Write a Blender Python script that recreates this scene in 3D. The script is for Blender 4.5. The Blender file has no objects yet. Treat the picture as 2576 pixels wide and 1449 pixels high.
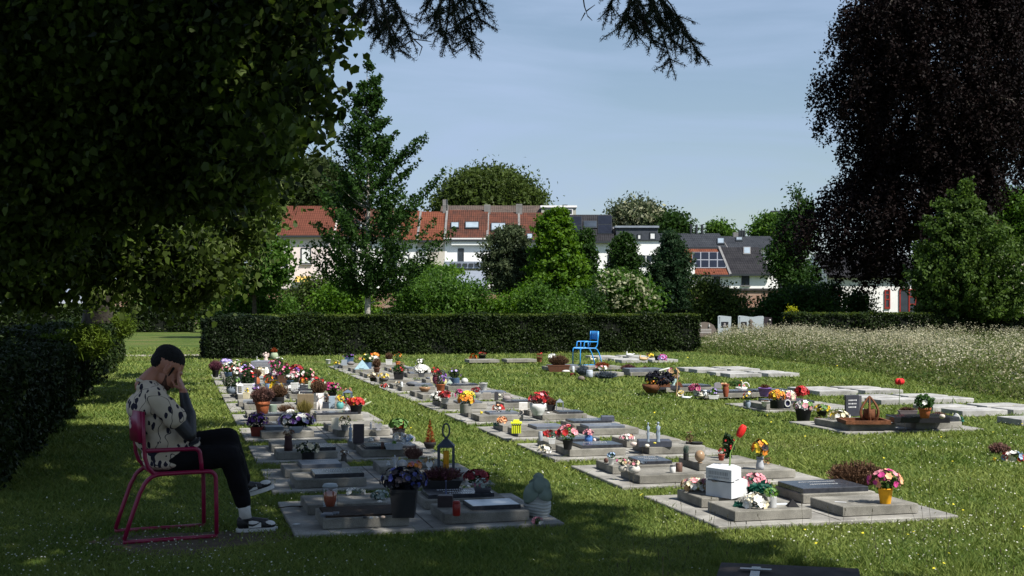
import bpy, math, random
import numpy as np
from mathutils import Vector, Matrix

# ------------------------------------------------------------------ camera, sky, sun
sc = bpy.context.scene
COL = sc.collection
YAW = math.radians(14.5)
F = 3300.0            # focal length, in pixels of a 2576-wide picture
CX, HY, H = 1288.0, 760.0, 1.6
cam = bpy.data.cameras.new('camera'); camo = bpy.data.objects.new('camera', cam); COL.objects.link(camo)
camo.location = (0, 0, H); camo.rotation_euler = (math.pi/2, 0, -YAW)
cam.sensor_width = 36; cam.lens = F/2576*36; cam.shift_y = 35.5/2576
cam.clip_start = .1; cam.clip_end = 3000
sc.camera = camo
SUN_EL, SUN_AZ = math.radians(51), math.radians(144)     # azimuth from +Y towards +X
SUN = np.array([math.sin(SUN_AZ)*math.cos(SUN_EL), math.cos(SUN_AZ)*math.cos(SUN_EL), math.sin(SUN_EL)])
sl = bpy.data.lights.new('sun', 'SUN'); slo = bpy.data.objects.new('sun', sl); COL.objects.link(slo)
sl.energy = 5.0; sl.angle = math.radians(.53); sl.color = (1, .955, .88)
slo.rotation_euler = Vector(SUN).to_track_quat('Z', 'Y').to_euler()
w = bpy.data.worlds.new('World'); sc.world = w; w.use_nodes = True
nt = w.node_tree; nt.nodes.clear()
wo = nt.nodes.new('ShaderNodeOutputWorld'); bg = nt.nodes.new('ShaderNodeBackground')
sky = nt.nodes.new('ShaderNodeTexSky'); sky.sky_type = 'NISHITA'; sky.sun_disc = False
sky.sun_elevation = SUN_EL; sky.sun_rotation = SUN_AZ; sky.air_density = 1.25; sky.dust_density = .15; sky.ozone_density = 3.0; sky.altitude = 300
tc = nt.nodes.new('ShaderNodeTexCoord'); mp = nt.nodes.new('ShaderNodeMapping'); mp.inputs['Scale'].default_value = (1.6, 1.6, 7.0); mp.inputs['Rotation'].default_value = (.5, .25, .3)
nz = nt.nodes.new('ShaderNodeTexNoise'); nz.inputs['Scale'].default_value = 1.9; nz.inputs['Detail'].default_value = 7; nz.inputs['Roughness'].default_value = .52; nz.inputs['Distortion'].default_value = 1.1
cr = nt.nodes.new('ShaderNodeValToRGB'); cr.color_ramp.elements[0].position = .38; cr.color_ramp.elements[0].color = (.32,.32,.32,1); cr.color_ramp.elements[1].position = .66; cr.color_ramp.elements[1].color = (.95,.95,.95,1)
mx = nt.nodes.new('ShaderNodeMixRGB'); mx.inputs['Color2'].default_value = (4.6, 6.0, 8.4, 1)      # thin cirrus veil
nt.links.new(tc.outputs['Generated'], mp.inputs[0]); nt.links.new(mp.outputs[0], nz.inputs['Vector']); nt.links.new(nz.outputs['Fac'], cr.inputs[0])
nt.links.new(cr.outputs[0], mx.inputs['Fac']); nt.links.new(sky.outputs[0], mx.inputs['Color1']); nt.links.new(mx.outputs[0], bg.inputs['Color'])
bg.inputs['Strength'].default_value = .058; nt.links.new(bg.outputs[0], wo.inputs[0])
sc.view_settings.view_transform = 'Standard'; sc.view_settings.look = 'None'; sc.view_settings.exposure = .68; sc.view_settings.gamma = 1
sc.render.engine = 'CYCLES'
sc.cycles.use_denoising = True
sc.cycles.max_bounces = 7; sc.cycles.diffuse_bounces = 1; sc.cycles.glossy_bounces = 2; sc.cycles.transmission_bounces = 4; sc.cycles.transparent_max_bounces = 6

# ------------------------------------------------------------------ places
RIGHT = np.array([math.cos(YAW), -math.sin(YAW), 0]); FWD = np.array([math.sin(YAW), math.cos(YAW), 0])
def CW(x, z, h=0.0):                       # metres right of / ahead of the camera -> world
    p = RIGHT*x + FWD*z; return Vector((p[0], p[1], h))
def D(px, py, Z):                          # a sight line followed for Z metres
    return CW((px-CX)/F*Z, Z, H+(HY-py)/F*Z)
def G(px, py, z=0.0):                      # a sight line followed down to height z
    Z = F*(H-z)/(py-HY); return CW((px-CX)/F*Z, Z, z), Z
S = .6708
ZM = {'A': (750,1280,3.534), 'B': (1400,1320,3.534), 'C': (1900,1520,3.534), 'D': (2500,1450,3.623), 'E': (2000,1240,3.68),
      'F': (2380,1340,3.68), 'G': (3000,1380,3.067), 'H': (1150,1280,3.68), 'I': (760,1300,6.3), 'J': (1080,1340,6.59),
      'K': (880,1480,6.04), 'L': (1240,1540,6.04), 'M': (1400,1700,5.573), 'N': (1720,1440,5.855), 'P': (2380,1700,2.43),
      'Q': (900,1650,3.534), 'R': (1500,1550,2.841), 'T': (2580,1150,4.954)}
def zp(zm, x, y):
    a = ZM[zm]; return (a[0]+x/a[2])*S, (a[1]+y/a[2])*S

# ------------------------------------------------------------------ materials
MATS = {}
def lnk(nt, a, b): nt.links.new(a, b)
def mat(name, col, rough=.8, var=.25, scale=8, bump=.0, bscale=40, spec=.3, metal=0, col2=None, trans=0, coat=0, island=0, speck=0):
    """plain procedural surface: colour mottled by noise, optional bump"""
    if name in MATS: return MATS[name]
    m = bpy.data.materials.new(name); m.use_nodes = True; n = m.node_tree; b = n.nodes['Principled BSDF']
    b.inputs['Roughness'].default_value = rough; b.inputs['Metallic'].default_value = metal
    b.inputs['Specular IOR Level'].default_value = spec
    if coat: b.inputs['Coat Weight'].default_value = coat
    if trans: b.inputs['Transmission Weight'].default_value = trans
    c = n.nodes.new('ShaderNodeTexCoord'); t = n.nodes.new('ShaderNodeTexNoise'); t.inputs['Scale'].default_value = scale; t.inputs['Detail'].default_value = 5
    lnk(n, c.outputs['Object'], t.inputs['Vector'])
    r = n.nodes.new('ShaderNodeValToRGB'); e = r.color_ramp.elements
    e[0].position = .32; e[1].position = .68
    d = col2 if col2 else tuple(min(1, x*(1+var)) for x in col)
    a = col if col2 else tuple(x*(1-var) for x in col)
    e[0].color = (*a, 1); e[1].color = (*d, 1)
    lnk(n, t.outputs['Fac'], r.inputs[0])
    out = r.outputs[0]
    if island:
        g = n.nodes.new('ShaderNodeNewGeometry'); mr = n.nodes.new('ShaderNodeMapRange')
        mr.inputs['To Min'].default_value = 1-island; mr.inputs['To Max'].default_value = 1+island
        lnk(n, g.outputs['Random Per Island'], mr.inputs['Value'])
        mm = n.nodes.new('ShaderNodeVectorMath'); mm.operation = 'SCALE'; lnk(n, out, mm.inputs[0]); lnk(n, mr.outputs[0], mm.inputs['Scale']); out = mm.outputs[0]
    if speck:                                   # fine aggregate grains and broad weather stains
        v = n.nodes.new('ShaderNodeTexNoise'); v.inputs['Scale'].default_value = 170; v.inputs['Detail'].default_value = 2; lnk(n, c.outputs['Object'], v.inputs['Vector'])
        q = n.nodes.new('ShaderNodeMapRange'); q.inputs['From Min'].default_value = .3; q.inputs['From Max'].default_value = .7; q.inputs['To Min'].default_value = 1-speck; q.inputs['To Max'].default_value = 1+speck; lnk(n, v.outputs['Fac'], q.inputs['Value'])
        gm_ = n.nodes.new('ShaderNodeNewGeometry'); v2 = n.nodes.new('ShaderNodeTexNoise'); v2.inputs['Scale'].default_value = 2.3; v2.inputs['Detail'].default_value = 9; v2.inputs['Roughness'].default_value = .7; lnk(n, gm_.outputs['Position'], v2.inputs['Vector'])
        q2 = n.nodes.new('ShaderNodeMapRange'); q2.inputs['From Min'].default_value = .38; q2.inputs['From Max'].default_value = .60; q2.inputs['To Min'].default_value = .62; q2.inputs['To Max'].default_value = 1.08; lnk(n, v2.outputs['Fac'], q2.inputs['Value'])
        pm = n.nodes.new('ShaderNodeMath'); pm.operation = 'MULTIPLY'; lnk(n, q.outputs[0], pm.inputs[0]); lnk(n, q2.outputs[0], pm.inputs[1])
        vs_ = n.nodes.new('ShaderNodeVectorMath'); vs_.operation = 'SCALE'; lnk(n, out, vs_.inputs[0]); lnk(n, pm.outputs[0], vs_.inputs['Scale']); out = vs_.outputs[0]
    lnk(n, out, b.inputs['Base Color'])
    if bump:
        t2 = n.nodes.new('ShaderNodeTexNoise'); t2.inputs['Scale'].default_value = bscale; t2.inputs['Detail'].default_value = 6
        lnk(n, c.outputs['Object'], t2.inputs['Vector'])
        bp = n.nodes.new('ShaderNodeBump'); bp.inputs['Strength'].default_value = bump; bp.inputs['Distance'].default_value = .02
        lnk(n, t2.outputs['Fac'], bp.inputs['Height']); lnk(n, bp.outputs[0], b.inputs['Normal'])
    MATS[name] = m; return m
def leafmat(name, c1, c2, trans=.35, gloss=.5, spec=.12, big=.6):
    """foliage: each leaf its own tint between two greens, drifting slowly through the crown, some light let through"""
    if name in MATS: return MATS[name]
    m = bpy.data.materials.new(name); m.use_nodes = True; n = m.node_tree; b = n.nodes['Principled BSDF']; o = n.nodes['Material Output']
    g = n.nodes.new('ShaderNodeNewGeometry'); c = n.nodes.new('ShaderNodeTexCoord'); t = n.nodes.new('ShaderNodeTexNoise'); t.inputs['Scale'].default_value = big
    lnk(n, c.outputs['Object'], t.inputs['Vector'])
    ma = n.nodes.new('ShaderNodeMath'); ma.operation = 'MULTIPLY_ADD'; ma.inputs[1].default_value = .75
    mb = n.nodes.new('ShaderNodeMath'); mb.operation = 'MULTIPLY_ADD'; mb.inputs[1].default_value = 1.4; mb.inputs[2].default_value = -.6
    lnk(n, t.outputs['Fac'], mb.inputs[0]); lnk(n, g.outputs['Random Per Island'], ma.inputs[0]); lnk(n, mb.outputs[0], ma.inputs[2])
    r = n.nodes.new('ShaderNodeValToRGB'); e = r.color_ramp.elements; e[0].color = (*c1, 1); e[1].color = (*c2, 1)
    lnk(n, ma.outputs[0], r.inputs[0]); lnk(n, r.outputs[0], b.inputs['Base Color'])
    b.inputs['Roughness'].default_value = gloss; b.inputs['Specular IOR Level'].default_value = spec
    if trans:
        tr = n.nodes.new('ShaderNodeBsdfTranslucent'); mi = n.nodes.new('ShaderNodeMixShader'); mi.inputs[0].default_value = trans
        hs = n.nodes.new('ShaderNodeHueSaturation'); hs.inputs['Value'].default_value = 1.35; hs.inputs['Saturation'].default_value = 1.1
        lnk(n, r.outputs[0], hs.inputs['Color']); lnk(n, hs.outputs[0], tr.inputs[0])
        lnk(n, b.outputs[0], mi.inputs[1]); lnk(n, tr.outputs[0], mi.inputs[2]); lnk(n, mi.outputs[0], o.inputs[0])
    MATS[name] = m; return m
def flat(col, rough=.7, var=.12, **k):
    nm = 'tone_%02x%02x%02x_%d' % (*(int(255*min(1, x)) for x in col), int(rough*10))
    return mat(nm + ('m' if k.get('metal') else '') + ('t' if k.get('trans') else ''), col, rough, var, 25, **k)

# ------------------------------------------------------------------ mesh building
class MB:
    def __init__(s): s.v = []; s.f = []; s.m = []; s.mi = 0; s.sm = []; s.smooth = False
    def add(s, vs, fs):
        o = len(s.v); s.v += [tuple(v) for v in vs]; s.f += [tuple(i+o for i in f) for f in fs]; s.m += [s.mi]*len(fs); s.sm += [s.smooth]*len(fs)
    def box(s, x0, x1, y0, y1, z0, z1, top=1.0, c=0.0, rot=0, skew=(0, 0)):
        """box; top<1 tapers, c chamfers the upper edges"""
        cx, cy = (x0+x1)/2, (y0+y1)/2; L = []
        lv = [(z0, 1, 0), (z1-c, top, 0)] + ([(z1, top, c)] if c else [])
        for z, t, i in lv:
            for ax, ay in ((x0, y0), (x1, y0), (x1, y1), (x0, y1)):
                dx, dy = (ax-cx)*t, (ay-cy)*t
                dx -= math.copysign(i, dx); dy -= math.copysign(i, dy)
                k = (z-z0)/(z1-z0) if z1 != z0 else 0
                xx, yy = dx*math.cos(rot)-dy*math.sin(rot), dx*math.sin(rot)+dy*math.cos(rot)
                L.append((cx+xx+skew[0]*k, cy+yy+skew[1]*k, z))
        n = len(lv); fs = [(3, 2, 1, 0), tuple(range(4*(n-1), 4*n))]
        for j in range(n-1):
            for i in range(4): fs.append((4*j+i, 4*j+(i+1) % 4, 4*j+4+(i+1) % 4, 4*j+4+i))
        s.add(L, fs)
    def lathe(s, prof, n=14, c=(0, 0, 0), sx=1, sy=1, cap=True, square=0):
        L = []; fs = []
        for r, z in prof:
            for i in range(n):
                a = 2*math.pi*(i+.5)/n
                L.append((c[0]+r*math.cos(a)*sx, c[1]+r*math.sin(a)*sy, c[2]+z))
        m = len(prof)
        for j in range(m-1):
            for i in range(n): fs.append((j*n+i, j*n+(i+1) % n, (j+1)*n+(i+1) % n, (j+1)*n+i))
        if cap:
            fs.append(tuple(reversed(range(n)))); fs.append(tuple(range((m-1)*n, m*n)))
        s.add(L, fs)
    def tube(s, pts, r, n=8, r2=None, cap=True):
        pts = [Vector(p) for p in pts]; L = []; fs = []; m = len(pts); up = Vector((0, 0, 1))
        rr = r if isinstance(r, (list, tuple)) else [r+(r2-r)*i/(m-1) if r2 is not None else r for i in range(m)]
        pu = None
        for i, p in enumerate(pts):
            t = (pts[min(i+1, m-1)]-pts[max(i-1, 0)]).normalized()
            u = pu if pu is not None else (Vector((1, 0, 0)) if abs(t.x) < .9 else Vector((0, 1, 0)))
            u = (u-t*u.dot(t)).normalized(); v = t.cross(u); pu = u
            for k in range(n):
                a = 2*math.pi*k/n; L.append(p+(u*math.cos(a)+v*math.sin(a))*rr[i])
        for j in range(m-1):
            for k in range(n): fs.append((j*n+k, j*n+(k+1) % n, (j+1)*n+(k+1) % n, (j+1)*n+k))
        if cap: fs.append(tuple(reversed(range(n)))); fs.append(tuple(range((m-1)*n, m*n)))
        s.add(L, fs)
    def ell(s, c, r, n=12, m=8, rot=None):
        L = []; fs = []; r = r if isinstance(r, (tuple, list)) else (r, r, r); M = rot or Matrix.Identity(3)
        for j in range(1, m):
            ph = math.pi*j/m
            for i in range(n):
                a = 2*math.pi*i/n; L.append(Vector(c)+M@Vector((r[0]*math.sin(ph)*math.cos(a), r[1]*math.sin(ph)*math.sin(a), r[2]*math.cos(ph))))
        t = len(L); L.append(Vector(c)+M@Vector((0, 0, r[2]))); L.append(Vector(c)+M@Vector((0, 0, -r[2])))
        for j in range(m-2):
            for i in range(n): fs.append((j*n+i, (j+1)*n+i, (j+1)*n+(i+1) % n, j*n+(i+1) % n))
        for i in range(n):
            fs.append((t, i, (i+1) % n)); fs.append((t+1, (m-2)*n+(i+1) % n, (m-2)*n+i))
        s.add(L, fs)
    def cap(s, a, b, ra, rb, n=10):
        """tapered limb with round ends"""
        a, b = Vector(a), Vector(b); d = (b-a); t = d.normalized(); pts = []; rs = []
        for k in (0, 1, 2, 3): an = math.pi/2*k/3; pts.append(a-t*ra*math.cos(an)); rs.append(max(ra*math.sin(an), .001))
        for k in (3, 2, 1, 0): an = math.pi/2*k/3; pts.append(b+t*rb*math.cos(an)); rs.append(max(rb*math.sin(an), .001))
        s.tube(pts, rs, n)
    def build(s, name, mats, parent=None, loc=None, mods=()):
        me = bpy.data.meshes.new(name); me.from_pydata([tuple(v) for v in s.v], [], s.f)
        for m in (mats if isinstance(mats, (list, tuple)) else [mats]): me.materials.append(m)
        me.polygons.foreach_set('material_index', s.m); me.polygons.foreach_set('use_smooth', s.sm)
        o = bpy.data.objects.new(name, me); COL.objects.link(o)
        if parent: o.parent = parent
        if loc is not None: o.location = loc
        for md in mods:
            q = o.modifiers.new(md[0], md[1])
            for k, v in md[2].items(): setattr(q, k, v)
        return o
def tag(o, label, cat, group=None, kind=None):
    if label: o['label'] = label
    if cat: o['category'] = cat
    if group: o['group'] = group
    if kind: o['kind'] = kind
    return o
def empty(name, loc, label, cat, group=None, rz=-YAW):
    o = bpy.data.objects.new(name, None); COL.objects.link(o); o.location = loc; o.rotation_euler = (0, 0, rz); o.empty_display_size = .1
    return tag(o, label, cat, group)
def structure(o): o['kind'] = 'structure'; return o
def polymesh(name, V, nv, mats, parent=None, mi=None):
    """V: (N, nv, 3) separate faces"""
    V = np.asarray(V, np.float32); N = len(V); me = bpy.data.meshes.new(name)
    me.vertices.add(N*nv); me.vertices.foreach_set('co', V.reshape(-1)); me.loops.add(N*nv)
    me.loops.foreach_set('vertex_index', np.arange(N*nv, dtype=np.int32)); me.polygons.add(N)
    me.polygons.foreach_set('loop_start', np.arange(0, N*nv, nv, dtype=np.int32))
    for m in (mats if isinstance(mats, (list, tuple)) else [mats]): me.materials.append(m)
    if mi is not None: me.polygons.foreach_set('material_index', np.asarray(mi, np.int32))
    me.update(calc_edges=True)
    o = bpy.data.objects.new(name, me); COL.objects.link(o)
    if parent: o.parent = parent
    return o
R = np.random.default_rng(7)
def unit(n, rng=R):
    v = rng.normal(size=(n, 3)); return v/np.linalg.norm(v, axis=1, keepdims=True)
def leafquads(C, size, rng=R, up=.0, wide=.55, out=None, outw=0.0, jit=.35, droop=0.0):
    """one pointed leaf (rhombus) per centre"""
    n = len(C); a = unit(n, rng); a[:, 2] -= droop; nrm = unit(n, rng)
    nrm[:, 2] += up
    if out is not None: nrm += out*outw
    nrm /= np.linalg.norm(nrm, axis=1, keepdims=True)
    a -= nrm*(a*nrm).sum(1, keepdims=True); a /= np.linalg.norm(a, axis=1, keepdims=True)+1e-9
    b = np.cross(nrm, a); s = (size*(1+jit*rng.uniform(-1, 1, n)))[:, None]
    return np.stack([C-a*s*.55, C+b*s*wide*.5-a*s*.08+nrm*s*.08, C+a*s*.55, C-b*s*wide*.5-a*s*.08+nrm*s*.08], 1)

def heartleaves(C, size, rng=R, up=.3, droop=.9, jit=.35):
    """broad folded leaf with pointed tip, six corners"""
    n = len(C); a = unit(n, rng); a[:, 2] -= droop; nrm = unit(n, rng); nrm[:, 2] += up; nrm /= np.linalg.norm(nrm, axis=1, keepdims=True)
    a -= nrm*(a*nrm).sum(1, keepdims=True); a /= np.linalg.norm(a, axis=1, keepdims=True)+1e-9; b = np.cross(nrm, a); s = (size*(1+jit*rng.uniform(-1, 1, n)))[:, None]
    return np.stack([C-a*s*.42, C-a*s*.45+b*s*.26+nrm*s*.04, C-a*s*.05+b*s*.42+nrm*s*.09, C+a*s*.58-nrm*s*.04, C-a*s*.05-b*s*.42+nrm*s*.09, C-a*s*.45-b*s*.26+nrm*s*.04], 1)
# ------------------------------------------------------------------ ground
def gnoise_mat():
    m = bpy.data.materials.new('turf_soil'); m.use_nodes = True; n = m.node_tree; b = n.nodes['Principled BSDF']; b.inputs['Roughness'].default_value = .95; b.inputs['Specular IOR Level'].default_value = .1
    c = n.nodes.new('ShaderNodeTexCoord'); t = n.nodes.new('ShaderNodeTexNoise'); t.inputs['Scale'].default_value = .55; t.inputs['Detail'].default_value = 8; lnk(n, c.outputs['Object'], t.inputs['Vector'])
    t2 = n.nodes.new('ShaderNodeTexNoise'); t2.inputs['Scale'].default_value = 38; t2.inputs['Detail'].default_value = 5; lnk(n, c.outputs['Object'], t2.inputs['Vector'])
    r = n.nodes.new('ShaderNodeValToRGB'); e = r.color_ramp.elements; e[0].position = .36; e[0].color = (.050, .085, .016, 1); e[1].position = .72; e[1].color = (.125, .120, .045, 1)
    k = e.new(.52); k.color = (.080, .110, .026, 1)
    r2 = n.nodes.new('ShaderNodeValToRGB'); f = r2.color_ramp.elements; f[0].position = .33; f[0].color = (.4, .4, .4, 1); f[1].position = .7; f[1].color = (1.5, 1.5, 1.4, 1)
    mu = n.nodes.new('ShaderNodeMixRGB'); mu.blend_type = 'MULTIPLY'; mu.inputs[0].default_value = 1
    lnk(n, t.outputs['Fac'], r.inputs[0]); lnk(n, t2.outputs['Fac'], r2.inputs[0]); lnk(n, r.outputs[0], mu.inputs[1]); lnk(n, r2.outputs[0], mu.inputs[2]); lnk(n, mu.outputs[0], b.inputs['Base Color'])
    bp = n.nodes.new('ShaderNodeBump'); bp.inputs['Strength'].default_value = .7; bp.inputs['Distance'].default_value = .03; lnk(n, t2.outputs['Fac'], bp.inputs['Height']); lnk(n, bp.outputs[0], b.inputs['Normal'])
    return m
mb = MB(); mb.add([(-900, -60, 0), (900, -60, 0), (900, 1500, 0), (-900, 1500, 0)], [(0, 1, 2, 3)])
structure(mb.build('ground', gnoise_mat()))
gravel = mat('gravel', (.30, .27, .22), .95, .35, 60, bump=.5, bscale=90)
mb = MB(); mb.add([(-3.5, 40.2, .004), (.9, 40.2, .004), (.9, 41.3, .004), (-3.5, 41.3, .004)], [(0, 1, 2, 3)])
structure(mb.build('gravel_path', gravel))
# bare trodden earth under the pink chair
earth = mat('trodden_earth', (.085, .062, .040), .95, .3, 14, bump=.5, bscale=60)
mb = MB(); pts = []
for i in range(26):
    a = 2*math.pi*i/26; r = 1+.22*math.sin(3*a+1)+.12*math.sin(7*a)
    pts.append((.12+.66*r*math.cos(a), 9.02+.42*r*math.sin(a), .004))
mb.add(pts, [tuple(range(26))]); structure(mb.build('bare_earth_patch', earth))

# ------------------------------------------------------------------ foliage
def clumps(lobes, n, rng, inner=.72, flat=1.0, power=1.0):
    """clump centres spread over the outer part of ellipsoid lobes [(centre, (rx,ry,rz))], and their outward directions"""
    w = np.array([l[1][0]*l[1][2]+l[1][1]*l[1][2] for l in lobes]); w = w/w.sum(); k = rng.choice(len(lobes), n, p=w)
    c = np.array([list(l[0]) for l in lobes])[k]; r = np.array([l[1] for l in lobes])[k]
    d = unit(n, rng); q = (inner**3+(1-inner**3)*rng.uniform(0, 1, n))**(1/3)
    q *= 1+.06*rng.normal(size=n)
    return c+d*r*q[:, None], d
def foliage(name, lobes, nclump, per, rad, leaf, material, parent, seed=1, inner=.6, up=.15, vstretch=1.0, droop=0.0, wide=.55, zmin=None, outw=.5):
    rng = np.random.default_rng(seed); c, d = clumps(lobes, nclump, rng, inner)
    rr = rad*rng.uniform(.55, 1.35, nclump)
    P = np.repeat(c, per, 0)+rng.normal(size=(nclump*per, 3))*np.repeat(rr, per)[:, None]*np.array([.6, .6, .45*vstretch])
    O = np.repeat(d, per, 0)
    if zmin is not None: k = P[:, 2] > zmin; P, O = P[k], O[k]
    return polymesh(name, leafquads(P, leaf, rng, up, wide, O, outw, droop=droop), 4, material, parent)
def lobesD(L, Z, dz=1.0):
    """lobes given as (px, py, rx, ry[, dZ]) seen on the picture, at distance Z"""
    o = []
    for l in L:
        z = Z+(l[4] if len(l) > 4 else 0); s = z/F
        o.append((D(l[0], l[1], z), (l[2]*s, l[2]*s*dz, l[3]*s)))
    return o
bark = mat('bark', (.060, .050, .040), .95, .35, 9, bump=.8, bscale=22)
birch = mat('pale_bark', (.30, .28, .25), .9, .35, 12, bump=.5)
def trunk(base, top, r0, lobes, parent, nl=6, seed=0, material=None):
    rg = random.Random(seed); m = MB(); m.smooth = True; b = Vector((0, 0, 0)); t = Vector(top)-Vector(base)
    pts = [b+t*(i/6)+Vector((rg.uniform(-1, 1), rg.uniform(-1, 1), 0))*r0*.35*(i > 0) for i in range(7)]
    m.tube(pts, [r0*1.35, r0, r0*.9, r0*.78, r0*.62, r0*.45, r0*.28], 10)
    for i in range(nl):
        l = lobes[i % len(lobes)]; c = Vector(l[0])-Vector(base)+Vector((rg.uniform(-1, 1)*l[1][0], rg.uniform(-1, 1)*l[1][1], rg.uniform(-.5, .8)*l[1][2]))*.6
        k = rg.uniform(.3, .85); s = b+t*k; mid = s.lerp(c, .5)+Vector((0, 0, (c-s).length*.10)); m.tube([s, s.lerp(mid, .5)+Vector((0, 0, .03)), mid, c], [r0*.38*(1.1-k*.6), r0*.28, r0*.18, r0*.06], 6)
    return m.build('trunk', material or bark, parent)
def tree(name, label, cat, bx, Z, L, n, per, rad, leaf, material, r0=.16, top=None, seed=1, group=None, dz=1.0, inner=.5, nl=8, tm=None, base=None, **k):
    lob = lobesD(L, Z, dz); b = base or CW((bx-CX)/F*Z, Z); o = empty(name, b, label, cat, group, 0)
    tp = D(bx if top is None else top[0], (min(l[1]-l[3]*.3 for l in L) if top is None else top[1]), Z)
    trunk(b, tp, r0, lob, o, nl, seed, tm)
    loc = [(Vector(l[0])-b, l[1]) for l in lob]
    foliage('crown', loc, n, per, rad, leaf, material, o, seed, inner, **k); return o
def btree(name, label, cat, bx, Z, prof, ybase, nb, per, rad, leaf, material, r0=.14, seed=1, sweep=.7, group=None, tm=None, wide=.6, rlo=.35, extra=(), vs=1.0, droop=0.0, lean=0, outw=.15):
    """tree grown limb by limb: prof = [(py, half width left, half width right)] from the top down, in picture units at distance Z"""
    rng = np.random.default_rng(seed); s = Z/F; b = CW((bx-CX)*s, Z); o = empty(name, b, label, cat, group, 0)
    ys = np.array([p[0] for p in prof], float); L = np.array([p[1] for p in prof], float); Rr_ = np.array([p[2] for p in prof], float)
    yy = rng.uniform(ys[0], ys[-1], nb*4); wd = np.interp(yy, ys, L+Rr_); keep = rng.uniform(size=len(yy)) < (wd/wd.max())**1.0+.04; yy = yy[keep][:nb]; n = len(yy)
    ph = rng.uniform(0, 6.283, n); rf = rng.uniform(rlo, 1.05, n)**.8; c, d = np.cos(ph), np.sin(ph)
    hw = np.where(c > 0, np.interp(yy, ys, Rr_), np.interp(yy, ys, L)); hw = hw*1.16; X = c*rf*hw; Dp = d*rf*np.minimum(hw, (np.interp(yy, ys, L)+np.interp(yy, ys, Rr_))/2)*.9
    if len(extra):
        E_ = np.array(extra, float); X = np.append(X, E_[:, 0]-bx); yy = np.append(yy, E_[:, 1]); Dp = np.append(Dp, rng.uniform(-10, 10, len(E_)))
    ln = np.hypot(X, Dp); y0 = yy+sweep*ln
    if sweep > 0: y0 = np.minimum(y0, ybase-8)
    n = len(yy); t = rng.uniform(.30, 1.0, (n, per))**.75
    def pt(t, X, Dp, yy, y0):
        q = 1-(1-t)**1.6 if sweep > 0 else t**1.5                  # limbs bend upward (or hang) towards the tip
        return X*(t if sweep > 0 else 1-(1-t)**2), Dp*(t if sweep > 0 else 1-(1-t)**2), y0+(yy-y0)*(t**1.5 if sweep > 0 else t**2)
    x, dp, y = pt(t, X[:, None], Dp[:, None], yy[:, None], y0[:, None])
    P = RIGHT*((x+lean*(ybase-y)/300.)*s).reshape(-1, 1)+FWD*(dp*s).reshape(-1, 1); P[:, 2] = (H+(HY-y)*s).reshape(-1)
    rr = (rad*(1.15-.6*t)).reshape(-1, 1); P += rng.normal(size=P.shape)*rr*np.array([.5, .5, .42*vs]); P = P[P[:, 2] > .03]
    Nn = P*np.array([1, 1, .0]); Nn /= np.linalg.norm(Nn, axis=1, keepdims=True)+1e-6
    polymesh('crown', leafquads(P, leaf, rng, .25, wide, Nn, outw, droop=droop), 4, material, o)
    m = MB(); m.smooth = True; top = H+(HY-(ys[0]+20))*s; k = 8; m.tube([(rng.normal()*.04*i/k, rng.normal()*.04*i/k, top*i/k) for i in range(k+1)], [r0*1.3]+[r0*(1-.93*i/k) for i in range(1, k+1)], 9)
    idx = rng.choice(n, min(n, 46), replace=False)
    for i in idx:
        pts = []
        for t_ in (0, .3, .6, .92):
            a_, b_, c_ = pt(t_, X[i], Dp[i], yy[i], y0[i]); q = RIGHT*a_*s+FWD*b_*s; pts.append((q[0], q[1], max(.2, H+(HY-c_)*s)))
        m.tube(pts, [r0*.26, r0*.18, r0*.11, r0*.03], 5)
    m.build('trunk', tm or bark, o); return o
g_dark = leafmat('dark_green_leaves', (.012, .030, .007), (.035, .075, .014))
g_horn = leafmat('hornbeam_leaves', (.012, .032, .008), (.044, .092, .018), gloss=.5)
g_mid = leafmat('mid_green_leaves', (.026, .066, .010), (.085, .160, .024))
g_lime = leafmat('lime_green_leaves', (.040, .095, .010), (.105, .190, .018))
g_olive = leafmat('olive_leaves', (.030, .048, .012), (.080, .115, .026))
g_grey = leafmat('grey_green_leaves', (.035, .050, .025), (.090, .115, .055))
g_linden = leafmat('linden_leaves', (.003, .008, .002), (.088, .130, .024), trans=.45, gloss=.5, spec=.12)  # tints spread from near black to bright, painting in sunlit and shaded leaves
g_beech = leafmat('copper_beech_leaves', (.0035, .0025, .0025), (.011, .006, .0058), trans=.12, gloss=.6, spec=.07)
g_yew = leafmat('yew_needles', (.006, .013, .003), (.022, .038, .007), trans=.12, big=1.3)
g_yew_tip = leafmat('yew_young_tips', (.05, .085, .010), (.115, .165, .022), trans=.3)
g_conif = leafmat('conifer_needles', (.006, .014, .006), (.016, .032, .013), trans=.05)
g_flower = leafmat('elder_flowers', (.25, .27, .15), (.45, .44, .30))
g_gold = leafmat('golden_conifer', (.20, .22, .01), (.38, .38, .02))

# far trees beyond the houses
tree('broad_tree', 'wide dome-shaped olive green tree rising behind the red tiled roofs', 'tree', 1225, 150, [(1215,500,95,62),(1285,505,70,55),(1160,520,65,40),(1240,475,60,45),(1325,525,35,35),(1190,480,50,40)], 2000, 24, 1.3, .42, g_olive, .5, seed=3, inner=.75, group='trees beyond the houses')
tree('broad_tree', 'dark rounded tree far behind the red roof at the left, beside the slender tree', 'tree', 780, 150, [(770,480,95,70),(845,500,60,50),(720,500,60,60),(790,440,50,35)], 2000, 24, 1.3, .42, leafmat('far_dark_leaves', (.020,.034,.010), (.050,.070,.020)), .5, seed=4, inner=.7, group='trees beyond the houses')
o = tree('chestnut_tree', 'pale green blossoming round tree behind the dark flat dormer house', 'tree', 1605, 140, [(1605,560,52,46),(1580,550,32,28),(1635,570,40,40)], 900, 24, 1.1, .36, g_grey, .4, seed=5, inner=.7, group='trees beyond the houses')
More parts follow.
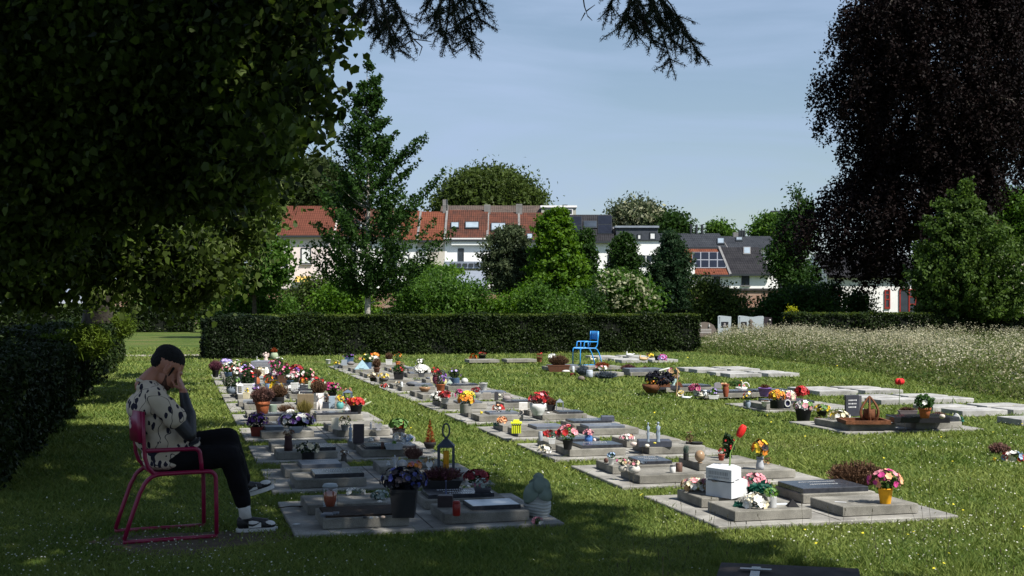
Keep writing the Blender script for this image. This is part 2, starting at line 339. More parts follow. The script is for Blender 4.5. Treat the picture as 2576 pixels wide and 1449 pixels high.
foliage('blossom', [(Vector(l[0])-o.location, l[1]) for l in lobesD([(1605,558,52,46),(1580,550,32,28)], 139.5)], 260, 5, .8, .5, g_flower, o, 15, .9)
tree('round_tree', 'small dark round tree right of the blossoming tree above the roofs', 'tree', 1692, 138, [(1692,580,32,38),(1680,610,34,40)], 600, 24, 1.0, .36, g_dark, .3, seed=6, inner=.6, group='trees beyond the houses')
tree('small_tree', 'small light green tree top peeping above the dark roof ridge', 'tree', 1808, 150, [(1805,580,22,18),(1825,590,16,14)], 160, 24, .8, .36, g_mid, .2, seed=7, group='trees beyond the houses')
tree('small_tree', 'light green tree right of the dark roofs, left of the gable', 'tree', 1935, 140, [(1940,572,26,28),(1920,590,22,22),(1955,600,22,30)], 360, 24, .9, .36, g_mid, .25, seed=8, group='trees beyond the houses')
tree('slender_tree', 'thin green tree at the left edge of the purple beech with one bare topped shoot', 'tree', 2010, 88, [(2020,545,26,45),(1985,545,16,18),(2000,600,40,60),(1965,650,35,50),(2005,490,9,12),(2010,700,50,45)], 800, 22, .55, .2, g_horn, .2, seed=9, inner=.3)

# trees and shrubs between the hedges and the brick wall
btree('hornbeam_tree', 'slender dark upright tree with pointed top and pale foot behind the middle hedge', 'tree', 925, 50,
      [(150,4,5),(190,22,20),(240,38,36),(300,56,50),(350,80,62),(400,92,84),(450,106,110),(500,120,145),(560,132,150),(620,146,140),(680,112,100),(730,50,40)], 775, 380, 70, .22, .12, g_horn, .13, 11, .75, tm=birch, wide=.7,
      extra=[(1045,355),(1050,345),(1075,335),(1078,345),(1020,385),(1060,400),(1035,420),(1090,470),(1115,430),(1118,425),(1105,450),(1000,330),(985,350),(1010,400),(860,250),(850,300),(868,225),(840,340),(812,440),(800,480),(785,560),(770,640),(1140,572),(1150,575),(1120,580),(1100,640),(1085,645),(955,225),(965,250),(970,300),(958,190)]*2)
btree('maple_tree', 'bushy green maple with spread leaves right of the grass lane, before the pink house', 'tree', 640, 58, [(500,20,20),(540,60,50),(590,110,75),(640,150,105),(690,150,100),(730,90,60)], 800, 330, 55, .34, .16, g_mid, .12, 12, .25, wide=.75)
btree('columnar_tree', 'bright lime green leafy column tree in front of the tiled roofs', 'tree', 1405, 78, [(526,30,14),(545,52,24),(580,60,40),(620,62,54),(660,70,70),(700,84,76),(750,90,78),(800,84,70)], 835, 520, 56, .42, .19, g_lime, .14, 13, .2, wide=.8)
btree('grey_leaf_tree', 'spreading grey green tree left of the lime green column tree', 'tree', 1290, 80, [(572,30,16),(595,66,30),(630,82,50),(665,80,64),(700,66,66),(735,50,50)], 820, 380, 56, .42, .18, g_grey, .14, 14, .2)
btree('dark_leaf_tree', 'dark green tree half hidden right of the lime green column tree', 'tree', 1470, 84, [(580,22,18),(620,30,30),(670,34,38),(720,44,50),(790,54,64)], 820, 320, 50, .42, .19, g_dark, .14, 15, .2)
btree('cherry_tree', 'narrow dark tree before the white wall, left of the taller pointed dark tree', 'tree', 1572, 88, [(588,16,16),(615,34,34),(655,46,50),(700,56,64),(760,56,62)], 815, 320, 50, .42, .18, g_dark, .13, 16, .25)
btree('pointed_tree', 'pointed dark green tree standing left of the solar panel roof', 'tree', 1690, 84, [(585,14,14),(615,36,30),(650,56,48),(700,66,58),(740,72,60),(795,68,60)], 825, 460, 52, .42, .18, leafmat('pointed_tree_leaves', (.012,.032,.014), (.036,.066,.028)), .14, 17, .4)
o = tree('elder_shrub', 'elder bush covered in pale flower clusters behind the middle hedge', 'shrub', 1570, 68,
     [(1570,740,60,48),(1540,720,40,32),(1610,755,45,38),(1520,765,35,30)], 420, 22, .5, .22, g_mid, .06, seed=18, inner=.3)
foliage('blossom', [(Vector(l[0])-o.location, l[1]) for l in lobesD([(1570,740,62,50),(1540,720,42,34),(1610,755,47,40)], 67.6)], 230, 5, .22, .2, g_flower, o, 19, .9)
def shrub(label, L, Z, m, n=300, leaf=.2, seed=1, rad=.45, cat='shrub', name='shrub', group='shrubs between the hedges and the wall'):
    cx = L[0][0]; gy = HY+H*F/Z; L = L+[(l[0], (l[1]+gy)/2, l[2]*.9, (gy-l[1])/2) for l in L if l[1]+l[3] < gy-4]; n = int(n*1.7); leaf *= .72; return tree(name, label, cat, cx, Z, L, n, 22, rad, leaf, m, .05, seed=seed, inner=.35, nl=4, group=group, wide=.65)
shrub('wide spreading green shrub with layered branches left of the brick wall', [(1110,740,115,42),(1190,745,40,32),(1040,745,60,38),(1090,690,60,16,2)], 66, g_mid, 640, .2, 21)
shrub('flat bright green bush top before the beige and white houses', [(1095,682,75,14),(1060,690,50,16)], 92, g_lime, 300, .28, 22)
shrub('low yellowish green bush at the foot of the slender tree', [(850,750,60,36),(905,760,45,30)], 56, g_lime, 320, .17, 23)
shrub('loose brownish green bush left behind the slender tree', [(800,730,40,42),(780,765,50,28),(745,755,30,30)], 64, g_olive, 320, .2, 24)
shrub('low tangled green bush at the left end of the far hedge', [(690,765,55,25),(640,765,40,22),(590,750,40,30)], 60, g_mid, 320, .18, 25)
shrub('yellow green bush in front of the brick wall beside the lime tree', [(1275,765,50,22),(1320,755,30,30),(1240,775,40,16)], 66, g_lime, 300, .18, 26)
shrub('leafy green bush at the foot of the lime green tree', [(1400,775,75,30),(1350,750,30,34)], 64, g_mid, 380, .18, 27)
shrub('dark bush between the lime tree and the elder', [(1475,770,40,35)], 66, g_dark, 220, .18, 28)
shrub('olive bush standing before the brick wall under the solar panels', [(1800,745,48,32),(1830,765,50,22),(1770,725,26,20)], 70, g_olive, 380, .2, 29)
shrub('dark bushy evergreen mass at the right end of the brick wall', [(1990,755,55,32),(1960,765,40,26),(2040,760,60,35),(1935,770,30,20)], 68, g_dark, 480, .2, 30)
shrub('small yellow conifer leaning beside the dark headstones', [(1992,786,10,16),(1986,800,9,12)], 56, g_gold, 60, .12, 31, .14, 'conifer', 'golden_conifer', None)
shrub('dark leafy shrub before the white house wall', [(2155,755,32,22),(2165,775,30,14)], 72, g_dark, 200, .18, 32)
shrub('dark bush at the left corner of the white house', [(2085,745,30,36),(2060,760,30,28)], 70, g_dark, 260, .2, 33)

shrub('mixed green bushes closing the far end of the grass lane', [(450,742,75,36),(380,735,70,42),(520,750,50,28)], 77, g_mid, 420, .2, 34)

# copper beech
btree('copper_beech', 'huge dark purple copper beech with drooping branches at the right', 'tree', 2330, 66,
      [(-90,50,80),(-30,120,180),(10,150,200),(60,196,225),(110,222,230),(200,226,240),(250,252,250),(310,262,255),(350,222,250),(390,200,220),(430,172,205),(470,200,190),(520,232,170),(570,272,150),(630,325,120),(690,270,90),(735,195,50)], 830, 1900, 100, .46, .165, g_beech, .5, 41, -.35, rlo=.35, vs=2.0, droop=.6, wide=.62,
      extra=[(2530+rx, 60+i*14) for i, rx in enumerate([10,30,-10,25,40,0,20,35,10,28,42,15,30,45,20,35,12,30,44,22,36,18,30,24])]*3)
btree('copper_beech', 'second dark purple beech crown hanging in at the right edge', 'tree', 2690, 72, [(-60,170,60),(40,190,80),(150,170,90),(300,130,90),(400,150,90),(470,130,80),(520,90,60)], 830, 560, 70, .46, .20, g_beech, .4, 44, -.3, rlo=.4, vs=2.2, droop=.6)
btree('hornbeam_tree', 'broad light green tree with upswept twigs in front of the purple beech', 'tree', 2430, 52, [(455,6,6),(490,26,26),(530,58,56),(560,90,100),(600,106,150),(650,130,180),(700,138,190),(750,126,180),(795,98,150)], 805, 760, 60, .26, .13, leafmat('right_tree_leaves', (.026,.052,.010), (.085,.138,.028)), .13, 42, .45, wide=.75, extra=[(2288,690),(2300,700),(2305,610),(2310,560),(2325,545),(2320,650),(2295,735),(2345,510),(2360,500),(2390,480)]*3)
tree('garden_tree', 'green tree crown behind the light green tree at the right edge', 'tree', 2560, 85, [(2550,520,40,40),(2500,510,24,24),(2575,580,40,60)], 700, 22, .6, .22, g_mid, .2, seed=43)

# ------------------------------------------------------------------ hedges
hcore = mat('hedge_inner_shade', (.003, .005, .002), .95, .3, 6)  # near black, painted in for the shade between the inner leaves
def hedge(label, x0, x1, y0, y1, h, leaf=.07, dens=900, m=None, seed=1, tipm=None, rz=0.0, loc=None, name='clipped_hedge', cat='hedge', group=None, faces='tslrn', flute=0.0):
    """clipped hedge: dark core closely set with leaf sprays; in world axes unless loc/rz given"""
    rng = np.random.default_rng(seed); cx, cy = (x0+x1)/2, (y0+y1)/2; w, d = x1-x0, y1-y0
    o = empty(name, loc if loc is not None else (cx, cy, 0), label, cat, group, rz); i = .11+flute
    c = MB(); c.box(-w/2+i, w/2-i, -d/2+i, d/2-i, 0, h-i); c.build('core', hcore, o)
    P = []; N = []
    for a, u0, u1, v0, v1, nn in (('t', -w/2, w/2, -d/2, d/2, (0, 0, 1)), ('s', -w/2, w/2, 0, h, (0, -1, 0)), ('n', -w/2, w/2, 0, h, (0, 1, 0)), ('l', -d/2, d/2, 0, h, (-1, 0, 0)), ('r', -d/2, d/2, 0, h, (1, 0, 0))):
        if a not in faces: continue
        k = int((u1-u0)*(v1-v0)*dens); u = rng.uniform(u0, u1, k); v = rng.uniform(v0, v1, k)
        bumpy = .045*np.sin(u*2.3+seed)+.035*np.sin(u*5.1+seed)*np.sin(v*3+u)+.03*np.sin(v*6.3+u*2.7)+.02*rng.normal(size=k)
        j = -rng.uniform(0, .12, k)+bumpy+(flute*np.sin(u*7.5+.7*np.sin(u*2.1)) if a in 'lr' else 0)
        if a == 't': p = np.stack([u, v, h+j+.02], 1)
        elif a in 'sn': p = np.stack([u, nn[1]*(d/2+j), v], 1)
        else: p = np.stack([nn[0]*(w/2+j), u, v], 1)
        P.append(p); N.append(np.repeat([nn], k, 0))
    P = np.concatenate(P); N = np.concatenate(N).astype(float); N[:, 2] += .3
    polymesh('foliage', leafquads(P, leaf, rng, .1, .5, N, .9), 4, m or g_yew, o)
    if tipm:
        k = int(w*d*dens*.35); p = np.stack([rng.uniform(-w/2, w/2, k), rng.uniform(-d/2, d/2, k), h+rng.uniform(-.02, .06, k)], 1)
        polymesh('young_shoots', leafquads(p, leaf, rng, .1, .4), 4, tipm, o)
    return o
tip2 = leafmat('hedge_top_shoots', (.035,.058,.008), (.085,.115,.018), trans=.3)
hedge('long clipped dark green hedge closing the grave rows behind the blue chair', 1.55, 16.5, 39.4, 40.6, 1.17, .075, 1500, seed=51, tipm=tip2, faces='tsr')
hedge('left end block of the middle hedge, in deep shade beside the grass lane', .85, 2.9, 37.6, 39.3, 1.16, .07, 1500, seed=52, m=leafmat('shaded_yew', (.006,.012,.004), (.016,.028,.008), trans=.1), faces='tslr')  # yew copy coloured darker for the shade on this block
hedge('second clipped hedge running behind the middle hedge', 1.4, 38.5, 70.0, 71.2, 1.18, .14, 330, seed=53, tipm=tip2, faces='ts')
hedge('far clipped hedge closing the grass lane at the left', -9.0, 1.2, 72.0, 73.2, 1.3, .14, 330, seed=54, faces='ts')
hedge('clipped green hedge behind the white flower meadow at the right', 22.6, 32.0, 45.0, 46.2, 1.14, .10, 560, seed=55, tipm=tip2, faces='tsl')
hedge('low clipped hedge at the right edge behind the meadow', 32.05, 48, 45.3, 46.4, 1.08, .10, 480, seed=56, tipm=tip2, faces='tsl')
# yew hedges at the left of the lane: a long run with upright piers standing out of it
hedge('long yew hedge in shade along the left of the grass lane', -3.4, -2.2, 18.2, 44.0, 1.05, .08, 560, seed=57, faces='tsr', flute=.06)
for i, (y, w_, h_, lb) in enumerate([(18.6, 1.4, 1.0, 'nearest'), (22.7, 1.0, 1.0, 'second nearest'), (26.4, 1.0, 1.0, 'third'), (30.2, 1.0, 1.02, 'fourth'), (35.5, 1.0, 1.05, 'farthest')]):
    hedge('%s yew hedge pier standing into the grass lane at the left' % lb, -1.35-w_, -1.3, y, y+.95, h_, .07, 1000, seed=60+i, faces='tslr', tipm=g_yew_tip if i in (1, 2) else None, group='yew piers along the lane', name='yew_pier')
hedge('tall dark beech hedge behind the yew piers at the left edge', -22.0, -4.6, 18.5, 19.5, 2.5, .10, 420, seed=70, m=leafmat('dull_beech_leaves', (.010,.010,.004), (.026,.026,.010)), faces='tsr')
hedge('near dark yew hedge with fluted face at the left of the seated man', -3.6, -1.45, 11.6, 17.9, 1.08, .06, 1500, seed=59, faces='tsr', flute=.10)
def tuft(label, p, r, seed):
    o = empty('yew_tuft', p, label, 'shrub', 'sunlit yew tufts'); foliage('foliage', [(Vector((0, 0, r[2])), r)], 230, 26, .12, .12, g_yew_tip, o, seed, .3, up=.3, wide=.16); return o
tuft('bright yellow green yew tuft on top of the second pier in the sun', CW((222-CX)/F*21.4, 21.4, .74), (.30, .24, .22), 71)
tuft('small bright green yew tuft sticking out farther down the hedge', CW((305-CX)/F*30.6, 30.6, .84), (.22, .2, .20), 72)

# ------------------------------------------------------------------ linden overhead at the left
LIT = [(CW((222-CX)/F*21.4, 21.4, .95), .75), (CW((305-CX)/F*30.6, 30.6, 1.0), .7)]+[(G(x, y)[0], r) for x, y, r in ((300,1045,.7),(350,1025,.8),(430,1022,.8),(262,1062,.5),(560,1012,.9),(500,1030,.7),(470,955,1.2),(600,940,1.2),(400,958,1.0),(590,1085,.5),(370,1225,.18),(640,1250,.2))]
LIT += [(D(x, y, z), r) for x, y, z, r in ((800,40,10.8,.6),(835,140,10.5,.6),(800,230,10.3,.55),(770,120,11,.6),(840,300,9.4,.3),(725,330,10.2,.4),(690,420,11,.4),(430,650,20.3,.8),(520,600,21,1.1),(350,560,18.6,.9),(110,520,17.6,1.0),(50,470,17.6,.9),(600,430,22.5,.8),(280,640,19,.9),(620,560,25,.8),(480,720,22,.6),(170,650,19,.5),(560,470,22,.6))]
def sungap(P):
    """gaps in the crowns through which the sun reaches the lawn and lower branches"""
    P = np.asarray(P, float); keep = np.ones(len(P), bool)
    for c, r in LIT:
        v = P-np.array(c); t = v@SUN; d = np.linalg.norm(v-t[:, None]*SUN, axis=1); keep &= ~((t > .9) & (d < r*(1+.25*np.sin(t*2.3))))
    return keep
def hfol(name, lobes, nclump, per, rad, leaf, material, parent, seed, inner):
    rng = np.random.default_rng(seed); c, d = clumps(lobes, nclump, rng, inner); rr = rad*rng.uniform(.5, 1.3, nclump)
    P = np.repeat(c, per, 0)+rng.normal(size=(nclump*per, 3))*np.repeat(rr, per)[:, None]*np.array([.6, .6, .5]); P = P[sungap(P+np.array(parent.location))]; return polymesh(name, heartleaves(P, leaf, rng), 6, material, parent)
def linden():
    b = CW((226-CX)/F*31, 31); o = empty('linden_tree', b, 'huge dark linden tree overhanging the left side with sunlit lower leaves', 'tree', None, 0)
    def rel(L): return [(Vector(l[0])-b, l[1]) for l in L]
    near = []
    for x, y, Z, rx, ry in [(60,60,13,330,230),(330,90,12.5,260,220),(540,110,12,180,180),(690,60,11.5,110,110),(660,170,11.3,110,90),(790,20,11,60,40),(800,95,10.8,40,30),(770,230,10.6,55,28),(700,345,10.5,60,26),(640,405,11,55,30),(575,455,12,70,45),(150,330,13.5,260,200),(430,340,13,220,180),(600,300,12,120,110),(690,260,11,60,40),(300,470,14,180,110),(560,440,13.5,110,90),(60,520,15,160,150)]:
        s = Z/F; near.append((D(x, y, Z), (rx*s, rx*s*.8, ry*s)))
    far = []
    for x, y, Z, rx, ry in [(120,560,19,190,140),(60,680,20,110,95),(330,600,20,180,120),(480,560,22,170,120),(610,470,24,110,110),(440,690,22,130,75),(560,660,26,120,70),(600,560,27,90,80),(250,690,21,110,55),(330,710,21,90,50),(480,715,24,60,26)]:
        s = Z/F; far.append((D(x, y, Z), (rx*s, rx*s*.8, ry*s)))
    trunk(b, D(300, 60, 27), .34, near+far, o, 24, 5)
    mm = MB(); mm.smooth = True
    rg = random.Random(4)
    for l in near[:12]:
        s_ = Vector(D(255, rg.uniform(250, 560), 28))-b; c = Vector(l[0])-b; mid = s_.lerp(c, .5)+Vector((0, 0, .5)); mm.tube([s_, mid, c], [.12, .07, .02], 6)
    mm.build('limb', bark, o)
    hfol('near_foliage', rel(near), 5600, 16, .28, .076, g_linden, o, 81, .1)
    hfol('lower_foliage', rel(far), 3800, 20, .34, .095, g_linden, o, 82, .2)
    rb = np.random.default_rng(88); c_, d_ = clumps(rel(far), 700, rb, .85); Pb = np.repeat(c_, 5, 0)+rb.normal(size=(3500, 3))*.16
    polymesh('bracts', leafquads(Pb, .11, rb, .2, .16, droop=1.8), 4, leafmat('pale_linden_bracts', (.12,.16,.05), (.26,.30,.12), trans=.5), o)
    # leaf sprays reaching out against the sky
    rng = np.random.default_rng(83); P = []
    for x0, y0, x1, y1, Z in [(700,60,860,20,10),(720,120,850,110,10),(740,180,855,215,10),(720,150,845,170,9.6),(700,240,850,270,10),(680,290,845,335,9.2),(660,320,780,345,9.4),(640,360,750,385,10.4),(690,330,735,372,9.5),(780,20,880,5,10.5),(650,250,800,300,9.8),(790,60,850,75,9.6)]:
        a, c = D(x0, y0, Z+.7), D(x1, y1, Z)
        for i in range(46):
            t = rng.uniform(0, 1)**.8; q = a.lerp(c, t); P.append([q[0]+rng.normal()*.05, q[1]+rng.normal()*.05, q[2]-.06*t+rng.normal()*.045])
    P = np.array(P)-np.array(b)
    polymesh('hanging_sprays', heartleaves(P, .085, rng, .2, 1.3), 6, g_linden, o)
    return o, near
LIN, LNEAR = linden()

# ------------------------------------------------------------------ conifer over the camera
def conifer():
    b = CW(6.2, 1.0); o = empty('spruce_tree', b, 'dark conifer whose needle twigs hang into the top of the view', 'tree', None, 0); rng = np.random.default_rng(91)
    # crown: boughs that shade the seated man, the near graves and the linden
    T = []
    def edge(z): return float(np.interp(z, [-3, 6, 7.8, 9.1, 10.8, 12.6, 14.2, 15.5, 17, 19], [3.6, 2.7, 1.9, 1.30, .45, -.35, -1.2, -1.9, -3.3, -6.5]))
    def nz2(x, z): return math.sin(x*2.1+1.3*math.sin(z*1.7))+math.sin(z*2.6+1.1*math.sin(x*1.9))
    while len(T) < 3800:
        z = rng.uniform(-3, 18.5); x = rng.uniform(-11, 3.4)
        e = edge(z)
        if x > e-.15: continue
        if nz2(x, z) > 1.35 and x > e-1.8 and z > 10: continue          # small gaps in the fringe
        hh = rng.uniform(6.6, 11.5) if x > -5 else rng.uniform(8, 13); T.append((CW(x, z), hh))
    for l in LNEAR:
        lc = np.array(l[0]); px_ = CX+F*(lc@RIGHT)/(lc@FWD)
        if px_ > 655: continue
        for _ in range(90):
            d = unit(1, rng)[0]; q = np.array(l[0])+d*np.array(l[1])
            T.append((Vector(q), q[2]+rng.uniform(5.0, 10.5)))
    C = []
    for p, hh in T:
        t = (hh-p[2])/SUN[2]; C.append([p[0]+SUN[0]*t, p[1]+SUN[1]*t, hh])
    C = np.array(C)
    # keep every bough above the camera's sight lines
    rel = C-np.array([0, 0, H]); zc = rel@FWD; up = rel[:, 2]; xs = rel@RIGHT
    vis = (zc > .3) & (up/np.maximum(zc, .3) < .262) & (np.abs(xs)/np.maximum(zc, .3) < .45)
    C = C[~vis]
    k = 24; P = np.repeat(C, k, 0)+rng.normal(size=(len(C)*k, 3))*np.array([.20, .20, .12]); rel = P-np.array([0, 0, H]); zc = rel@FWD
    vis = (zc > .3) & (rel[:, 2]/np.maximum(zc, .3) < .255) & (np.abs(rel@RIGHT)/np.maximum(zc, .3) < .45); P = P[~vis]; P = P[sungap(P)]
    polymesh('crown', leafquads(P-np.array(b), .21, rng, .8, .6), 4, g_conif, o)
    tb = MB(); tb.smooth = True; tb.tube([(0, 0, 0), (0, 0, 5), (.1, 0, 11), (0, 0, 17)], [.38, .32, .2, .05], 12)
    for i in range(0, len(C), 34):
        c = Vector(C[i])-b; s_ = Vector((0, 0, max(3.5, c[2]-1.2))); tb.tube([s_, s_.lerp(c, .5)+Vector((0, 0, .3)), c], [.06, .04, .01], 5)
    tb.build('trunk', bark, o)
    # the hanging twigs themselves
    Z0 = 6.6; s = Z0/F; tw = MB(); N = []
    def needles(a, c, w):
        n = max(3, int((c-a).length/.0055)); 
        for i in range(n):
            q = a.lerp(c, (i+rng.uniform())/n); N.append((q, w))
    def twig(pts, dz, w=1.0):
        pts = [D(x, y, Z0+dz) for x, y in pts]; tw.tube(pts, [.006]+[.004]*(len(pts)-2)+[.0022], 5)
        return pts
    masses = [((930,-70), [(905,35),(950,65),(985,110),(1010,132),(1035,92),(1000,40),(935,20),(975,75),(955,100),(1020,60)]),
              ((1130,-80), [(1065,30),(1090,60),(1120,110),(1190,135),(1170,100),(1222,35),(1215,60),(1150,80),(1185,60),(1105,85),(1140,30),(1160,-5)]),
              ((1600,-90), [(1530,25),(1560,75),(1600,95),(1640,110),(1690,165),(1700,120),(1755,135),(1725,75),(1660,70),(1600,50),(1735,105),(1650,30),(1580,60),(1690,50),(1710,95),(1620,75)])]
    for root, tips in masses:
        for tx, ty in tips:
            dz = rng.uniform(-.35, .35); mx_, my_ = (root[0]+tx)/2+rng.uniform(-14, 14), (root[1]+ty)/2-12
            p = twig([root, (mx_, my_), (tx*.7+mx_*.3, ty*.7+my_*.3-4), (tx, ty)], dz)
            for a, c in zip(p[1:-1], p[2:]): needles(a, c, .017)
            for q in range(11):
                t = rng.uniform(.15, .98); a = p[1].lerp(p[2], t*2) if t < .5 else p[2].lerp(p[3], t*2-1); L = rng.uniform(.05, .12)
                ang = math.radians(rng.uniform(-70, 70)); dirv = Vector(RIGHT)*math.sin(ang)*1.0+Vector((0, 0, -1))*math.cos(ang)+Vector(FWD)*rng.uniform(-.5, .5)
                c = a+dirv.normalized()*L; tw.tube([a, c], .003, 4, .0015); needles(a, c, .016)
    BF = []
    for (rx_, ry_), bend in (((930, -70), 1.0), ((1130, -80), .9), ((1600, -90), .7), ((1466, -45), .5)):
        a = D(rx_, ry_, Z0); e_ = b+Vector((0, 0, 6.4)); ctrl = a.lerp(e_, .45)+Vector((0, 0, .9*bend)); pts = [a*(1-t)**2+ctrl*2*t*(1-t)+e_*t*t for t in [i/9 for i in range(10)]]
        tw.tube(pts, [.012+.045*i/9 for i in range(10)], 7)
        for t in rng.uniform(.0, .8, 90):
            q = a*(1-t)**2+ctrl*2*t*(1-t)+e_*t*t; BF += [[q[0]+rng.normal()*.13, q[1]+rng.normal()*.13, q[2]-abs(rng.normal())*.18*(t > .08)+.05] for _ in range(16)]
    BF = np.array(BF); rl = BF-np.array([0, 0, H]); zc2 = rl@FWD; BF = BF[~((zc2 > .2) & (rl[:, 2]/np.maximum(zc2, .2) < .243))]
    polymesh('bough_foliage', leafquads(BF-np.array(b), .10, rng, .3, .4, droop=.8), 4, g_conif, o)
    for br in ([(1462,-40),(1470,15),(1478,40)],[(1478,40),(1490,52)],[(1475,28),(1497,12)],[(1472,32),(1461,52)],[(1008,120),(1040,98),(1085,105)],[(1040,98),(1062,118),(1055,140)],[(1005,125),(980,138)],[(1000,128),(1022,134)]):
        pts = [D(x, y, Z0) for x, y in br]; tw.tube(pts, [.0035]*(len(pts)-1)+[.0015], 4)
    tw.v = [tuple(Vector(v)-b) for v in tw.v]; tw.build('needle_twigs', bark, o)
    Q = np.array([list(q) for q, w in N]*4); Q += rng.normal(size=Q.shape)*.005; a = unit(len(Q), rng); a[:, 2] -= .5; a /= np.linalg.norm(a, axis=1, keepdims=True)
    bb = unit(len(Q), rng); L = .019
    V = np.stack([Q-bb*.0024, Q+bb*.0024, Q+a*L], 1)-np.array(b)
    polymesh('needles', V, 3, g_conif, o)
conifer()

# ------------------------------------------------------------------ meadow of pale flowers
def meadow():
    rng = np.random.default_rng(101); n = 16000
    Z = rng.uniform(19, 52, n); fr = rng.uniform(0, 1, n)
    front = np.interp(Z, [19, 21.5, 31, 38, 41, 52], [9.6, 8.2, 8.1, 7.2, 5.9, 7.5]); X = front+fr**1.25*(rng.uniform(6, 16, n))
    ed = (X-front); wv = np.sin(X*.9+np.sin(Z*.5)*1.4)*np.sin(Z*.42+np.sin(X*.7)); h = np.clip(.18+.28*ed, .16, .56)*(1+.26*wv)*rng.uniform(.7, 1.2, n)
    p = RIGHT*X[:, None]+FWD*Z[:, None]; top = p.copy(); top[:, 2] = h; top[:, :2] += rng.normal(size=(n, 2))*.09
    side = unit(n, rng)*.010; side[:, 2] = 0; V = np.stack([p-side, p+side, top], 1)
    polymesh('meadow_stems', V, 3, leafmat('meadow_stems', (.10, .11, .04), (.27, .24, .12)), None); o = bpy.context.scene.objects['meadow_stems']; tag(o, 'tall thin green stalks of the pale wildflower meadow at the right', 'grass', kind='stuff')
    k = 8; C = np.repeat(top, k, 0)+rng.normal(size=(n*k, 3))*np.array([.05, .05, .055]); C[:, 2] -= rng.uniform(0, .12, n*k)
    keep = rng.uniform(size=len(C)) < np.clip(np.repeat(ed, k)*.6+.04, .04, .8)*np.clip(.55+.75*np.repeat(wv, k)+.35*np.sin(C[:, 0]*3.3)*np.sin(C[:, 1]*2.9+1), .12, 1.2); C = C[keep]
    o = polymesh('meadow_flowers', leafquads(C, .038, rng, 1.0, .9), 4, leafmat('meadow_bloom', (.24, .22, .13), (.50, .47, .34), big=.5)); tag(o, 'cream white wildflower heads massed over the meadow at the right', 'flowers', kind='stuff')
    k = 9; C = np.repeat(p, k, 0); C[:, 2] = np.repeat(h, k)*rng.uniform(.05, .85, n*k); C[:, :2] += rng.normal(size=(n*k, 2))*.1
    o = polymesh('meadow_leaves', leafquads(C, .075, rng, .1, .35), 4, leafmat('meadow_leaf', (.040, .075, .014), (.14, .17, .050), big=.5)); tag(o, 'green leaves filling the wildflower meadow at the right', 'plants', kind='stuff')
meadow()
# ------------------------------------------------------------------ houses beyond the brick wall
def tiles(name, c1, c2, sc_=18.0):
    m = bpy.data.materials.new(name); m.use_nodes = True; n = m.node_tree; b = n.nodes['Principled BSDF']; b.inputs['Roughness'].default_value = .95; b.inputs['Specular IOR Level'].default_value = .06
    c = n.nodes.new('ShaderNodeTexCoord'); t = n.nodes.new('ShaderNodeTexNoise'); t.inputs['Scale'].default_value = .9; t.inputs['Detail'].default_value = 8; lnk(n, c.outputs['Object'], t.inputs['Vector'])
    mp = n.nodes.new('ShaderNodeMapping'); mp.inputs['Scale'].default_value = (3.2, .6, .6); lnk(n, c.outputs['Object'], mp.inputs[0]); t2 = n.nodes.new('ShaderNodeTexNoise'); t2.inputs['Scale'].default_value = 2.2; t2.inputs['Detail'].default_value = 6; lnk(n, mp.outputs[0], t2.inputs['Vector'])
    r = n.nodes.new('ShaderNodeValToRGB'); e = r.color_ramp.elements; e[0].position = .35; e[0].color = (*c1, 1); e[1].position = .65; e[1].color = (*c2, 1)
    mx = n.nodes.new('ShaderNodeMixRGB'); mx.inputs[0].default_value = .5; lnk(n, t.outputs['Fac'], mx.inputs[1]); lnk(n, t2.outputs['Fac'], mx.inputs[2]); lnk(n, mx.outputs[0], r.inputs[0])
    wv = n.nodes.new('ShaderNodeTexWave'); wv.inputs['Scale'].default_value = 1.6; wv.inputs['Distortion'].default_value = .4; lnk(n, c.outputs['Object'], wv.inputs[0])
    wz = n.nodes.new('ShaderNodeTexWave'); wz.bands_direction = 'Z'; wz.inputs['Scale'].default_value = 1.3; wz.inputs['Distortion'].default_value = .6; lnk(n, c.outputs['Object'], wz.inputs[0])
    mr = n.nodes.new('ShaderNodeMapRange'); mr.inputs['To Min'].default_value = .72; mr.inputs['To Max'].default_value = 1.15; lnk(n, wv.outputs['Fac'], mr.inputs['Value'])
    mz = n.nodes.new('ShaderNodeMapRange'); mz.inputs['To Min'].default_value = .85; mz.inputs['To Max'].default_value = 1.08; lnk(n, wz.outputs['Fac'], mz.inputs['Value'])
    mm = n.nodes.new('ShaderNodeMath'); mm.operation = 'MULTIPLY'; lnk(n, mr.outputs[0], mm.inputs[0]); lnk(n, mz.outputs[0], mm.inputs[1])
    v = n.nodes.new('ShaderNodeVectorMath'); v.operation = 'SCALE'; lnk(n, r.outputs[0], v.inputs[0]); lnk(n, mm.outputs[0], v.inputs['Scale']); lnk(n, v.outputs[0], b.inputs['Base Color'])
    return m
t_red = tiles('red_roof_tiles', (.085,.032,.022), (.135,.048,.032)); t_brown = tiles('weathered_roof_tiles', (.045,.028,.024), (.125,.048,.032))
t_orange = tiles('orange_roof_tiles', (.10,.036,.024), (.175,.060,.034)); t_black = tiles('black_roof_tiles', (.018,.018,.021), (.036,.035,.038)); t_slate = tiles('grey_roof_felt', (.024,.027,.033), (.046,.050,.058))
t_moss = tiles('old_brown_tiles', (.060,.048,.042), (.12,.09,.075))
p_white = mat('white_plaster', (.82,.81,.79), .9, .05, 1.2); p_beige = mat('beige_plaster', (.50,.46,.39), .9, .07, 1.2); p_pink = mat('pale_pink_plaster', (.74,.64,.61), .9, .06, 1.2); p_zinc = mat('zinc_sheet', (.26,.29,.34), .5, .12, 2, metal=.3); p_lead = mat('lead_flashing', (.17,.165,.16), .7, .2, 3)
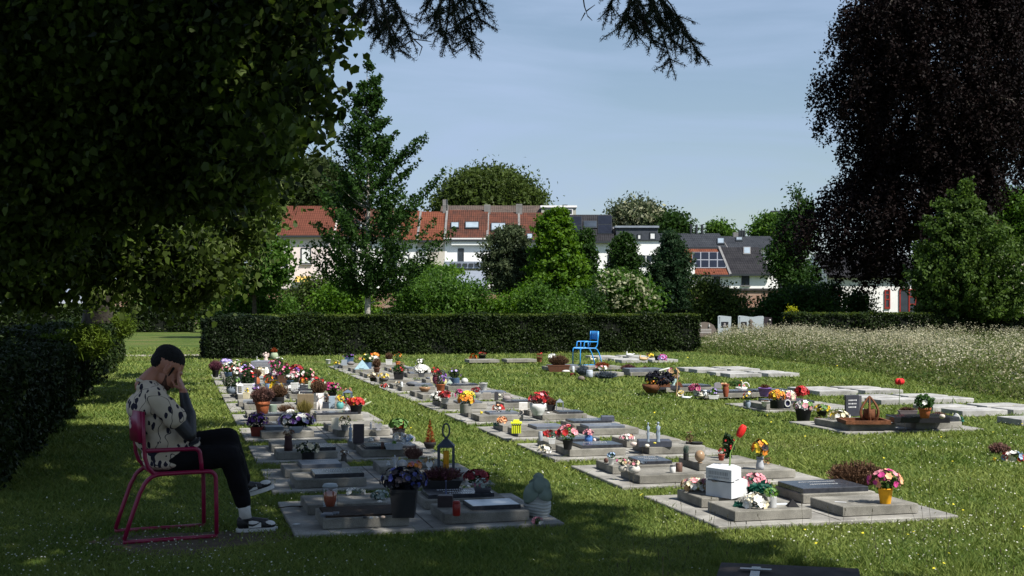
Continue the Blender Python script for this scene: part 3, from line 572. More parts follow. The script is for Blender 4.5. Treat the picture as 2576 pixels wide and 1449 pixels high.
p_dkframe = mat('dark_frame', (.03,.035,.04), .5, .1); p_wframe = mat('white_frame', (.72,.72,.70), .5, .05); p_shut = mat('roller_shutter', (.33,.34,.36), .6, .1, 3)
glass = mat('window_glass', (.030,.038,.048), .08, .3, 1.5, spec=.6); sky_glass = mat('skylight_glass', (.26,.31,.35), .15, .15, 2, spec=.5); solar = mat('solar_cells', (.008,.010,.018), .5, .2, 2, spec=.15); alum = mat('aluminium_rail', (.50,.52,.55), .4, .05, metal=.4)
bricks = bpy.data.materials.new('old_brick'); bricks.use_nodes = True
n_ = bricks.node_tree; b_ = n_.nodes['Principled BSDF']; b_.inputs['Roughness'].default_value = .95; c_ = n_.nodes.new('ShaderNodeTexCoord'); br_ = n_.nodes.new('ShaderNodeTexBrick'); mp_ = n_.nodes.new('ShaderNodeMapping'); mp_.inputs['Rotation'].default_value = (math.pi/2, 0, 0)
lnk(n_, c_.outputs['Object'], mp_.inputs[0]); lnk(n_, mp_.outputs[0], br_.inputs['Vector']); br_.inputs['Color1'].default_value = (.34,.16,.10,1); br_.inputs['Color2'].default_value = (.22,.11,.075,1); br_.inputs['Mortar'].default_value = (.33,.27,.22,1)
br_.inputs['Scale'].default_value = 2.2; br_.inputs['Mortar Size'].default_value = .02
tn_ = n_.nodes.new('ShaderNodeTexNoise'); tn_.inputs['Scale'].default_value = .7; tn_.inputs['Detail'].default_value = 7; lnk(n_, c_.outputs['Object'], tn_.inputs['Vector']); mxn = n_.nodes.new('ShaderNodeMixRGB'); mxn.inputs['Color2'].default_value = (.36,.30,.25,1)
mrn = n_.nodes.new('ShaderNodeMapRange'); mrn.inputs['From Min'].default_value = .42; mrn.inputs['From Max'].default_value = .62; mrn.inputs['To Max'].default_value = .75; lnk(n_, tn_.outputs['Fac'], mrn.inputs['Value']); lnk(n_, mrn.outputs[0], mxn.inputs[0]); lnk(n_, br_.outputs[0], mxn.inputs[1]); lnk(n_, mxn.outputs[0], b_.inputs['Base Color'])

def house(label, Z, x0, x1, ey, ry, wall, roof, depth=9.0, wins=(), lights=(), panels=(), gutter=True, flatroof=False, name='row_house', flash=True, chim=(), rd=None, group='row houses beyond the brick wall'):
    k = Z/F; xc = (x0+x1)/2; o = empty(name, CW((xc-CX)*k, Z), label, 'house', group)
    X = lambda p, z=Z: (p-CX)/F*z-(xc-CX)*k
    Y = lambda p, z=Z: H+(HY-p)/F*z
    a, b = X(x0), X(x1); he = Y(ey); r = rd or depth/2; hr = Y(ry, Z+r)
    m = MB()
    if flatroof: m.box(a, b, 0, depth, 0, he)
    else:
        m.box(a, b, 0, depth, 0, he)
        m.add([(a, 0, he), (a, depth, he), (a, r, hr-.03)], [(0, 2, 1)]); m.add([(b, 0, he), (b, depth, he), (b, r, hr-.03)], [(0, 1, 2)])
    m.build('wall', wall, o)
    q = MB()
    if flatroof: q.box(a-.1, b+.1, -.15, depth+.1, he+.004, Y(ry))
    else:
        sl_ = (hr-he)/r; t = .16
        q.add([(a, -.3, he-.3*sl_), (b, -.3, he-.3*sl_), (b, r, hr), (a, r, hr), (a, depth, he), (b, depth, he)], [(0, 1, 2, 3), (3, 2, 5, 4)])
        q.add([(a, -.3, he-.3*sl_-t), (b, -.3, he-.3*sl_-t), (b, -.3, he-.3*sl_), (a, -.3, he-.3*sl_)], [(0, 1, 2, 3)])
    rf = q.build('roof', roof, o)
    if not flatroof:
        if gutter: g = MB(); g.box(a, b, -.46, -.302, he-.3*sl_-.16, he-.3*sl_+.02); g.build('gutter', p_dkframe, o)
        if flash:
            g = MB()
            for xx in (a, ): g.add([(xx-.10, -.3, he-.3*sl_+.04), (xx+.10, -.3, he-.3*sl_+.04), (xx+.10, r, hr+.1), (xx-.10, r, hr+.1), (xx-.10, -.3, he-.3*sl_-.2), (xx+.10, -.3, he-.3*sl_-.2), (xx+.10, r, hr-.1), (xx-.10, r, hr-.1)], [(0, 1, 2, 3), (4, 5, 1, 0), (5, 6, 2, 1), (7, 4, 0, 3)])
            g.build('party_wall_flashing', p_lead, o)
        def onroof(px, py):
            y = (Y(py)-he)/(sl_-(HY-py)/F); return (X(px, Z+y), y, he+sl_*y)
        nrm = Vector((0, -sl_, 1)).normalized()
        def rquad(u0, v0, u1, v1, lift, th, mt, nm, par):
            P = [Vector(onroof(u0, v1)), Vector(onroof(u1, v1)), Vector(onroof(u1, v0)), Vector(onroof(u0, v0))]; g = MB()
            up = [p+nrm*(lift+th) for p in P]; lo = [p+nrm*lift for p in P]; g.add(lo+up, [(4, 5, 6, 7), (0, 1, 5, 4), (1, 2, 6, 5), (2, 3, 7, 6), (3, 0, 4, 7)]); return g.build(nm, mt, par)
        for (u0, v0, u1, v1, kind) in lights:
            f = rquad(u0-2, v0-2, u1+2, v1+2, .005, .12, p_dkframe if kind != 'w' else p_lead, 'skylight', o); rquad(u0, v0, u1, v1, .128, .02, glass if kind == 'd' else sky_glass, 'pane', f)
        for (u0, v0, u1, v1, nx, ny) in panels:
            for i in range(nx):
                for j in range(ny):
                    du, dv = (u1-u0)/nx, (v1-v0)/ny; sk = -(j/ny)*0
                    f = rquad(u0+du*i, v0+dv*j, u0+du*(i+1)-.6, v0+dv*(j+1)-.6, .02, .06, alum if nx > 2 else p_dkframe, 'solar_panel', o); rquad(u0+du*i+.8, v0+dv*j+.8, u0+du*(i+1)-1.4, v0+dv*(j+1)-1.4, .083, .01, solar, 'cells', f)
    for wd in wins:
        u0, v0, u1, v1, kind = wd[:5]; xa, xb, zb, zt = X(u0), X(u1), Y(v1), Y(v0); fm = p_wframe if kind in 'ws' else p_dkframe; g = MB(); t = .09
        g.box(xa, xb, -.06, -.003, zb, zb+t); g.box(xa, xb, -.06, -.003, zt-t, zt); g.box(xa, xa+t, -.06, -.003, zb+t, zt-t); g.box(xb-t, xb, -.06, -.003, zb+t, zt-t)
        if kind == 'g':
            for i in (1, 2): g.box(xa+(xb-xa)*i/3-.03, xa+(xb-xa)*i/3+.03, -.05, -.003, zb+t, zt-t)
            for i in (1, 2, 3): g.box(xa+t, xb-t, -.045, -.004, zb+(zt-zb)*i/4-.03, zb+(zt-zb)*i/4+.03)
        elif xb-xa > 1.1: g.box((xa+xb)/2-.04, (xa+xb)/2+.04, -.05, -.003, zb+t, zt-t)
        f = g.build('door' if kind == 'D' else 'window', fm, o); p = MB(); p.box(xa+t, xb-t, -.03, -.004, zb+t, zt-t); p.build('pane', p_shut if kind == 's' else (p_wframe if kind == 'b' else glass), f)
        s_ = MB(); s_.box(xa-.08, xb+.08, -.16, -.003, zb-.1, zb-.003); s_.build('sill', p_lead, f)
    for (u, wd, ht) in chim:
        z = Z+r; g = MB(); g.box(X(u, z)-wd/2, X(u, z)+wd/2, r-.3, r+.3, hr-.5, hr+ht, c=.03); c = g.build('chimney', p_dkframe if wd < .3 else p_lead, o)
    o['_'] = 0; del o['_']; return o, X, Y
ZH = 120
house('pale pink rendered house with a red roof and yellow awning behind the maple', ZH, 698, 838, 588, 518, p_pink, t_red, wins=[(757,623,783,664,'b'),(712,600,728,622,'w'),(712,655,726,690,'w')], flash=False)
o, X, Y = house('house behind the slender dark tree with a brown tiled roof', ZH+1, 840, 1000, 592, 524, p_white, t_brown, wins=[(880,625,900,660,'w'),(960,560,985,586,'w')], lights=[(905,562,925,576,'l')])
m = MB(); m.box(-7.2+1.4, -7.2+3, -.9, -.06, .9, 1.0); 
house('white house with a wide white dormer, left of the beige wall', ZH, 1000, 1050, 600, 530, p_white, t_orange, wins=[(1012,640,1030,668,'b')], flash=True)
house('narrow beige house with an orange roof and a closed grey shutter', ZH, 1050, 1119, 600, 532, p_beige, t_orange, wins=[(1041+10,624,1073+2,664,'s')])
o, X, Y = house('white house with a bracketed cornice, one tall dark window and two skylights', ZH, 1119, 1226, 598, 528, p_white, t_brown, wins=[(1152,625,1167,660,'d')], lights=[(1136,563,1153,574,'l'),(1172,562,1203,575,'l')], chim=[(1121,.5,.5),(1124,.12,1.0)])
m = MB()
for i in range(8):
    x = X(1136+i*11.5); m.box(x, x+.42, -.34, -.004, Y(617), Y(603))
m.box(X(1121), X(1224), -.36, -.004, Y(603)+.003, Y(599)); m.build('cornice', p_wframe, o)
m = MB(); m.box(X(1119), X(1226), -1.6, -.004, Y(676), Y(659)); m.build('balcony', p_zinc, o)
m = MB()
for i in range(6): m.box(X(1136+i*15), X(1136+i*15+11), -1.68, -1.605, Y(672), Y(664))
m.build('balcony_opening', p_dkframe, o)
m = MB(); m.add([(X(1136), -6, Y(724, ZH-6)), (X(1228), -6, Y(724, ZH-6)), (X(1226), -1.7, Y(682)), (X(1136), -1.7, Y(682))], [(0, 1, 2, 3)]); m.box(X(1136), X(1226), -5.9, -1.7, 0, Y(726, ZH-6)); m.build('lean_to_roof', p_zinc, o)
house('brown roofed house with one large skylight, its wall hidden by trees', ZH, 1226, 1306, 598, 534, p_white, t_brown, lights=[(1237,565,1270,581,'l')], chim=[(1226,.6,.7)])
house('weathered tiled roof house behind the lime green tree', ZH, 1306, 1428, 600, 535, p_white, t_brown, lights=[(1327,592,1338,602,'l')], chim=[(1306,.6,.8)])
o, X, Y = house('long low house with an old brown roof ridge above the red roofs', ZH+14, 1105, 1362, 545, 517, p_beige, t_moss, flash=False, gutter=False, chim=[(1120,.5,.6)], name='back_house')
o, X, Y = house('flat topped cream building with two small windows above the roofs', ZH+14, 1362, 1449, 522, 517, mat('cream_render', (.36,.36,.30), .9, .06, 1), p_white, flatroof=True, wins=[(1411,525,1423,541,'w'),(1429,525,1441,541,'w')], name='back_house', chim=())
m = MB(); m.box(X(1417), X(1430), 2, 3, Y(517), Y(511)); m.build('roof_vent', p_dkframe, o)
house('white house with a black roof bearing solar panels and a skylight', ZH, 1432, 1546, 603, 540, p_white, t_black, wins=[(1479,630,1503,691,'b'),(1529,640,1541,666,'g')], lights=[(1470,560,1500,574,'d')], panels=[(1434,546,1464,592,1,2),(1504,544,1540,590,1,2)], chim=())
house('white house with a dark flat-fronted attic and three small windows', ZH, 1546, 1662, 606, 603, p_white, p_dkframe, flatroof=True, wins=[(1600,640,1650,662,'w')], depth=8)
o, X, Y = house('dark slate attic storey with three small windows below the blossoming tree', ZH+.9, 1550, 1655, 573, 568, mat('slate_cladding', (.045,.052,.064), .7, .2, 3), p_zinc, flatroof=True, wins=[(1571,588,1582,603,'b'),(1603,588,1614,603,'b'),(1634,584,1650,603,'b')], depth=6, name='attic_storey')
house('long dark grey felt roofed house above the orange tiled roof', ZH+9, 1655, 1828, 620, 587, p_white, t_slate, flash=False, chim=[(1738,.16,.9),(1752,.16,.9),(1766,.16,.9)], lights=[(1806,603,1820,614,'l')], name='back_house')
house('white house with an orange tiled roof covered by eight solar panels', ZH-4, 1738, 1836, 688, 626, p_white, t_orange, wins=[(1795,695,1811,716,'d')], panels=[(1742,636,1826,676,4,2)], rd=6, depth=12)
house('white house with a large black tiled roof and an arched dark door', ZH-4, 1836, 1940, 686, 622, p_white, t_black, wins=[(1865,692,1885,718,'d')], lights=[(1872,626,1886,640,'w')], rd=6, depth=12)
house('dark roofed back house with a small roof light and thin chimney pipes', ZH+9, 1828, 1960, 622, 594, p_white, t_slate, lights=[(1853,600,1866,606,'l')], chim=[(1850,.5,.35),(1860,.14,.6),(1866,.14,.6),(1872,.14,.6)], name='back_house')
house('small white block with a zinc edge left of the solar panel roof', ZH-5, 1712, 1748, 664, 660, p_white, p_zinc, flatroof=True, depth=5, name='white_extension')
house('dark steep gabled house partly behind the slender green tree', ZH+20, 1962, 2010, 575, 530, t_slate, t_slate, flash=False, gutter=False, name='gabled_house', depth=10)
o, X, Y = house('low white house with red framed windows and an open red door', 92, 2080, 2322, 690, 640, p_white, t_black, flash=False, name='white_cottage', group=None, gutter=False)
redp = mat('red_paint', (.26,.030,.022), .5, .1, 4)
for u0, v0, u1, v1, nm in [(2225,729,2239,777,'window'),(2262,727,2305,784,'door'),(2103,735,2113,776,'window')]:
    g = MB(); t = .09; xa, xb, zb, zt = X(u0), X(u1), Y(v1), Y(v0)
    g.box(xa, xa+t, -.08, -.004, zb, zt); g.box(xb-t, xb, -.08, -.004, zb, zt); g.box(xa+t, xb-t, -.08, -.004, zt-t, zt)
    if nm == 'window': g.box(xa+t, xb-t, -.08, -.004, zb, zb+t*1.5); g.box(xa+t, xb-t, -.07, -.004, (zb+zt)/2-.04, (zb+zt)/2+.04); g.box(xa+t, xb-t, -.07, -.004, zb+(zt-zb)*.75-.03, zb+(zt-zb)*.75+.03)
    else:
        xm = X(2285); g.box(xm, xm+t, -.08, -.004, zb, zt-t)
        for zz in (.33, .66): g.box(xm+t, xb-t, -.07, -.004, zb+(zt-zb)*zz-.04, zb+(zt-zb)*zz+.04)
    f = g.build(nm, redp, o); p = MB(); p.box(xa+t, xb-t, -.03, -.005, zb, zt-t); p.build('pane', glass, f)
house('red brown roofed house behind the light green tree at the right edge', 110, 2480, 2640, 600, 540, p_beige, t_brown, flash=False, name='brick_house', group=None)
# awning and plain details of the pink house
o = empty('awning', D(760, 702, ZH-.8), 'yellow awning on the pink house left of the slender tree', 'awning'); m = MB(); m.add([(-.65, -.5, -.28), (.65, -.5, -.28), (.65, .7, .28), (-.65, .7, .28), (-.65, -.5, -.34), (.65, -.5, -.34), (.65, .7, .22), (-.65, .7, .22)], [(0, 1, 2, 3), (7, 6, 5, 4), (4, 5, 1, 0), (1, 5, 6, 2), (0, 3, 7, 4)]); m.build('canvas', flat((.62,.40,.10)), o); m = MB(); m.tube([(-.65, -.5, -.3), (.65, -.5, -.3)], .03, 6); m.build('bar', alum, o)
# brick cemetery wall
o = empty('brick_wall', CW((1180-CX)/F*96, 96), 'old brick cemetery wall with a dark coping behind the shrubs', 'wall')
zt = H+(HY-731)/F*96; m = MB(); m.box(-26, 24.5, 0, .4, 0, zt); m.build('brickwork', bricks, o); m = MB(); m.box(-26.1, 24.6, -.12, .52, zt+.003, zt+.16, c=.05); m.build('coping', mat('dark_coping', (.040,.038,.038), .9, .3, 5), o)
# ------------------------------------------------------------------ graves: pads, slabs, plaques
m_pad = mat('pad_concrete', (.21,.20,.18), .9, .2, 3.5, bump=.25, bscale=120, col2=(.36,.35,.32), speck=.22); m_slab = mat('slab_concrete', (.165,.158,.135), .9, .25, 5, bump=.35, bscale=160, col2=(.30,.285,.25), speck=.30)
m_slab2 = mat('pale_slab_concrete', (.30,.295,.28), .85, .2, 5, bump=.2, bscale=120, col2=(.44,.43,.41), speck=.2)
m_dark = mat('polished_dark_granite', (.022,.024,.030), .22, .3, 30, spec=.5, col2=(.045,.048,.058)); m_blue = mat('bluestone', (.085,.095,.115), .4, .2, 12, spec=.4, col2=(.14,.155,.18))
m_ins = mat('pale_lettering', (.45,.46,.47), .6, .1); m_photo = mat('pale_photo_print', (.30,.34,.40), .25, .3, 6, spec=.5, col2=(.50,.55,.60))
ORD = ['nearest', 'second', 'third', 'fourth', 'fifth', 'sixth', 'seventh', 'eighth', 'ninth', 'tenth', 'eleventh', 'twelfth']
PADS = []; SL = {}; rs = random.Random(5)
def pad(x0, y0, x1, y1, label):
    PADS.append((x0, y0, x1, y1)); o = empty('grave_pad', ((x0+x1)/2, y0, 0), label, 'paving slab', 'concrete pads under the graves', 0); o['kind'] = 'thing'; m = MB(); w_ = (x1-x0)/2
    m.box(-w_, w_, 0, y1-y0, 0, .03, c=.006); m.build('slab', m_pad, o)
    m = MB()                                          # joints between the cast plates
    m.box(-.004, .004, .01, y1-y0-.01, .0302, .032); m.build('joint', mat('dark_joint', (.06,.055,.05), .95, .2), o); return o
def slab(key, x0, y0, w_, d, label, h=.075, material=None, z=.03):
    rot = rs.uniform(-.012, .012); o = empty('grave_slab', (x0+w_/2, y0, z), label, 'grave slab', 'grave slabs', rot); o['kind'] = 'thing'; m = MB()
    m.box(-w_/2+.02, w_/2-.02, .02, d-.02, 0, .006); m.box(-w_/2, w_/2, 0, d, .006, h, c=.005); m.build('block', material or m_slab, o); SL[key] = (o, w_, d, h); return o
def plaque(key, fx0, fx1, fy0, fy1, h=.03, material=None, ins=2, label=None, seed=0):
    o, w_, d, sh = SL[key]; m = MB(); x0, x1, y0, y1 = -w_/2+fx0*w_, -w_/2+fx1*w_, fy0*d, fy1*d
    m.box(x0, x1, y0, y1, sh+.0005, sh+h, c=.004); p = m.build('name_plate', material or m_dark, o)
    if ins:
        r = random.Random(seed+hash(key[0])%7 if 0 else seed); q = MB(); cx_ = (x0+x1)/2
        for i in range(ins):
            yy = y0+(y1-y0)*(.72-.3*i); x = cx_-(x1-x0)*(.28-.06*i)
            while x < cx_+(x1-x0)*(.28-.06*i):
                l = r.uniform(.006, .016); q.box(x, x+l, yy, yy+.022, sh+h+.0008, sh+h+.002); x += l+.007
        q.build('inscription', m_ins, p)
    return p
AY = lambda k: 8.95+2.075*k
BY = lambda k: 8.53+2.03*k
SLOT = {'FL': (.20, .12), 'FR': (1.04, .12), 'BL': (.18, .78), 'BR': (1.04, .78)}; SN = {'FL': 'front left', 'FR': 'front right', 'BL': 'back left', 'BR': 'back right'}
for col, x0, yf, n, rn in (('A', .80, AY, 10, 'leftmost'), ('B', 3.70, BY, 12, 'middle')):
    for k in range(n):
        pad(x0, yf(k), x0+1.9, yf(k)+1.5, 'flat concrete pad under the %s grave group of the %s row' % (ORD[k], rn))
        for s_ in SLOT:
            if col == 'B' and k in (5, 8) and s_ == 'BR': continue
            dx, dy = SLOT[s_]; slab((col, k, s_), x0+dx+rs.uniform(-.02, .02), yf(k)+dy+rs.uniform(-.02, .02), .60 if s_[1] == 'L' else .62, .50, '%s concrete slab of the %s grave group in the %s row' % (SN[s_], ORD[k], rn))
# the right-hand rows
Cs = [('C',0,7.98,14.42,.62,.9),('C',1,8.88,14.42,.64,.55),('C',2,8.35,17.52,.85,.8),('C',3,8.4,19.9,.9,.5),('C',4,8.3,21.4,.9,.6),('C',5,9.3,19.95,.7,.5),('C',6,8.45,26.3,.8,.6),('C',7,9.4,26.3,.8,.6),('C',8,8.35,28.9,.8,.6),('C',9,9.3,28.9,.8,.6),('C',10,7.4,33.0,.8,.6),('C',11,8.4,33.0,.8,.6)]
for c, k, x, y, w_, d in Cs:
    slab((c, k), x, y, w_, d, 'concrete slab %s from the front in the row right of the blue chair' % ORD[k], h=.08)
pad(7.85, 14.30, 9.75, 15.8, 'flat concrete pad under the rust sculpture and the black plate'); pad(8.3, 17.45, 9.9, 18.9, 'flat concrete pad under the black planter with orange flowers')
k = 0
for y in (13.95, 16.0, 18.1, 20.15, 25.5, 27.35, 32.4, 34.3):
    for s_, dx, dy in (('near left', 0, .1), ('near right', .86, .1), ('rear left', 0, .78), ('rear right', .86, .78)):
        if y < 14.5 and s_[:4] == 'near': continue
        slab(('D', k), 10.62+dx+(.75 if y > 25 else 0)+rs.uniform(-.03, .03), y+dy, .72, .52, 'bare pale slab, %s of the %s group in the rightmost row' % (s_, ORD[[13.95, 16.0, 18.1, 20.15, 25.5, 27.35, 32.4, 34.3].index(y)]), h=.085, material=m_slab2, z=.0); k += 1
for a in [(('A',0,'BR'),.05,.88,.1,.75,.03,m_dark,3),(('A',1,'FL'),.28,.98,.1,.85,.035,m_dark,2),(('A',1,'BL'),.25,.85,.1,.85,.035,m_blue,2),(('A',2,'FR'),.06,.9,.08,.8,.03,m_dark,2),(('A',2,'FL'),.5,.98,.1,.85,.035,m_dark,1),(('A',3,'FL'),.1,.45,.4,.9,.04,m_blue,0),
          (('A',3,'BL'),.1,.9,.2,.8,.03,m_dark,2),(('A',4,'FL'),.1,.9,.1,.8,.03,m_dark,2),(('A',4,'FR'),.02,.9,.1,.8,.03,m_dark,2),(('A',5,'FL'),.1,.9,.1,.8,.03,m_dark,2),(('A',5,'BR'),.1,.9,.1,.8,.03,m_dark,2),(('A',6,'FR'),.1,.9,.1,.8,.03,m_dark,2),(('A',7,'FR'),.1,.9,.1,.8,.04,m_dark,2),(('A',7,'FL'),.1,.9,.1,.8,.04,m_dark,2),(('A',8,'FR'),.1,.9,.1,.8,.04,m_blue,2),(('A',6,'BR'),.1,.9,.1,.8,.04,m_dark,0),
          (('B',0,'BR'),.02,.93,.06,.95,.04,m_dark,2),(('B',1,'BL'),.5,.99,.1,.9,.03,m_dark,2),(('B',2,'FL'),.25,.98,.1,.8,.035,m_dark,2),(('B',2,'BL'),.3,.95,.1,.8,.03,m_dark,1),(('B',3,'FL'),.4,.98,.12,.9,.035,m_blue,1),(('B',3,'FR'),.02,.75,.1,.8,.03,m_blue,2),(('B',3,'BR'),.05,.85,.1,.8,.03,m_dark,2),(('B',4,'FL'),.3,.95,.3,.9,.03,m_blue,1),(('B',4,'FR'),.4,.95,.1,.7,.03,m_dark,1),(('B',5,'FL'),.3,.9,.1,.8,.03,m_blue,2),(('B',5,'FR'),.1,.9,.1,.8,.03,m_dark,2),
          (('B',6,'FR'),.1,.9,.1,.8,.03,m_blue,2),(('B',7,'FR'),.1,.9,.1,.8,.03,m_dark,2),(('B',7,'FL'),.4,.95,.1,.8,.04,m_blue,1),(('B',8,'FR'),.1,.9,.1,.8,.03,m_blue,2),(('B',9,'FR'),.1,.9,.1,.8,.03,m_blue,2),(('B',10,'FR'),.1,.9,.1,.8,.03,m_blue,2),
          (('C',1),.0,.97,.05,.95,.06,m_dark,2),(('C',2),.2,.95,.1,.8,.04,m_dark,0),(('C',3),.05,.95,.05,.8,.035,m_dark,2),(('C',5),.05,.95,.05,.8,.035,m_dark,2),(('C',4),.1,.95,.05,.8,.035,m_dark,2),(('C',7),.0,.95,.1,.9,.07,m_blue,0),(('C',8),.1,.9,.1,.8,.04,m_blue,1)]:
    plaque(*a, seed=len(SL)+a[0][1])
# front-left grave: raised frame filled with dark soil; front-right grave: pale photo plate
plaque(('A',0,'FL'), .04, .96, .08, .92, .012, mat('dark_grave_soil', (.030,.020,.014), .95, .4, 40, bump=.6, bscale=120), 0)
p = plaque(('A',0,'FR'), .36, .94, .2, .82, .03, m_dark, 0); o, w_, d, sh = SL[('A',0,'FR')]; m = MB(); m.box(-w_/2+.375*w_, -w_/2+.93*w_, .215*d, .805*d, sh+.0305, sh+.032); m.build('photo_face', m_photo, p)

# ------------------------------------------------------------------ grave gifts
PALC = dict(w=(.72,.71,.66), c=(.62,.55,.38), y=(.72,.50,.03), o=(.62,.20,.02), r=(.42,.020,.020), m=(.52,.05,.22), p=(.62,.24,.28), v=(.13,.045,.24), l=(.42,.34,.66), d=(.16,.010,.018), b=(.04,.05,.20), n=(.10,.045,.025), t=(.40,.25,.12), k=(.016,.014,.022), h=(.25,.10,.15), e=(.30,.42,.60), g=(.10,.20,.05), a=(.70,.34,.18))
PALC['s'] = (.26,.32,.30)
FM = lambda ch: mat('petal_'+{'w':'white','c':'cream','y':'yellow','o':'orange','r':'red','m':'magenta','p':'pink','v':'violet','l':'lavender','d':'dark_red','b':'navy','n':'brown','t':'tan','k':'blackish','h':'mauve','e':'pale_blue','g':'green','a':'apricot','s':'silver_green'}[ch], PALC[ch], .6, .15, 30, island=.3)
lf = {'g': leafmat('pot_plant_leaves', (.018,.050,.012), (.06,.12,.03), trans=.25, big=8), 'd': leafmat('dark_pot_leaves', (.010,.024,.010), (.03,.055,.020), trans=.2, big=8), 'n': leafmat('dry_brown_twigs', (.055,.030,.018), (.19,.11,.065), trans=.1, big=8), 's': leafmat('silvery_leaves', (.08,.12,.10), (.20,.26,.22), trans=.2, big=8),
      't': leafmat('teal_plastic_leaves', (.010,.075,.055), (.04,.16,.11), trans=.2, big=8), 'h': leafmat('heather_twigs', (.10,.045,.04), (.28,.16,.13), trans=.1, big=8), 'r': leafmat('rust_red_twigs', (.16,.03,.012), (.32,.07,.02), trans=.15, big=8), 'y': leafmat('straw_leaves', (.13,.11,.03), (.32,.26,.09), trans=.3, big=8), 'l': leafmat('fresh_green_leaves', (.08,.20,.02), (.20,.36,.05), trans=.3, big=8), 'k': leafmat('blackish_leaves', (.008,.008,.014), (.022,.022,.034), trans=.1, big=8), 'v': leafmat('lavender_stems', (.05,.07,.09), (.13,.16,.20), trans=.1, big=8), 'm': leafmat('plum_twigs', (.07,.020,.035), (.19,.07,.10), trans=.1, big=8)}
terra = (.36,.105,.040)
def potmesh(shape, r, h):
    m = MB(); m.smooth = False
    if shape == 'terr': m.smooth = True; m.lathe([(r*.66, 0), (r*.90, h*.74), (r*.9, h*.75), (r, h*.755), (r, h), (r*.9, h), (r*.86, h*.9)], 18)
    elif shape == 'tap': m.smooth = True; m.lathe([(r*.68, 0), (r*.7, h*.02), (r*.97, h*.93), (r, h*.94), (r, h), (r*.92, h), (r*.9, h*.92)], 16)
    elif shape == 'cyl': m.smooth = True; m.lathe([(r*.92, 0), (r*.96, h*.04), (r*.96, h*.95), (r, h), (r*.88, h), (r*.86, h*.9)], 16)
    elif shape == 'bowl': m.smooth = True; m.lathe([(r*.55, 0), (r*.55, h*.08), (r*.8, h*.3), (r*.95, h*.65), (r, h), (r*.93, h), (r*.85, h*.85)], 18)
    elif shape == 'round': m.smooth = True; m.lathe([(r*.55, 0), (r*.85, h*.2), (r, h*.5), (r*.88, h*.82), (r*.66, h), (r*.6, h), (r*.6, h*.9)], 18)
    elif shape == 'vase': m.smooth = True; m.lathe([(r*.6, 0), (r*.62, h*.05), (r*.95, h*.55), (r*.8, h*.8), (r*.72, h*.92), (r*.95, h), (r*.85, h), (r*.65, h*.9)], 16)
    elif shape == 'flute': m.smooth = True; m.lathe([(r*.75, 0), (r*.8, h*.3), (r*.62, h*.7), (r*.72, h), (r*.62, h), (r*.55, h*.9)], 14)
    elif shape in ('sq', 'trough'):
        rx = r; ry = r if shape == 'sq' else r*.42
        m.box(-rx, rx, -ry, ry, 0, h*.88, top=1.0, c=0)
        m.v = [(x*(.82+.18*(z/(h*.88))), y*(.82+.18*(z/(h*.88))), z) for x, y, z in m.v]
        for a, b, c, d in ((-rx*1.04, rx*1.04, -ry*1.04, -ry*.86), (-rx*1.04, rx*1.04, ry*.86, ry*1.04), (-rx*1.04, -rx*.86, -ry*.86, ry*.86), (rx*.86, rx*1.04, -ry*.86, ry*.86)): m.box(a, b, c, d, h*.88+.0005, h, c=.002)
    return m
def fl(C, N, rf, rng, mats_cols, mi):
    """flower heads: a ring of petals cupped around a small heart"""
    V = []; n = len(C); u = np.cross(N, [0.3, .2, .93]); u /= np.linalg.norm(u, axis=1, keepdims=True)+1e-9; v = np.cross(N, u); out = []; idx = []
    r = rf*rng.uniform(.75, 1.2, n)[:, None]; ph = rng.uniform(0, 6.28, n)
    for p in range(6):
        a0 = ph+p*math.pi/3; d = u*np.cos(a0)[:, None]+v*np.sin(a0)[:, None]; e = -u*np.sin(a0)[:, None]+v*np.cos(a0)[:, None]
        out.append(np.stack([C, C+d*r*.62+e*r*.42+N*r*.18, C+d*r+N*r*.30, C+d*r*.62-e*r*.42+N*r*.18], 1)); idx.append(mi)
    return np.concatenate(out), np.concatenate(idx)
CNT = [0]
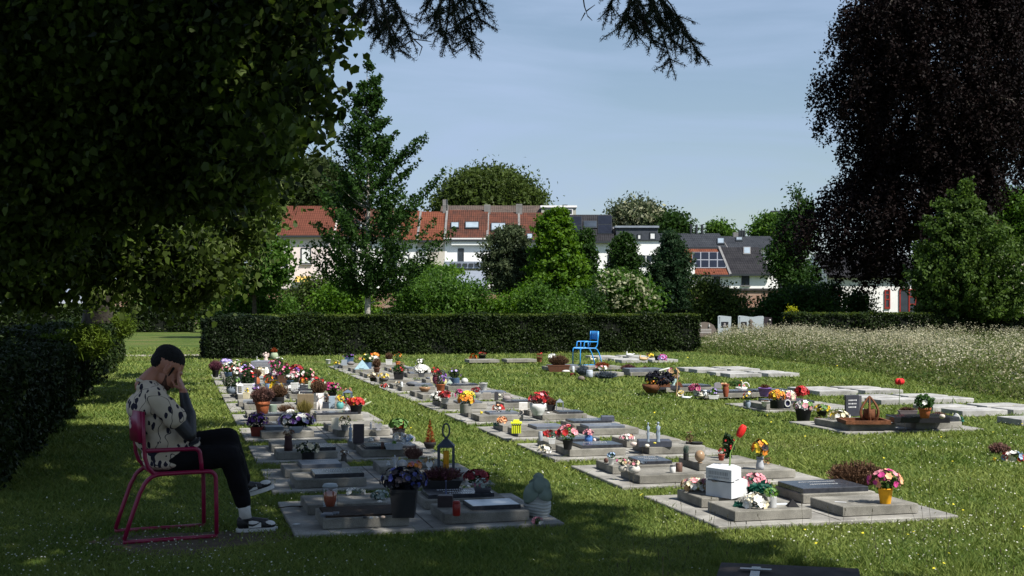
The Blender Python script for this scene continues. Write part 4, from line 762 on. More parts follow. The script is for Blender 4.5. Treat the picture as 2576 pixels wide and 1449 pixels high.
def plantparts(o, kind, cols, r, h, z0, sx=1.0, sy=.9, fs=None, leafs=None, nf=None):
    """foliage and blooms above height z0 inside a dome of radius r and height h"""
    CNT[0] += 1; rng = np.random.default_rng(1000+CNT[0]); S3 = np.array([sx, sy, 1]); lc, cols = (cols[0], cols[1:]) if cols[0] in lf else ('g', cols)
    lm = lf[lc]; c0 = np.array([0, 0, z0+h*.42])
    if kind in ('mum', 'spray', 'bush', 'succ'):
        n = int(np.clip(260*(r*h)/.02, 70, 460)); d = unit(n, rng); q = rng.uniform(.3, 1, n)**.5
        k = .82 if kind in ('mum', 'spray') else 1.0; P = c0+d*q[:, None]*np.array([r*k, r*k*sy, h*.55*k]); P[:, 2] = np.maximum(P[:, 2], z0+.004)
        ls = leafs or np.clip(r*.26, .018, .07); polymesh('foliage', leafquads(P, ls, rng, .3, .5, d, .6), 4, lm, o)
        if kind == 'spray':
            m = MB()
            for i in range(7):
                a = rng.uniform(0, 6.28); m.tube([(0, 0, z0-.01), (r*.4*math.cos(a), r*.4*math.sin(a)*sy, z0+h*.6)], .0025, 4)
            m.build('stems', lm, o)
    elif kind in ('heath', 'grass', 'cone'):
        n = int(np.clip(420*(r*h)/.02, 130, 900)); a = rng.uniform(0, 6.28, n); q = rng.uniform(0, 1, n)**.5; b = np.stack([r*.45*q*np.cos(a)*sx, r*.45*q*np.sin(a)*sy, np.full(n, z0)], 1)
        if kind == 'cone': t = np.stack([r*.95*np.cos(a), r*.95*np.sin(a), z0+rng.uniform(0, 1, n)**1.3*h], 1); kk = (1-(t[:, 2]-z0)/h); t[:, :2] *= kk[:, None]; b = t*np.array([.3, .3, 1]); b[:, 2] -= h*.06
        else: t = np.stack([r*q*np.cos(a)*sx, r*q*np.sin(a)*sy, z0+h*(1-.45*q**2)*rng.uniform(.6, 1, n)], 1)+rng.normal(size=(n, 3))*r*.06
        w_ = (.004 if kind == 'heath' else .0035)*(1+r*2); s = unit(n, rng)*w_; polymesh('foliage', np.stack([b-s, b+s, t+s*.5, t-s*.5], 1), 4, lm, o)
        if kind == 'heath':
            k = 5; Q = np.repeat(b, k, 0)+(np.repeat(t-b, k, 0))*rng.uniform(.45, 1.0, (n*k, 1)); polymesh('sprigs', leafquads(Q, .016+.02*r, rng, .3, .5), 4, lf[cols[0]] if cols and cols[0] in lf and cols[0].isalpha() and cols[0] in 'hnmrv' else lm, o); cols = cols[1:]
    if cols:
        n = nf or int(np.clip(70*(r/.1)**1.3, 16, 120)); d = unit(n*2, rng); d = d[d[:, 2] > -.25][:n]; n = len(d)
        if kind in ('spray',): q = rng.uniform(.75, 1.1, n)
        else: q = np.full(n, 1.0)+rng.normal(size=n)*.05
        C = c0+d*q[:, None]*np.array([r*sx, r*sy, h*.56]); rf = fs or np.clip(r*.26, .014, .05)
        cl = rng.integers(0, len(cols), n); V, mi = fl(C, d, rf, rng, None, cl); polymesh('flowers', V, 4, [FM(c) for c in cols], o, mi)
def place(zm, cx, yb, z, depth=0.0):
    px, py = zp(zm, cx, yb); p, Z = G(px, py, z); k = Z/F*S/ZM[zm][2]
    p = p+Vector(FWD)*depth*k; return p, k
def P(zm, cx, yt, yr, yb, pw, ww, z, shape, pc, kind, cols, label, name='potted_plant', cat='potted plant', sy=.9, fs=None, nf=None, rough=.7, leafs=None, saucer=False):
    p, k = place(zm, cx, yb, z, pw/2 if shape else ww*.3); r = pw/2*k; h = (yb-yr)*k; o = empty(name, p, label, cat)
    if shape:
        sy2 = sy if shape != 'trough' else .5
        q = potmesh(shape, r, h); b = q.build('pot', flat(pc, rough), o)
        s_ = MB(); s_.lathe([(r*.86, h*.86), (r*.4, h*.9)], 12, sy=.42 if shape == 'trough' else 1) if shape != 'trough' else s_.box(-r*.85, r*.85, -r*.34, r*.34, h*.8, h*.9); s_.build('soil', flat((.03,.022,.016)), b)
        if saucer: s_ = MB(); s_.smooth = True; s_.lathe([(r*.7, -.002), (r*.88, .018), (r*.84, .018), (r*.6, .004)], 16); s_.build('saucer', flat(pc, rough), o)
        if shape == 'trough': sy = .42
    H_ = (yr-yt)*k
    if kind and H_ > 0: plantparts(o, kind, cols, ww/2*k, H_, h*.92 if shape else 0.0, 1.0, sy, fs, leafs, nf)
    return o
def LAN(zm, cx, yt, yb, w_, z, c, label, candle=None, roof='pyr', ring=False):
    p, k = place(zm, cx, yb, z, w_/2); r = w_/2*k; h = (yb-yt)*k; hb = h*(.62 if not ring else .56); rh = .22 if not ring else .15; o = empty('lantern', p, label, 'lantern'); mt = flat(c, .45)
    m = MB(); m.box(-r, r, -r, r, 0, h*.06, c=.003); m.build('base', mt, o)
    for sx in (-1, 1):
        for sy in (-1, 1): m = MB(); t = r*.12; m.box(sx*r*.88-t, sx*r*.88+t, sy*r*.88-t, sy*r*.88+t, h*.0605, hb); m.build('post', mt, o)
    m = MB()
    m.box(-r*1.02, r*1.02, -r*1.02, r*1.02, hb+.0005, hb+h*.03); m.box(-r, r, -r, r, hb+h*.0305, hb+h*rh, top=.25)
    if roof == 'pyr': m.box(-r*.22, r*.22, -r*.22, r*.22, hb+h*(rh+.0005), hb+h*(rh+.03))
    m.build('roof', mt, o); m = MB(); q0 = hb+h*(rh+.03)
    rr = (h-q0)*.5 if ring else h*.04; m.tube([(math.sin(a)*rr*.5, 0, q0+rr-math.cos(a)*rr) for a in [i*6.283/14 for i in range(15)]], rr*.14, 6); m.build('ring', mt, o)
    if candle: m = MB(); m.smooth = True; m.lathe([(r*.36, h*.061), (r*.36, hb*.86), (r*.30, hb*.88), (.003, hb*.88), (.003, hb*.94)], 12); m.build('candle', flat(candle, .5), o)
    g = MB()
    for s_ in (-1, 1): g.box(s_*r*.9-.001, s_*r*.9+.001, -r*.74, r*.74, h*.062, hb-.001)
    g.build('pane', GLS, o); return o
GLS = bpy.data.materials.new('clear_glass'); GLS.use_nodes = True; gn = GLS.node_tree; gn.nodes.clear(); go = gn.nodes.new('ShaderNodeOutputMaterial'); gt = gn.nodes.new('ShaderNodeBsdfTransparent'); gg = gn.nodes.new('ShaderNodeBsdfGlossy'); gg.inputs['Roughness'].default_value = .05; gm = gn.nodes.new('ShaderNodeMixShader'); gm.inputs[0].default_value = .12; gt.inputs[0].default_value = (.85,.88,.9,1)
lnk(gn, gt.outputs[0], gm.inputs[1]); lnk(gn, gg.outputs[0], gm.inputs[2]); lnk(gn, gm.outputs[0], go.inputs[0])
def CAN(zm, cx, yt, yb, w_, z, c, label, lid=None, glassy=False, name='grave_candle', cat='candle'):
    p, k = place(zm, cx, yb, z, w_/2); r = w_/2*k; h = (yb-yt)*k; o = empty(name, p, label, cat); m = MB(); m.smooth = True; m.lathe([(r*.9, 0), (r, h*.04), (r, h*.8), (r*.86, h*.86)], 14); m.build('holder', flat(c, .35) if not glassy else GLS, o)
    m = MB(); m.smooth = True; m.lathe([(r*.95, h*.861), (r*.98, h*.9), (r*.8, h), (r*.2, h)], 14); m.build('lid', flat(lid or c, .4), o)
    if glassy: m = MB(); m.smooth = True; m.lathe([(r*.5, h*.02), (r*.78, h*.3), (r*.8, h*.62), (r*.3, h*.7)], 10); m.build('filling', flat(c, .5), o)
    return o
def BOX(zm, cx, yt, yb, w_, z, c, label, name='memorial_stone', cat='memorial stone', dep=.35, lean=0.0, rough=.5, ins=None, base=None, material=None, arch=False, rot=0):
    p, k = place(zm, cx, yb, z); r = w_/2*k; h = (yb-yt)*k; o = empty(name, p, label, cat, rz=-YAW+rot); d = 2*r*dep; m = MB(); mt = material or flat(c, rough)
    if arch:
        n = 12; pr = [(-r, 0), (-r, h*.72)]+[(-r*math.cos(math.pi*i/n), h*.72+h*.28*math.sin(math.pi*i/n)) for i in range(1, n)]+[(r, h*.72), (r, 0)]
        L = [(x, 0, zz) for x, zz in pr]+[(x, d, zz) for x, zz in pr]; q = len(pr); m.add(L, [tuple(range(q)), tuple(reversed(range(q, 2*q)))]+[(i, i+q, (i+1) % q+q, (i+1) % q) for i in range(q)])
    else: m.box(-r, r, 0, d, 0, h, c=min(.006, r*.1), skew=(0, lean))
    b = m.build('stone', mt, o)
    if base: m = MB(); m.box(-r*1.15, r*1.15, -d*.15, d*1.15, -.002, h*.08); m.build('plinth', flat(base, rough), o)
    if ins:
        q = MB(); rg = random.Random(int(cx))
        for i in range(3):
            zz = h*(.72-.16*i); x = -r*.62
            while x < r*.55: l = rg.uniform(.006, .018)*max(1, r/.15); q.box(x, x+l, -.0035+lean*zz/h, -.001+lean*zz/h, zz, zz+h*.06); x += l+.008
        q.build('inscription', flat(ins, .6), b)
    return o
def FIG(zm, cx, yt, yb, w_, z, c, label, kind='angel', name='figurine', cat='figurine', rot=0):
    p, k = place(zm, cx, yb, z, w_/2); r = w_/2*k; h = (yb-yt)*k; o = empty(name, p, label, cat, rz=-YAW+rot); m = MB(); m.smooth = True
    if kind == 'angel':
        m.lathe([(r*.75, 0), (r*.7, h*.1), (r*.42, h*.45), (r*.5, h*.62), (r*.30, h*.74), (r*.16, h*.77)], 12, sy=.8); m.ell((0, 0, h*.87), (r*.32, r*.32, h*.12), 10, 7); m.cap((-r*.4, -r*.2, h*.62), (0, -r*.5, h*.5), r*.13, r*.1, 6); m.cap((r*.4, -r*.2, h*.62), (0, -r*.5, h*.5), r*.13, r*.1, 6)
        b = m.build('body', flat(c, .6), o); q = MB()
        for s_ in (-1, 1): q.ell((s_*r*.55, r*.35, h*.62), (r*.4, r*.09, h*.26), 10, 6, Matrix.Rotation(s_*.35, 3, 'Y'))
        for i, s_ in enumerate((0, 1)): pass
        q.build('wings', flat(c, .6), o)
    elif kind == 'slim':
        m.lathe([(r*.7, 0), (r*.62, h*.04), (r*.5, h*.2), (r*.72, h*.42), (r*.45, h*.58), (r*.75, h*.74), (r*.3, h*.82), (r*.2, h*.86)], 10, sy=.7); m.ell((0, 0, h*.93), (r*.42, r*.4, h*.07), 10, 7); m.cap((r*.6, 0, h*.75), (r*.25, -r*.45, h*.52), r*.16, r*.12, 6); m.build('body', flat(c, .45), o)
    elif kind == 'dog':
        m.ell((0, 0, h*.35), (r*.8, r*.8, h*.36), 12, 8); m.ell((0, -r*.2, h*.78), (r*.62, r*.6, h*.2), 12, 8); m.ell((0, -r*.8, h*.72), (r*.25, r*.3, h*.08), 8, 6)
        for s_ in (-1, 1): m.ell((s_*r*.6, -r*.1, h*.82), (r*.18, r*.25, h*.15), 8, 6); m.cap((s_*r*.4, -r*.6, h*.4), (s_*r*.4, -r*.75, h*.04), r*.2, r*.18, 7)
        b = m.build('body', flat(c, .6), o); q = MB(); q.smooth = True
        for s_ in (-1, 1): q.ell((s_*r*.25, -r*.72, h*.83), (r*.08, r*.05, h*.022), 6, 5)
        q.ell((0, -r*1.08, h*.74), (r*.09, r*.05, h*.02), 6, 5); q.build('nose', flat((.02,.02,.02)), o)
    elif kind == 'bird':
        m.ell((0, 0, h*.3), (r*.9, r*.55, h*.28), 12, 8); m.tube([(-r*.5, 0, h*.4), (-r*.75, 0, h*.62), (-r*.55, 0, h*.85), (-r*.75, 0, h*.93)], [r*.25, r*.14, r*.13, r*.05], 8); m.ell((r*.8, 0, h*.42), (r*.4, r*.25, h*.12), 8, 6, Matrix.Rotation(-.5, 3, 'Y')); m.build('body', flat(c, .55), o)
    elif kind == 'heart':
        pr = []; n = 26
        for i in range(n):
            t = 2*math.pi*i/n; pr.append((r*math.sin(t)**3, h*(.5+(13*math.cos(t)-5*math.cos(2*t)-2*math.cos(3*t)-math.cos(4*t))/34+.03)))
        d = r*.45; zl = min(q[1] for q in pr); L = [(x, 0, zz-zl) for x, zz in pr]+[(x, d, zz-zl) for x, zz in pr]; m.smooth = False; m.add(L, [tuple(range(n)), tuple(reversed(range(n, 2*n)))]+[(i, i+n, (i+1) % n+n, (i+1) % n) for i in range(n)]); m.build('heart', flat(c, .5), o)
        q = MB(); q.box(-r*.6, r*.6, -.01, d+.01, -.002, h*.1); q.build('foot', flat(c, .5), o)
    elif kind == 'pyr':
        m.smooth = False; m.box(-r, r, -r, r, 0, h*.05); m.add([(-r*.96, -r*.96, h*.051), (r*.96, -r*.96, h*.051), (r*.96, r*.96, h*.051), (-r*.96, r*.96, h*.051), (0, 0, h)], [(0, 1, 4), (1, 2, 4), (2, 3, 4), (3, 0, 4), (3, 2, 1, 0)]); m.build('body', flat(c, .8, spec=.1), o)
        q = MB(); q.box(-r*.3, r*.35, -r*.99, -r*.965, h*.08, h*.12); q.build('mark', flat((.03,.03,.04)), o)
    elif kind == 'ball':
        m.lathe([(r*.5, 0), (r*.55, h*.06), (r*.3, h*.1)], 12); m.ell((0, 0, h*.54), (r, r, h*.46), 16, 10); m.build('ball', flat(c, .3), o)
    elif kind == 'bunny':
        m.ell((0, 0, h*.3), (r*.9, r*.8, h*.3), 10, 7); m.ell((0, -r*.3, h*.66), (r*.55, r*.5, h*.16), 10, 7)
        for s_ in (-1, 1): m.cap((s_*r*.2, -r*.1, h*.75), (s_*r*.35, 0, h*.95), r*.15, r*.12, 6)
        m.build('body', flat(c, .7), o)
    return o
def PEB(zm, cx, yb, w_, z, c, label, hh=.6, name='pebble', cat='stone', group=None):
    p, k = place(zm, cx, yb, z, w_/2); r = w_/2*k; rg = random.Random(int(cx*7+yb)); m = MB(); m.smooth = True; m.ell((0, 0, r*hh*.9), (r, r*.75, r*hh), 10, 7); m.v = [(x*(1+rg.uniform(-.08, .08)), y*(1+rg.uniform(-.08, .08)), zz) for x, y, zz in m.v]
    o = m.build(name, flat(c, .7)); o.location = p; o.rotation_euler = (0, 0, rg.uniform(0, 3)); return tag(o, label, cat, group)
T_ = .105; TP = .14; W = (.62,.62,.60); BK = (.018,.018,.020); GY = (.22,.23,.25); WS = (.05,.055,.065)
# ---- nearest grave group of the leftmost row (in shade)
CAN('Q', 1180, 595, 905, 215, T_, (.42,.10,.05), 'tall glass storm lantern jar with an orange red heart on the nearest dark soil grave', lid=(.30,.34,.36), glassy=True, name='glass_jar')
p, k = place('Q', 1170, 1000, T_); o = empty('slate_steps', p, 'small stack of grey slate pieces in front of the heart jar', 'stone'); m = MB()
for i, (a, b, c_, d) in enumerate([(-.04,.055,-.03,.05),(-.045,.04,-.07,-.035),(.03,.075,-.015,.02)]): m.box(a, b, c_, d, .001+.0*i, .016+.004*i, c=.002)
m.build('plates', m_blue, o)
P('Q', 2160, 360, 660, 1040, 350, 600, T_, 'sq', BK, 'mum', 'kbkkk', 'big square black planter of dark blue and blackish flowers on the nearest grave', sy=.8, fs=.022)
for i, (x, y, w_, c_, t) in enumerate([(1650,1045,70,(.05,.05,.05),'dark pebble, leftmost of the row on the nearest soil grave'),(1735,1052,72,(.62,.60,.56),'white pebble left of the grey one on the nearest soil grave'),(1812,1042,55,(.42,.41,.39),'small pale grey pebble in the middle of the pebble row'),(1890,1045,82,(.40,.32,.26),'flat tan pebble at the right of the pebble row'),(2068,1025,95,(.30,.28,.20),'rough mossy stone in front of the square black planter')]): PEB('Q', x, y, w_, T_, c_, t, .45, group='pebbles on the soil grave')
P('Q', 1510, 560, 640, 735, 0, 260, T_, None, 0, 'succ', 'sw', 'tangle of grey silvery foliage with pale blooms on the grave behind the heart jar', 'flower_spray', 'flowers', nf=14)
P('Q', 1850, 660, 780, 800, 0, 230, T_, None, 0, 'bush', 'ts', 'blue green artificial leaves lying left of the square black planter', 'leaf_spray', 'leaves')
PEB('Q', 1850, 838, 75, T_, (.66,.64,.60), 'white stone beside the blue green leaves', .5)
PEB('Q', 740, 1135, 110, .03, (.55,.56,.56), 'flat white chip lying on the near left pad', .2)
m = MB(); p, k = place('Q', 780, 910, .035)
o = empty('twig', p, 'black bare twig lying across the near left pad', 'twig'); m.tube([(-280*k, .01, .004), (-120*k, .04, .012), (40*k, .05, .01), (150*k, .10, .03), (230*k, .17, .05)], .004, 5); m.tube([(-60*k, .04, .012), (30*k, .0, .01)], .003, 5); m.build('stick', flat((.02,.016,.012)), o)
CAN('R', 600, 938, 1098, 86, T_, (.22,.018,.014), 'tall dark red grave candle beside the pale photo plate')
BOX('R', 480, 880, 1003, 160, T_, (.035,.025,.028), 'squat dark stone block with a blue stem behind the red candle', 'stone_vase', 'vase', .8)
m = MB(); p, k = place('R', 490, 870, T_+.06); o = empty('stick_ornament', p, 'thin pale blue stick ornament standing behind the dark stone block', 'ornament'); m.smooth = True; m.lathe([(8*k, -.05), (12*k, 20*k), (8*k, 50*k), (3*k, 70*k), (3*k, 140*k)], 8); m.ell((0, 0, 150*k), 9*k, 8, 6); m.build('stem', flat((.10,.12,.22)), o)
P('R', 430, 575, 735, 835, 450, 450, T_, 'trough', BK, 'heath', 'nm', 'long black trough of dark brown heather before the big lantern', sy=.42)
P('R', 815, 545, 690, 760, 0, 270, T_, None, 0, 'mum', 'gdd', 'ball of dark red chrysanthemums behind the succulent bowl', 'flower_ball', 'flowers', fs=.024)
P('R', 700, 700, 760, 835, 0, 130, T_, None, 0, 'mum', 'lcw', 'small pale yellow and white blooms between the heather trough and the bowl', 'flower_spray', 'flowers', nf=16)
P('R', 880, 700, 800, 888, 190, 215, T_, 'bowl', (.05,.05,.06), 'succ', 'shs', 'low dark bowl of grey green succulents under the dark red flower ball', nf=10)
# pale ribbed urn with big cloth leaves
p, k = place('R', 1465, 1115, .03, 140); o = empty('ribbed_urn', p, 'white ribbed urn wrapped in big grey green leaves at the right of the nearest pad', 'urn'); m = MB(); m.smooth = True; r = 145*k; h = 240*k; pr = []
for i in range(33): t = i/32; pr.append((r*(.70+.32*math.sin(math.pi*(.15+.75*t)))*(1+.035*math.sin(t*44)), h*t))
pr += [(r*.7, h), (r*.6, h*.9)]; m.lathe(pr, 22); m.v = [(x, y, z+.008*math.sin(math.atan2(y, x)*2)) for x, y, z in m.v]; m.build('urn', mat('ribbed_white_ceramic', (.36,.37,.35), .6, .12, 9), o)
lm_ = mat('grey_green_cloth_leaf', (.15,.20,.165), .6, .2, 7, col2=(.24,.30,.26))
def bigleaf(a, b, w_, parent, m_, nm='leaf', bend=.03):
    a, b = Vector(a), Vector(b); d = b-a; side = d.cross(Vector((0, -1, .1))).normalized(); V = []; n = 9
    for i in range(n):
        t = i/(n-1); c = a+d*t+Vector((0, -bend*math.sin(t*3.14), 0)); ww = w_*math.sin(math.pi*min(.98, t*.9+.06))**.8; V += [c-side*ww, c+Vector((0, bend*.35, 0)), c+side*ww]
    f = []
    for i in range(n-1): q = 3*i; f += [(q, q+1, q+4, q+3), (q+1, q+2, q+5, q+4)]
    g = MB(); g.smooth = True; g.add(V, f); return g.build(nm, m_, parent, mods=[('thick', 'SOLIDIFY', dict(thickness=.003))])
for a, b, w_ in [((-.01,-r*.5,h*1.62),(-r*.86,-r*.85,h*.62),.046),((-.02,-r*.5,h*1.74),(r*.9,-r*.7,h*1.08),.052),((.01,-r*.6,h*1.40),(r*.98,-r*.8,h*.76),.044),((-.01,0,h*1.74),(-r*.62,0,h*1.50),.005),((0,0,h*.9),(0,0,h*1.78),.03),((-.03,.02,h*1.7),(r*.5,.05,h*1.75),.03)]: bigleaf(a, b, w_*1.15, o, lm_)
P('R', 1465, 1065, 1130, 1180, 0, 105, .03, None, 0, 'mum', 'wpwp', 'pale pink artificial rose at the foot of the white ribbed urn', 'fallen_rose', 'flowers', nf=12, fs=.018)
# ---- second group, leftmost row
LAN('R', 487, 118, 690, 178, .03, (.045,.055,.075), 'tall blue grey metal lantern with a thick orange yellow candle', (.80,.36,.015), ring=True)
P('B', 745, 875, 1200, 1290, 170, 170, .03, 'bowl', BK, 'cone', 'r', 'small rust red cone-shaped conifer in a black dish behind the tall lantern')
P('L', 1860, 690, 1000, 1100, 0, 420, T_, None, 0, 'heath', 'hh', 'faded brown heather clump left of the tall lantern', sy=.6)
P('L', 1900, 1085, 1230, 1330, 0, 300, T_, None, 0, 'mum', 'goapo', 'coral orange artificial roses before the faded heather', 'flower_spray', 'flowers', fs=.028, nf=16)
P('L', 2215, 930, 1120, 1240, 0, 260, T_, None, 0, 'mum', 'yttc', 'beige straw flower rosette beside the coral roses', 'flower_spray', 'flowers', nf=26)
FIG('L', 2230, 1130, 1350, 160, T_, (.55,.57,.58), 'white shell shaped ornament behind the heather trough', 'heart')
FIG('L', 1450, 1005, 1375, 115, T_, (.36,.39,.43), 'slim grey white praying angel on the second grave group', 'angel')
FIG('L', 1610, 1120, 1345, 235, T_, (.26,.28,.31), 'round grey glass globe beside the slim angel', 'ball', 'globe', 'ornament')
FIG('L', 1300, 1135, 1265, 105, T_, (.55,.57,.58), 'small white kneeling figurine left of the slim angel', 'bunny')
# ---- third group
P('K', 1640, 1060, 1330, 1500, 300, 560, T_, 'cyl', BK, 'bush', 'dcc', 'dark round leaved bush with a few cream flowers in a black pot, third grave group', nf=8, leafs=.03)
P('K', 1195, 760, 950, 1282, 250, 280, T_, 'flute', (.05,.022,.022), 'spray', 'nn', 'tall dark brown vase with withered stems on the third grave group', nf=8)
P('Q', 1370, 110, 200, 300, 110, 130, .03, 'flute', (.09,.08,.075), 'spray', 'nw', 'small grey vase of withered flowers standing on the grass edge', nf=5)
BOX('L', 630, 305, 745, 250, T_, (.055,.045,.05), 'upright dark slate headstone among the gifts of the third grave group', 'small_headstone', 'headstone', .25, rough=.35)
FIG('L', 440, 310, 700, 120, T_, (.34,.42,.50), 'pale blue white figurine leaning left of the dark slate headstone', 'slim')
FIG('L', 905, 600, 712, 140, T_, (.66,.66,.63), 'white star shaped figurine right of the dark slate headstone', 'bunny')
PEB('L', 1040, 702, 160, T_, (.60,.52,.44), 'cream stone flower right of the white star figurine', .7)
P('L', 1540, 470, 640, 690, 0, 270, T_, None, 0, 'mum', 'gwwc', 'white artificial roses with dark leaves on the third grave group', 'flower_spray', 'flowers', nf=20, fs=.03)
P('L', 1740, 440, 600, 720, 0, 300, T_, None, 0, 'mum', 'kwew', 'dome of white hydrangea beside the white roses', 'flower_spray', 'flowers', nf=50, fs=.02)
P('L', 1530, 195, 420, 560, 290, 420, .03, 'trough', BK, 'bush', 'rg', 'reddish green bush in a low black trough behind the white roses', leafs=.03)
P('L', 1420, 700, 765, 900, 420, 100, T_, 'trough', (.34,.36,.40), 'succ', 'l', 'low pale grey trough on the front right slab of the third grave group')
CAN('L', 1170, 710, 880, 75, T_, (.10,.05,.04), 'small brown bear shaped candle holder left of the pale trough')
# ---- fourth group
P('K', 485, 385, 740, 952, 265, 470, .03, 'sq', (.20,.035,.022), 'mum', 'kvvkv', 'dark red square pot of purple asters at the left edge of the leftmost row', fs=.018)
P('K', 1350, 425, 720, 880, 360, 860, TP, 'bowl', (.40,.42,.47), 'mum', 'dwvwlwk', 'white bowl overflowing with purple and white pansies', fs=.028, nf=110, sy=.6)
P('K', 1250, 270, 370, 460, 0, 170, T_, None, 0, 'mum', 'gwww', 'cluster of plain white pansies above the purple ones', 'flower_spray', 'flowers', nf=14, fs=.03)
BOX('J', -190+560+60, 905, 1290, 400, .03, (.20,.155,.10), 'weathered brown board standing behind the pansies', 'wooden_board', 'board', .1, rough=.9)
P('K', 1560, 20, 330, 420, 0, 420, .15, None, 0, 'grass', 'y', 'clump of dry straw coloured grass spilling over the brown board')
P('K', 1150, 110, 330, 420, 0, 400, T_, None, 0, 'grass', 'n', 'withered brown fern left of the dry grass')
P('K', 595, -230, 165, 490, 345, 560, T_, 'terr', terra, 'heath', 'hh', 'large terracotta flower pot with faded pinkish heather', saucer=True)
P('K', 845, 225, 235, 405, 190, 0, T_, 'cyl', (.24,.31,.25), None, 'g', 'mint green pot right of the large terracotta pot')
P('K', 850, 400, 440, 520, 165, 150, .03, 'tap', terra, 'bush', 'n', 'small terracotta bowl below the mint green pot')
BOX('L', 90, 170, 425, 160, TP, (.60,.56,.45), 'cream headplate leaning on the fourth grave group', 'name_stone', 'memorial stone', .4, lean=.04, rough=.7)
P('L', 310, 110, 330, 460, 190, 300, T_, 'tap', GY, 'bush', 'gny', 'green leafy plant with one yellow bloom right of the cream headplate', nf=8)
FIG('L', 1070, 262, 450, 180, T_, (.34,.34,.36), 'pair of grey stone hearts on the fourth grave group', 'heart', 'stone_hearts', 'ornament')
FIG('L', 905, 255, 430, 85, T_, (.20,.22,.26), 'small grey lady figurine left of the stone hearts', 'slim')
# ---- fifth group
FIG('J', 755, 885, 1300, 210, T_, (.62,.58,.55), 'white sitting dog statue of the leftmost row', 'dog', 'dog_statue', 'statue')
P('J', 940, 920, 1110, 1265, 210, 190, T_, 'sq', (.055,.065,.085), 'spray', 'nno', 'dark slate square planter with brown orange stems right of the dog statue', nf=12)
BOX('J', 1080, 960, 1265, 140, T_, (.30,.38,.45), 'light blue box shaped stone behind the slate planter', 'blue_stone', 'memorial stone', .4)
P('J', 1275, 930, 1110, 1285, 190, 200, T_, 'round', (.11,.34,.32), 'mum', 'gyyo', 'turquoise pot with yellow flowers on the leftmost row', rough=.25)
P('J', 1420, 920, 1130, 1215, 0, 230, T_, None, 0, 'mum', 'grramr', 'red and salmon artificial flowers between the turquoise pot and the black tub', 'flower_spray', 'flowers', nf=26)
FIG('J', 1450, 1220, 1340, 140, T_, (.50,.52,.55), 'white triangular plate leaning by the black tub', 'pyr')
P('J', 1665, 990, 1190, 1410, 330, 400, T_, 'tap', BK, 'mum', 'grrorr', 'black plastic tub of red orange flowers at the right edge of the leftmost row', fs=.026)
bigp, k = place('J', 1750, 1200, .2); o = empty('lily_buds', bigp, 'pale green pointed lily buds sticking out of the black tub', 'flowers')
for a, b in [((0,0,0),(.10,0,.10)),((.02,0,-.01),(.17,0,.06)),((-.13,0,0),(-.07,0,.13))]: bigleaf(a, b, .012, o, mat('pale_bud', (.40,.45,.30), .6, .2, 12), 'bud', .01)
LAN('J', 1460, 770, 1060, 220, .03, (.10,.13,.18), 'squat blue grey roofed lantern behind the red flowers', roof='pyr')
P('J', 1470, 625, 780, 900, 0, 250, T_, None, 0, 'spray', 'nnat', 'dried brown flower heads above the squat blue grey lantern', 'flower_spray', 'flowers', nf=18)
P('J', 1080, 620, 870, 960, 240, 430, T_, 'tap', BK, 'mum', 'dhrmhg', 'wide bush of rose red heather like flowers on the leftmost row', fs=.02, nf=70)
P('J', 1020, 530, 640, 760, 0, 360, .2, None, 0, 'mum', 'gmmm', 'bright magenta pansies above the rose red bush', 'flower_spray', 'flowers', nf=16, fs=.045)
P('J', 800, 580, 700, 800, 0, 130, T_, None, 0, 'mum', 'kyyy', 'yellow pansies left of the magenta ones', 'flower_spray', 'flowers', nf=14)
BOX('J', 620, 590, 830, 240, T_, (.38,.45,.30), 'pale green decorated gift box with a bow', 'gift_box', 'box', .6, rough=.6)
FIG('J', 640, 660, 880, 90, T_, (.66,.56,.52), 'small pinkish rabbit figurine in front of the pale green box', 'bunny')
P('J', 445, 545, 565, 700, 100, 90, T_, 'terr', terra, 'bush', 'n', 'small terracotta pot left of the pale green box')
P('J', 605, 375, 500, 580, 0, 260, T_, None, 0, 'mum', 'kdd', 'dark red flowers behind the pale green box', 'flower_spray', 'flowers', nf=30)
P('J', 640, 475, 540, 590, 0, 280, T_, None, 0, 'mum', 'gww', 'white blossoms below the dark red flowers', 'flower_spray', 'flowers', nf=18)
FIG('J', 325, 570, 725, 150, T_, (.55,.58,.62), 'white cone ornament left of the small terracotta pot', 'pyr')
P('J', 170, 740, 890, 910, 0, 240, T_, None, 0, 'succ', 'k', 'black leaved plant lying on a slab of the leftmost row')
P('J', 75, 670, 760, 800, 0, 170, T_, None, 0, 'mum', 'gpw', 'pale pink rose bloom next to the black leaved plant', 'flower_spray', 'flowers', nf=16, fs=.04)
FIG('I', 2320, 1050, 1200, 150, T_, (.60,.62,.58), 'white swan figurine before the brown board', 'bird')
BOX('I', 1060, 1260, 1440, 210, .03, (.22,.24,.27), 'small grey block stone left of the large terracotta pot', 'small_stone', 'memorial stone', .7, rough=.6)
P('I', 1020, 970, 1085, 1232, 150, 110, T_, 'sq', (.62,.55,.38), 'mum', 'gyy', 'cream square pot with a yellow primrose', nf=10)
LAN('I', 875, 820, 1120, 130, T_, (.62,.63,.66), 'white house shaped lantern at the left edge of the leftmost row')
P('I', 650, 680, 940, 1122, 240, 370, T_, 'round', (.14,.17,.21), 'bush', 'dgw', 'grey round pot with a dark green bush left of the white lantern', nf=8, leafs=.04)
P('I', 590, 560, 640, 700, 0, 150, T_, None, 0, 'mum', 'gdrd', 'small bunch of crimson flowers above the dark green bush', 'flower_spray', 'flowers', nf=14)
BOX('I', 1060, 640, 935, 420, T_, (.03,.032,.040), 'black polished grave block behind the white lantern', 'black_tomb', 'memorial stone', .5, rough=.25, ins=(.2,.2,.22))
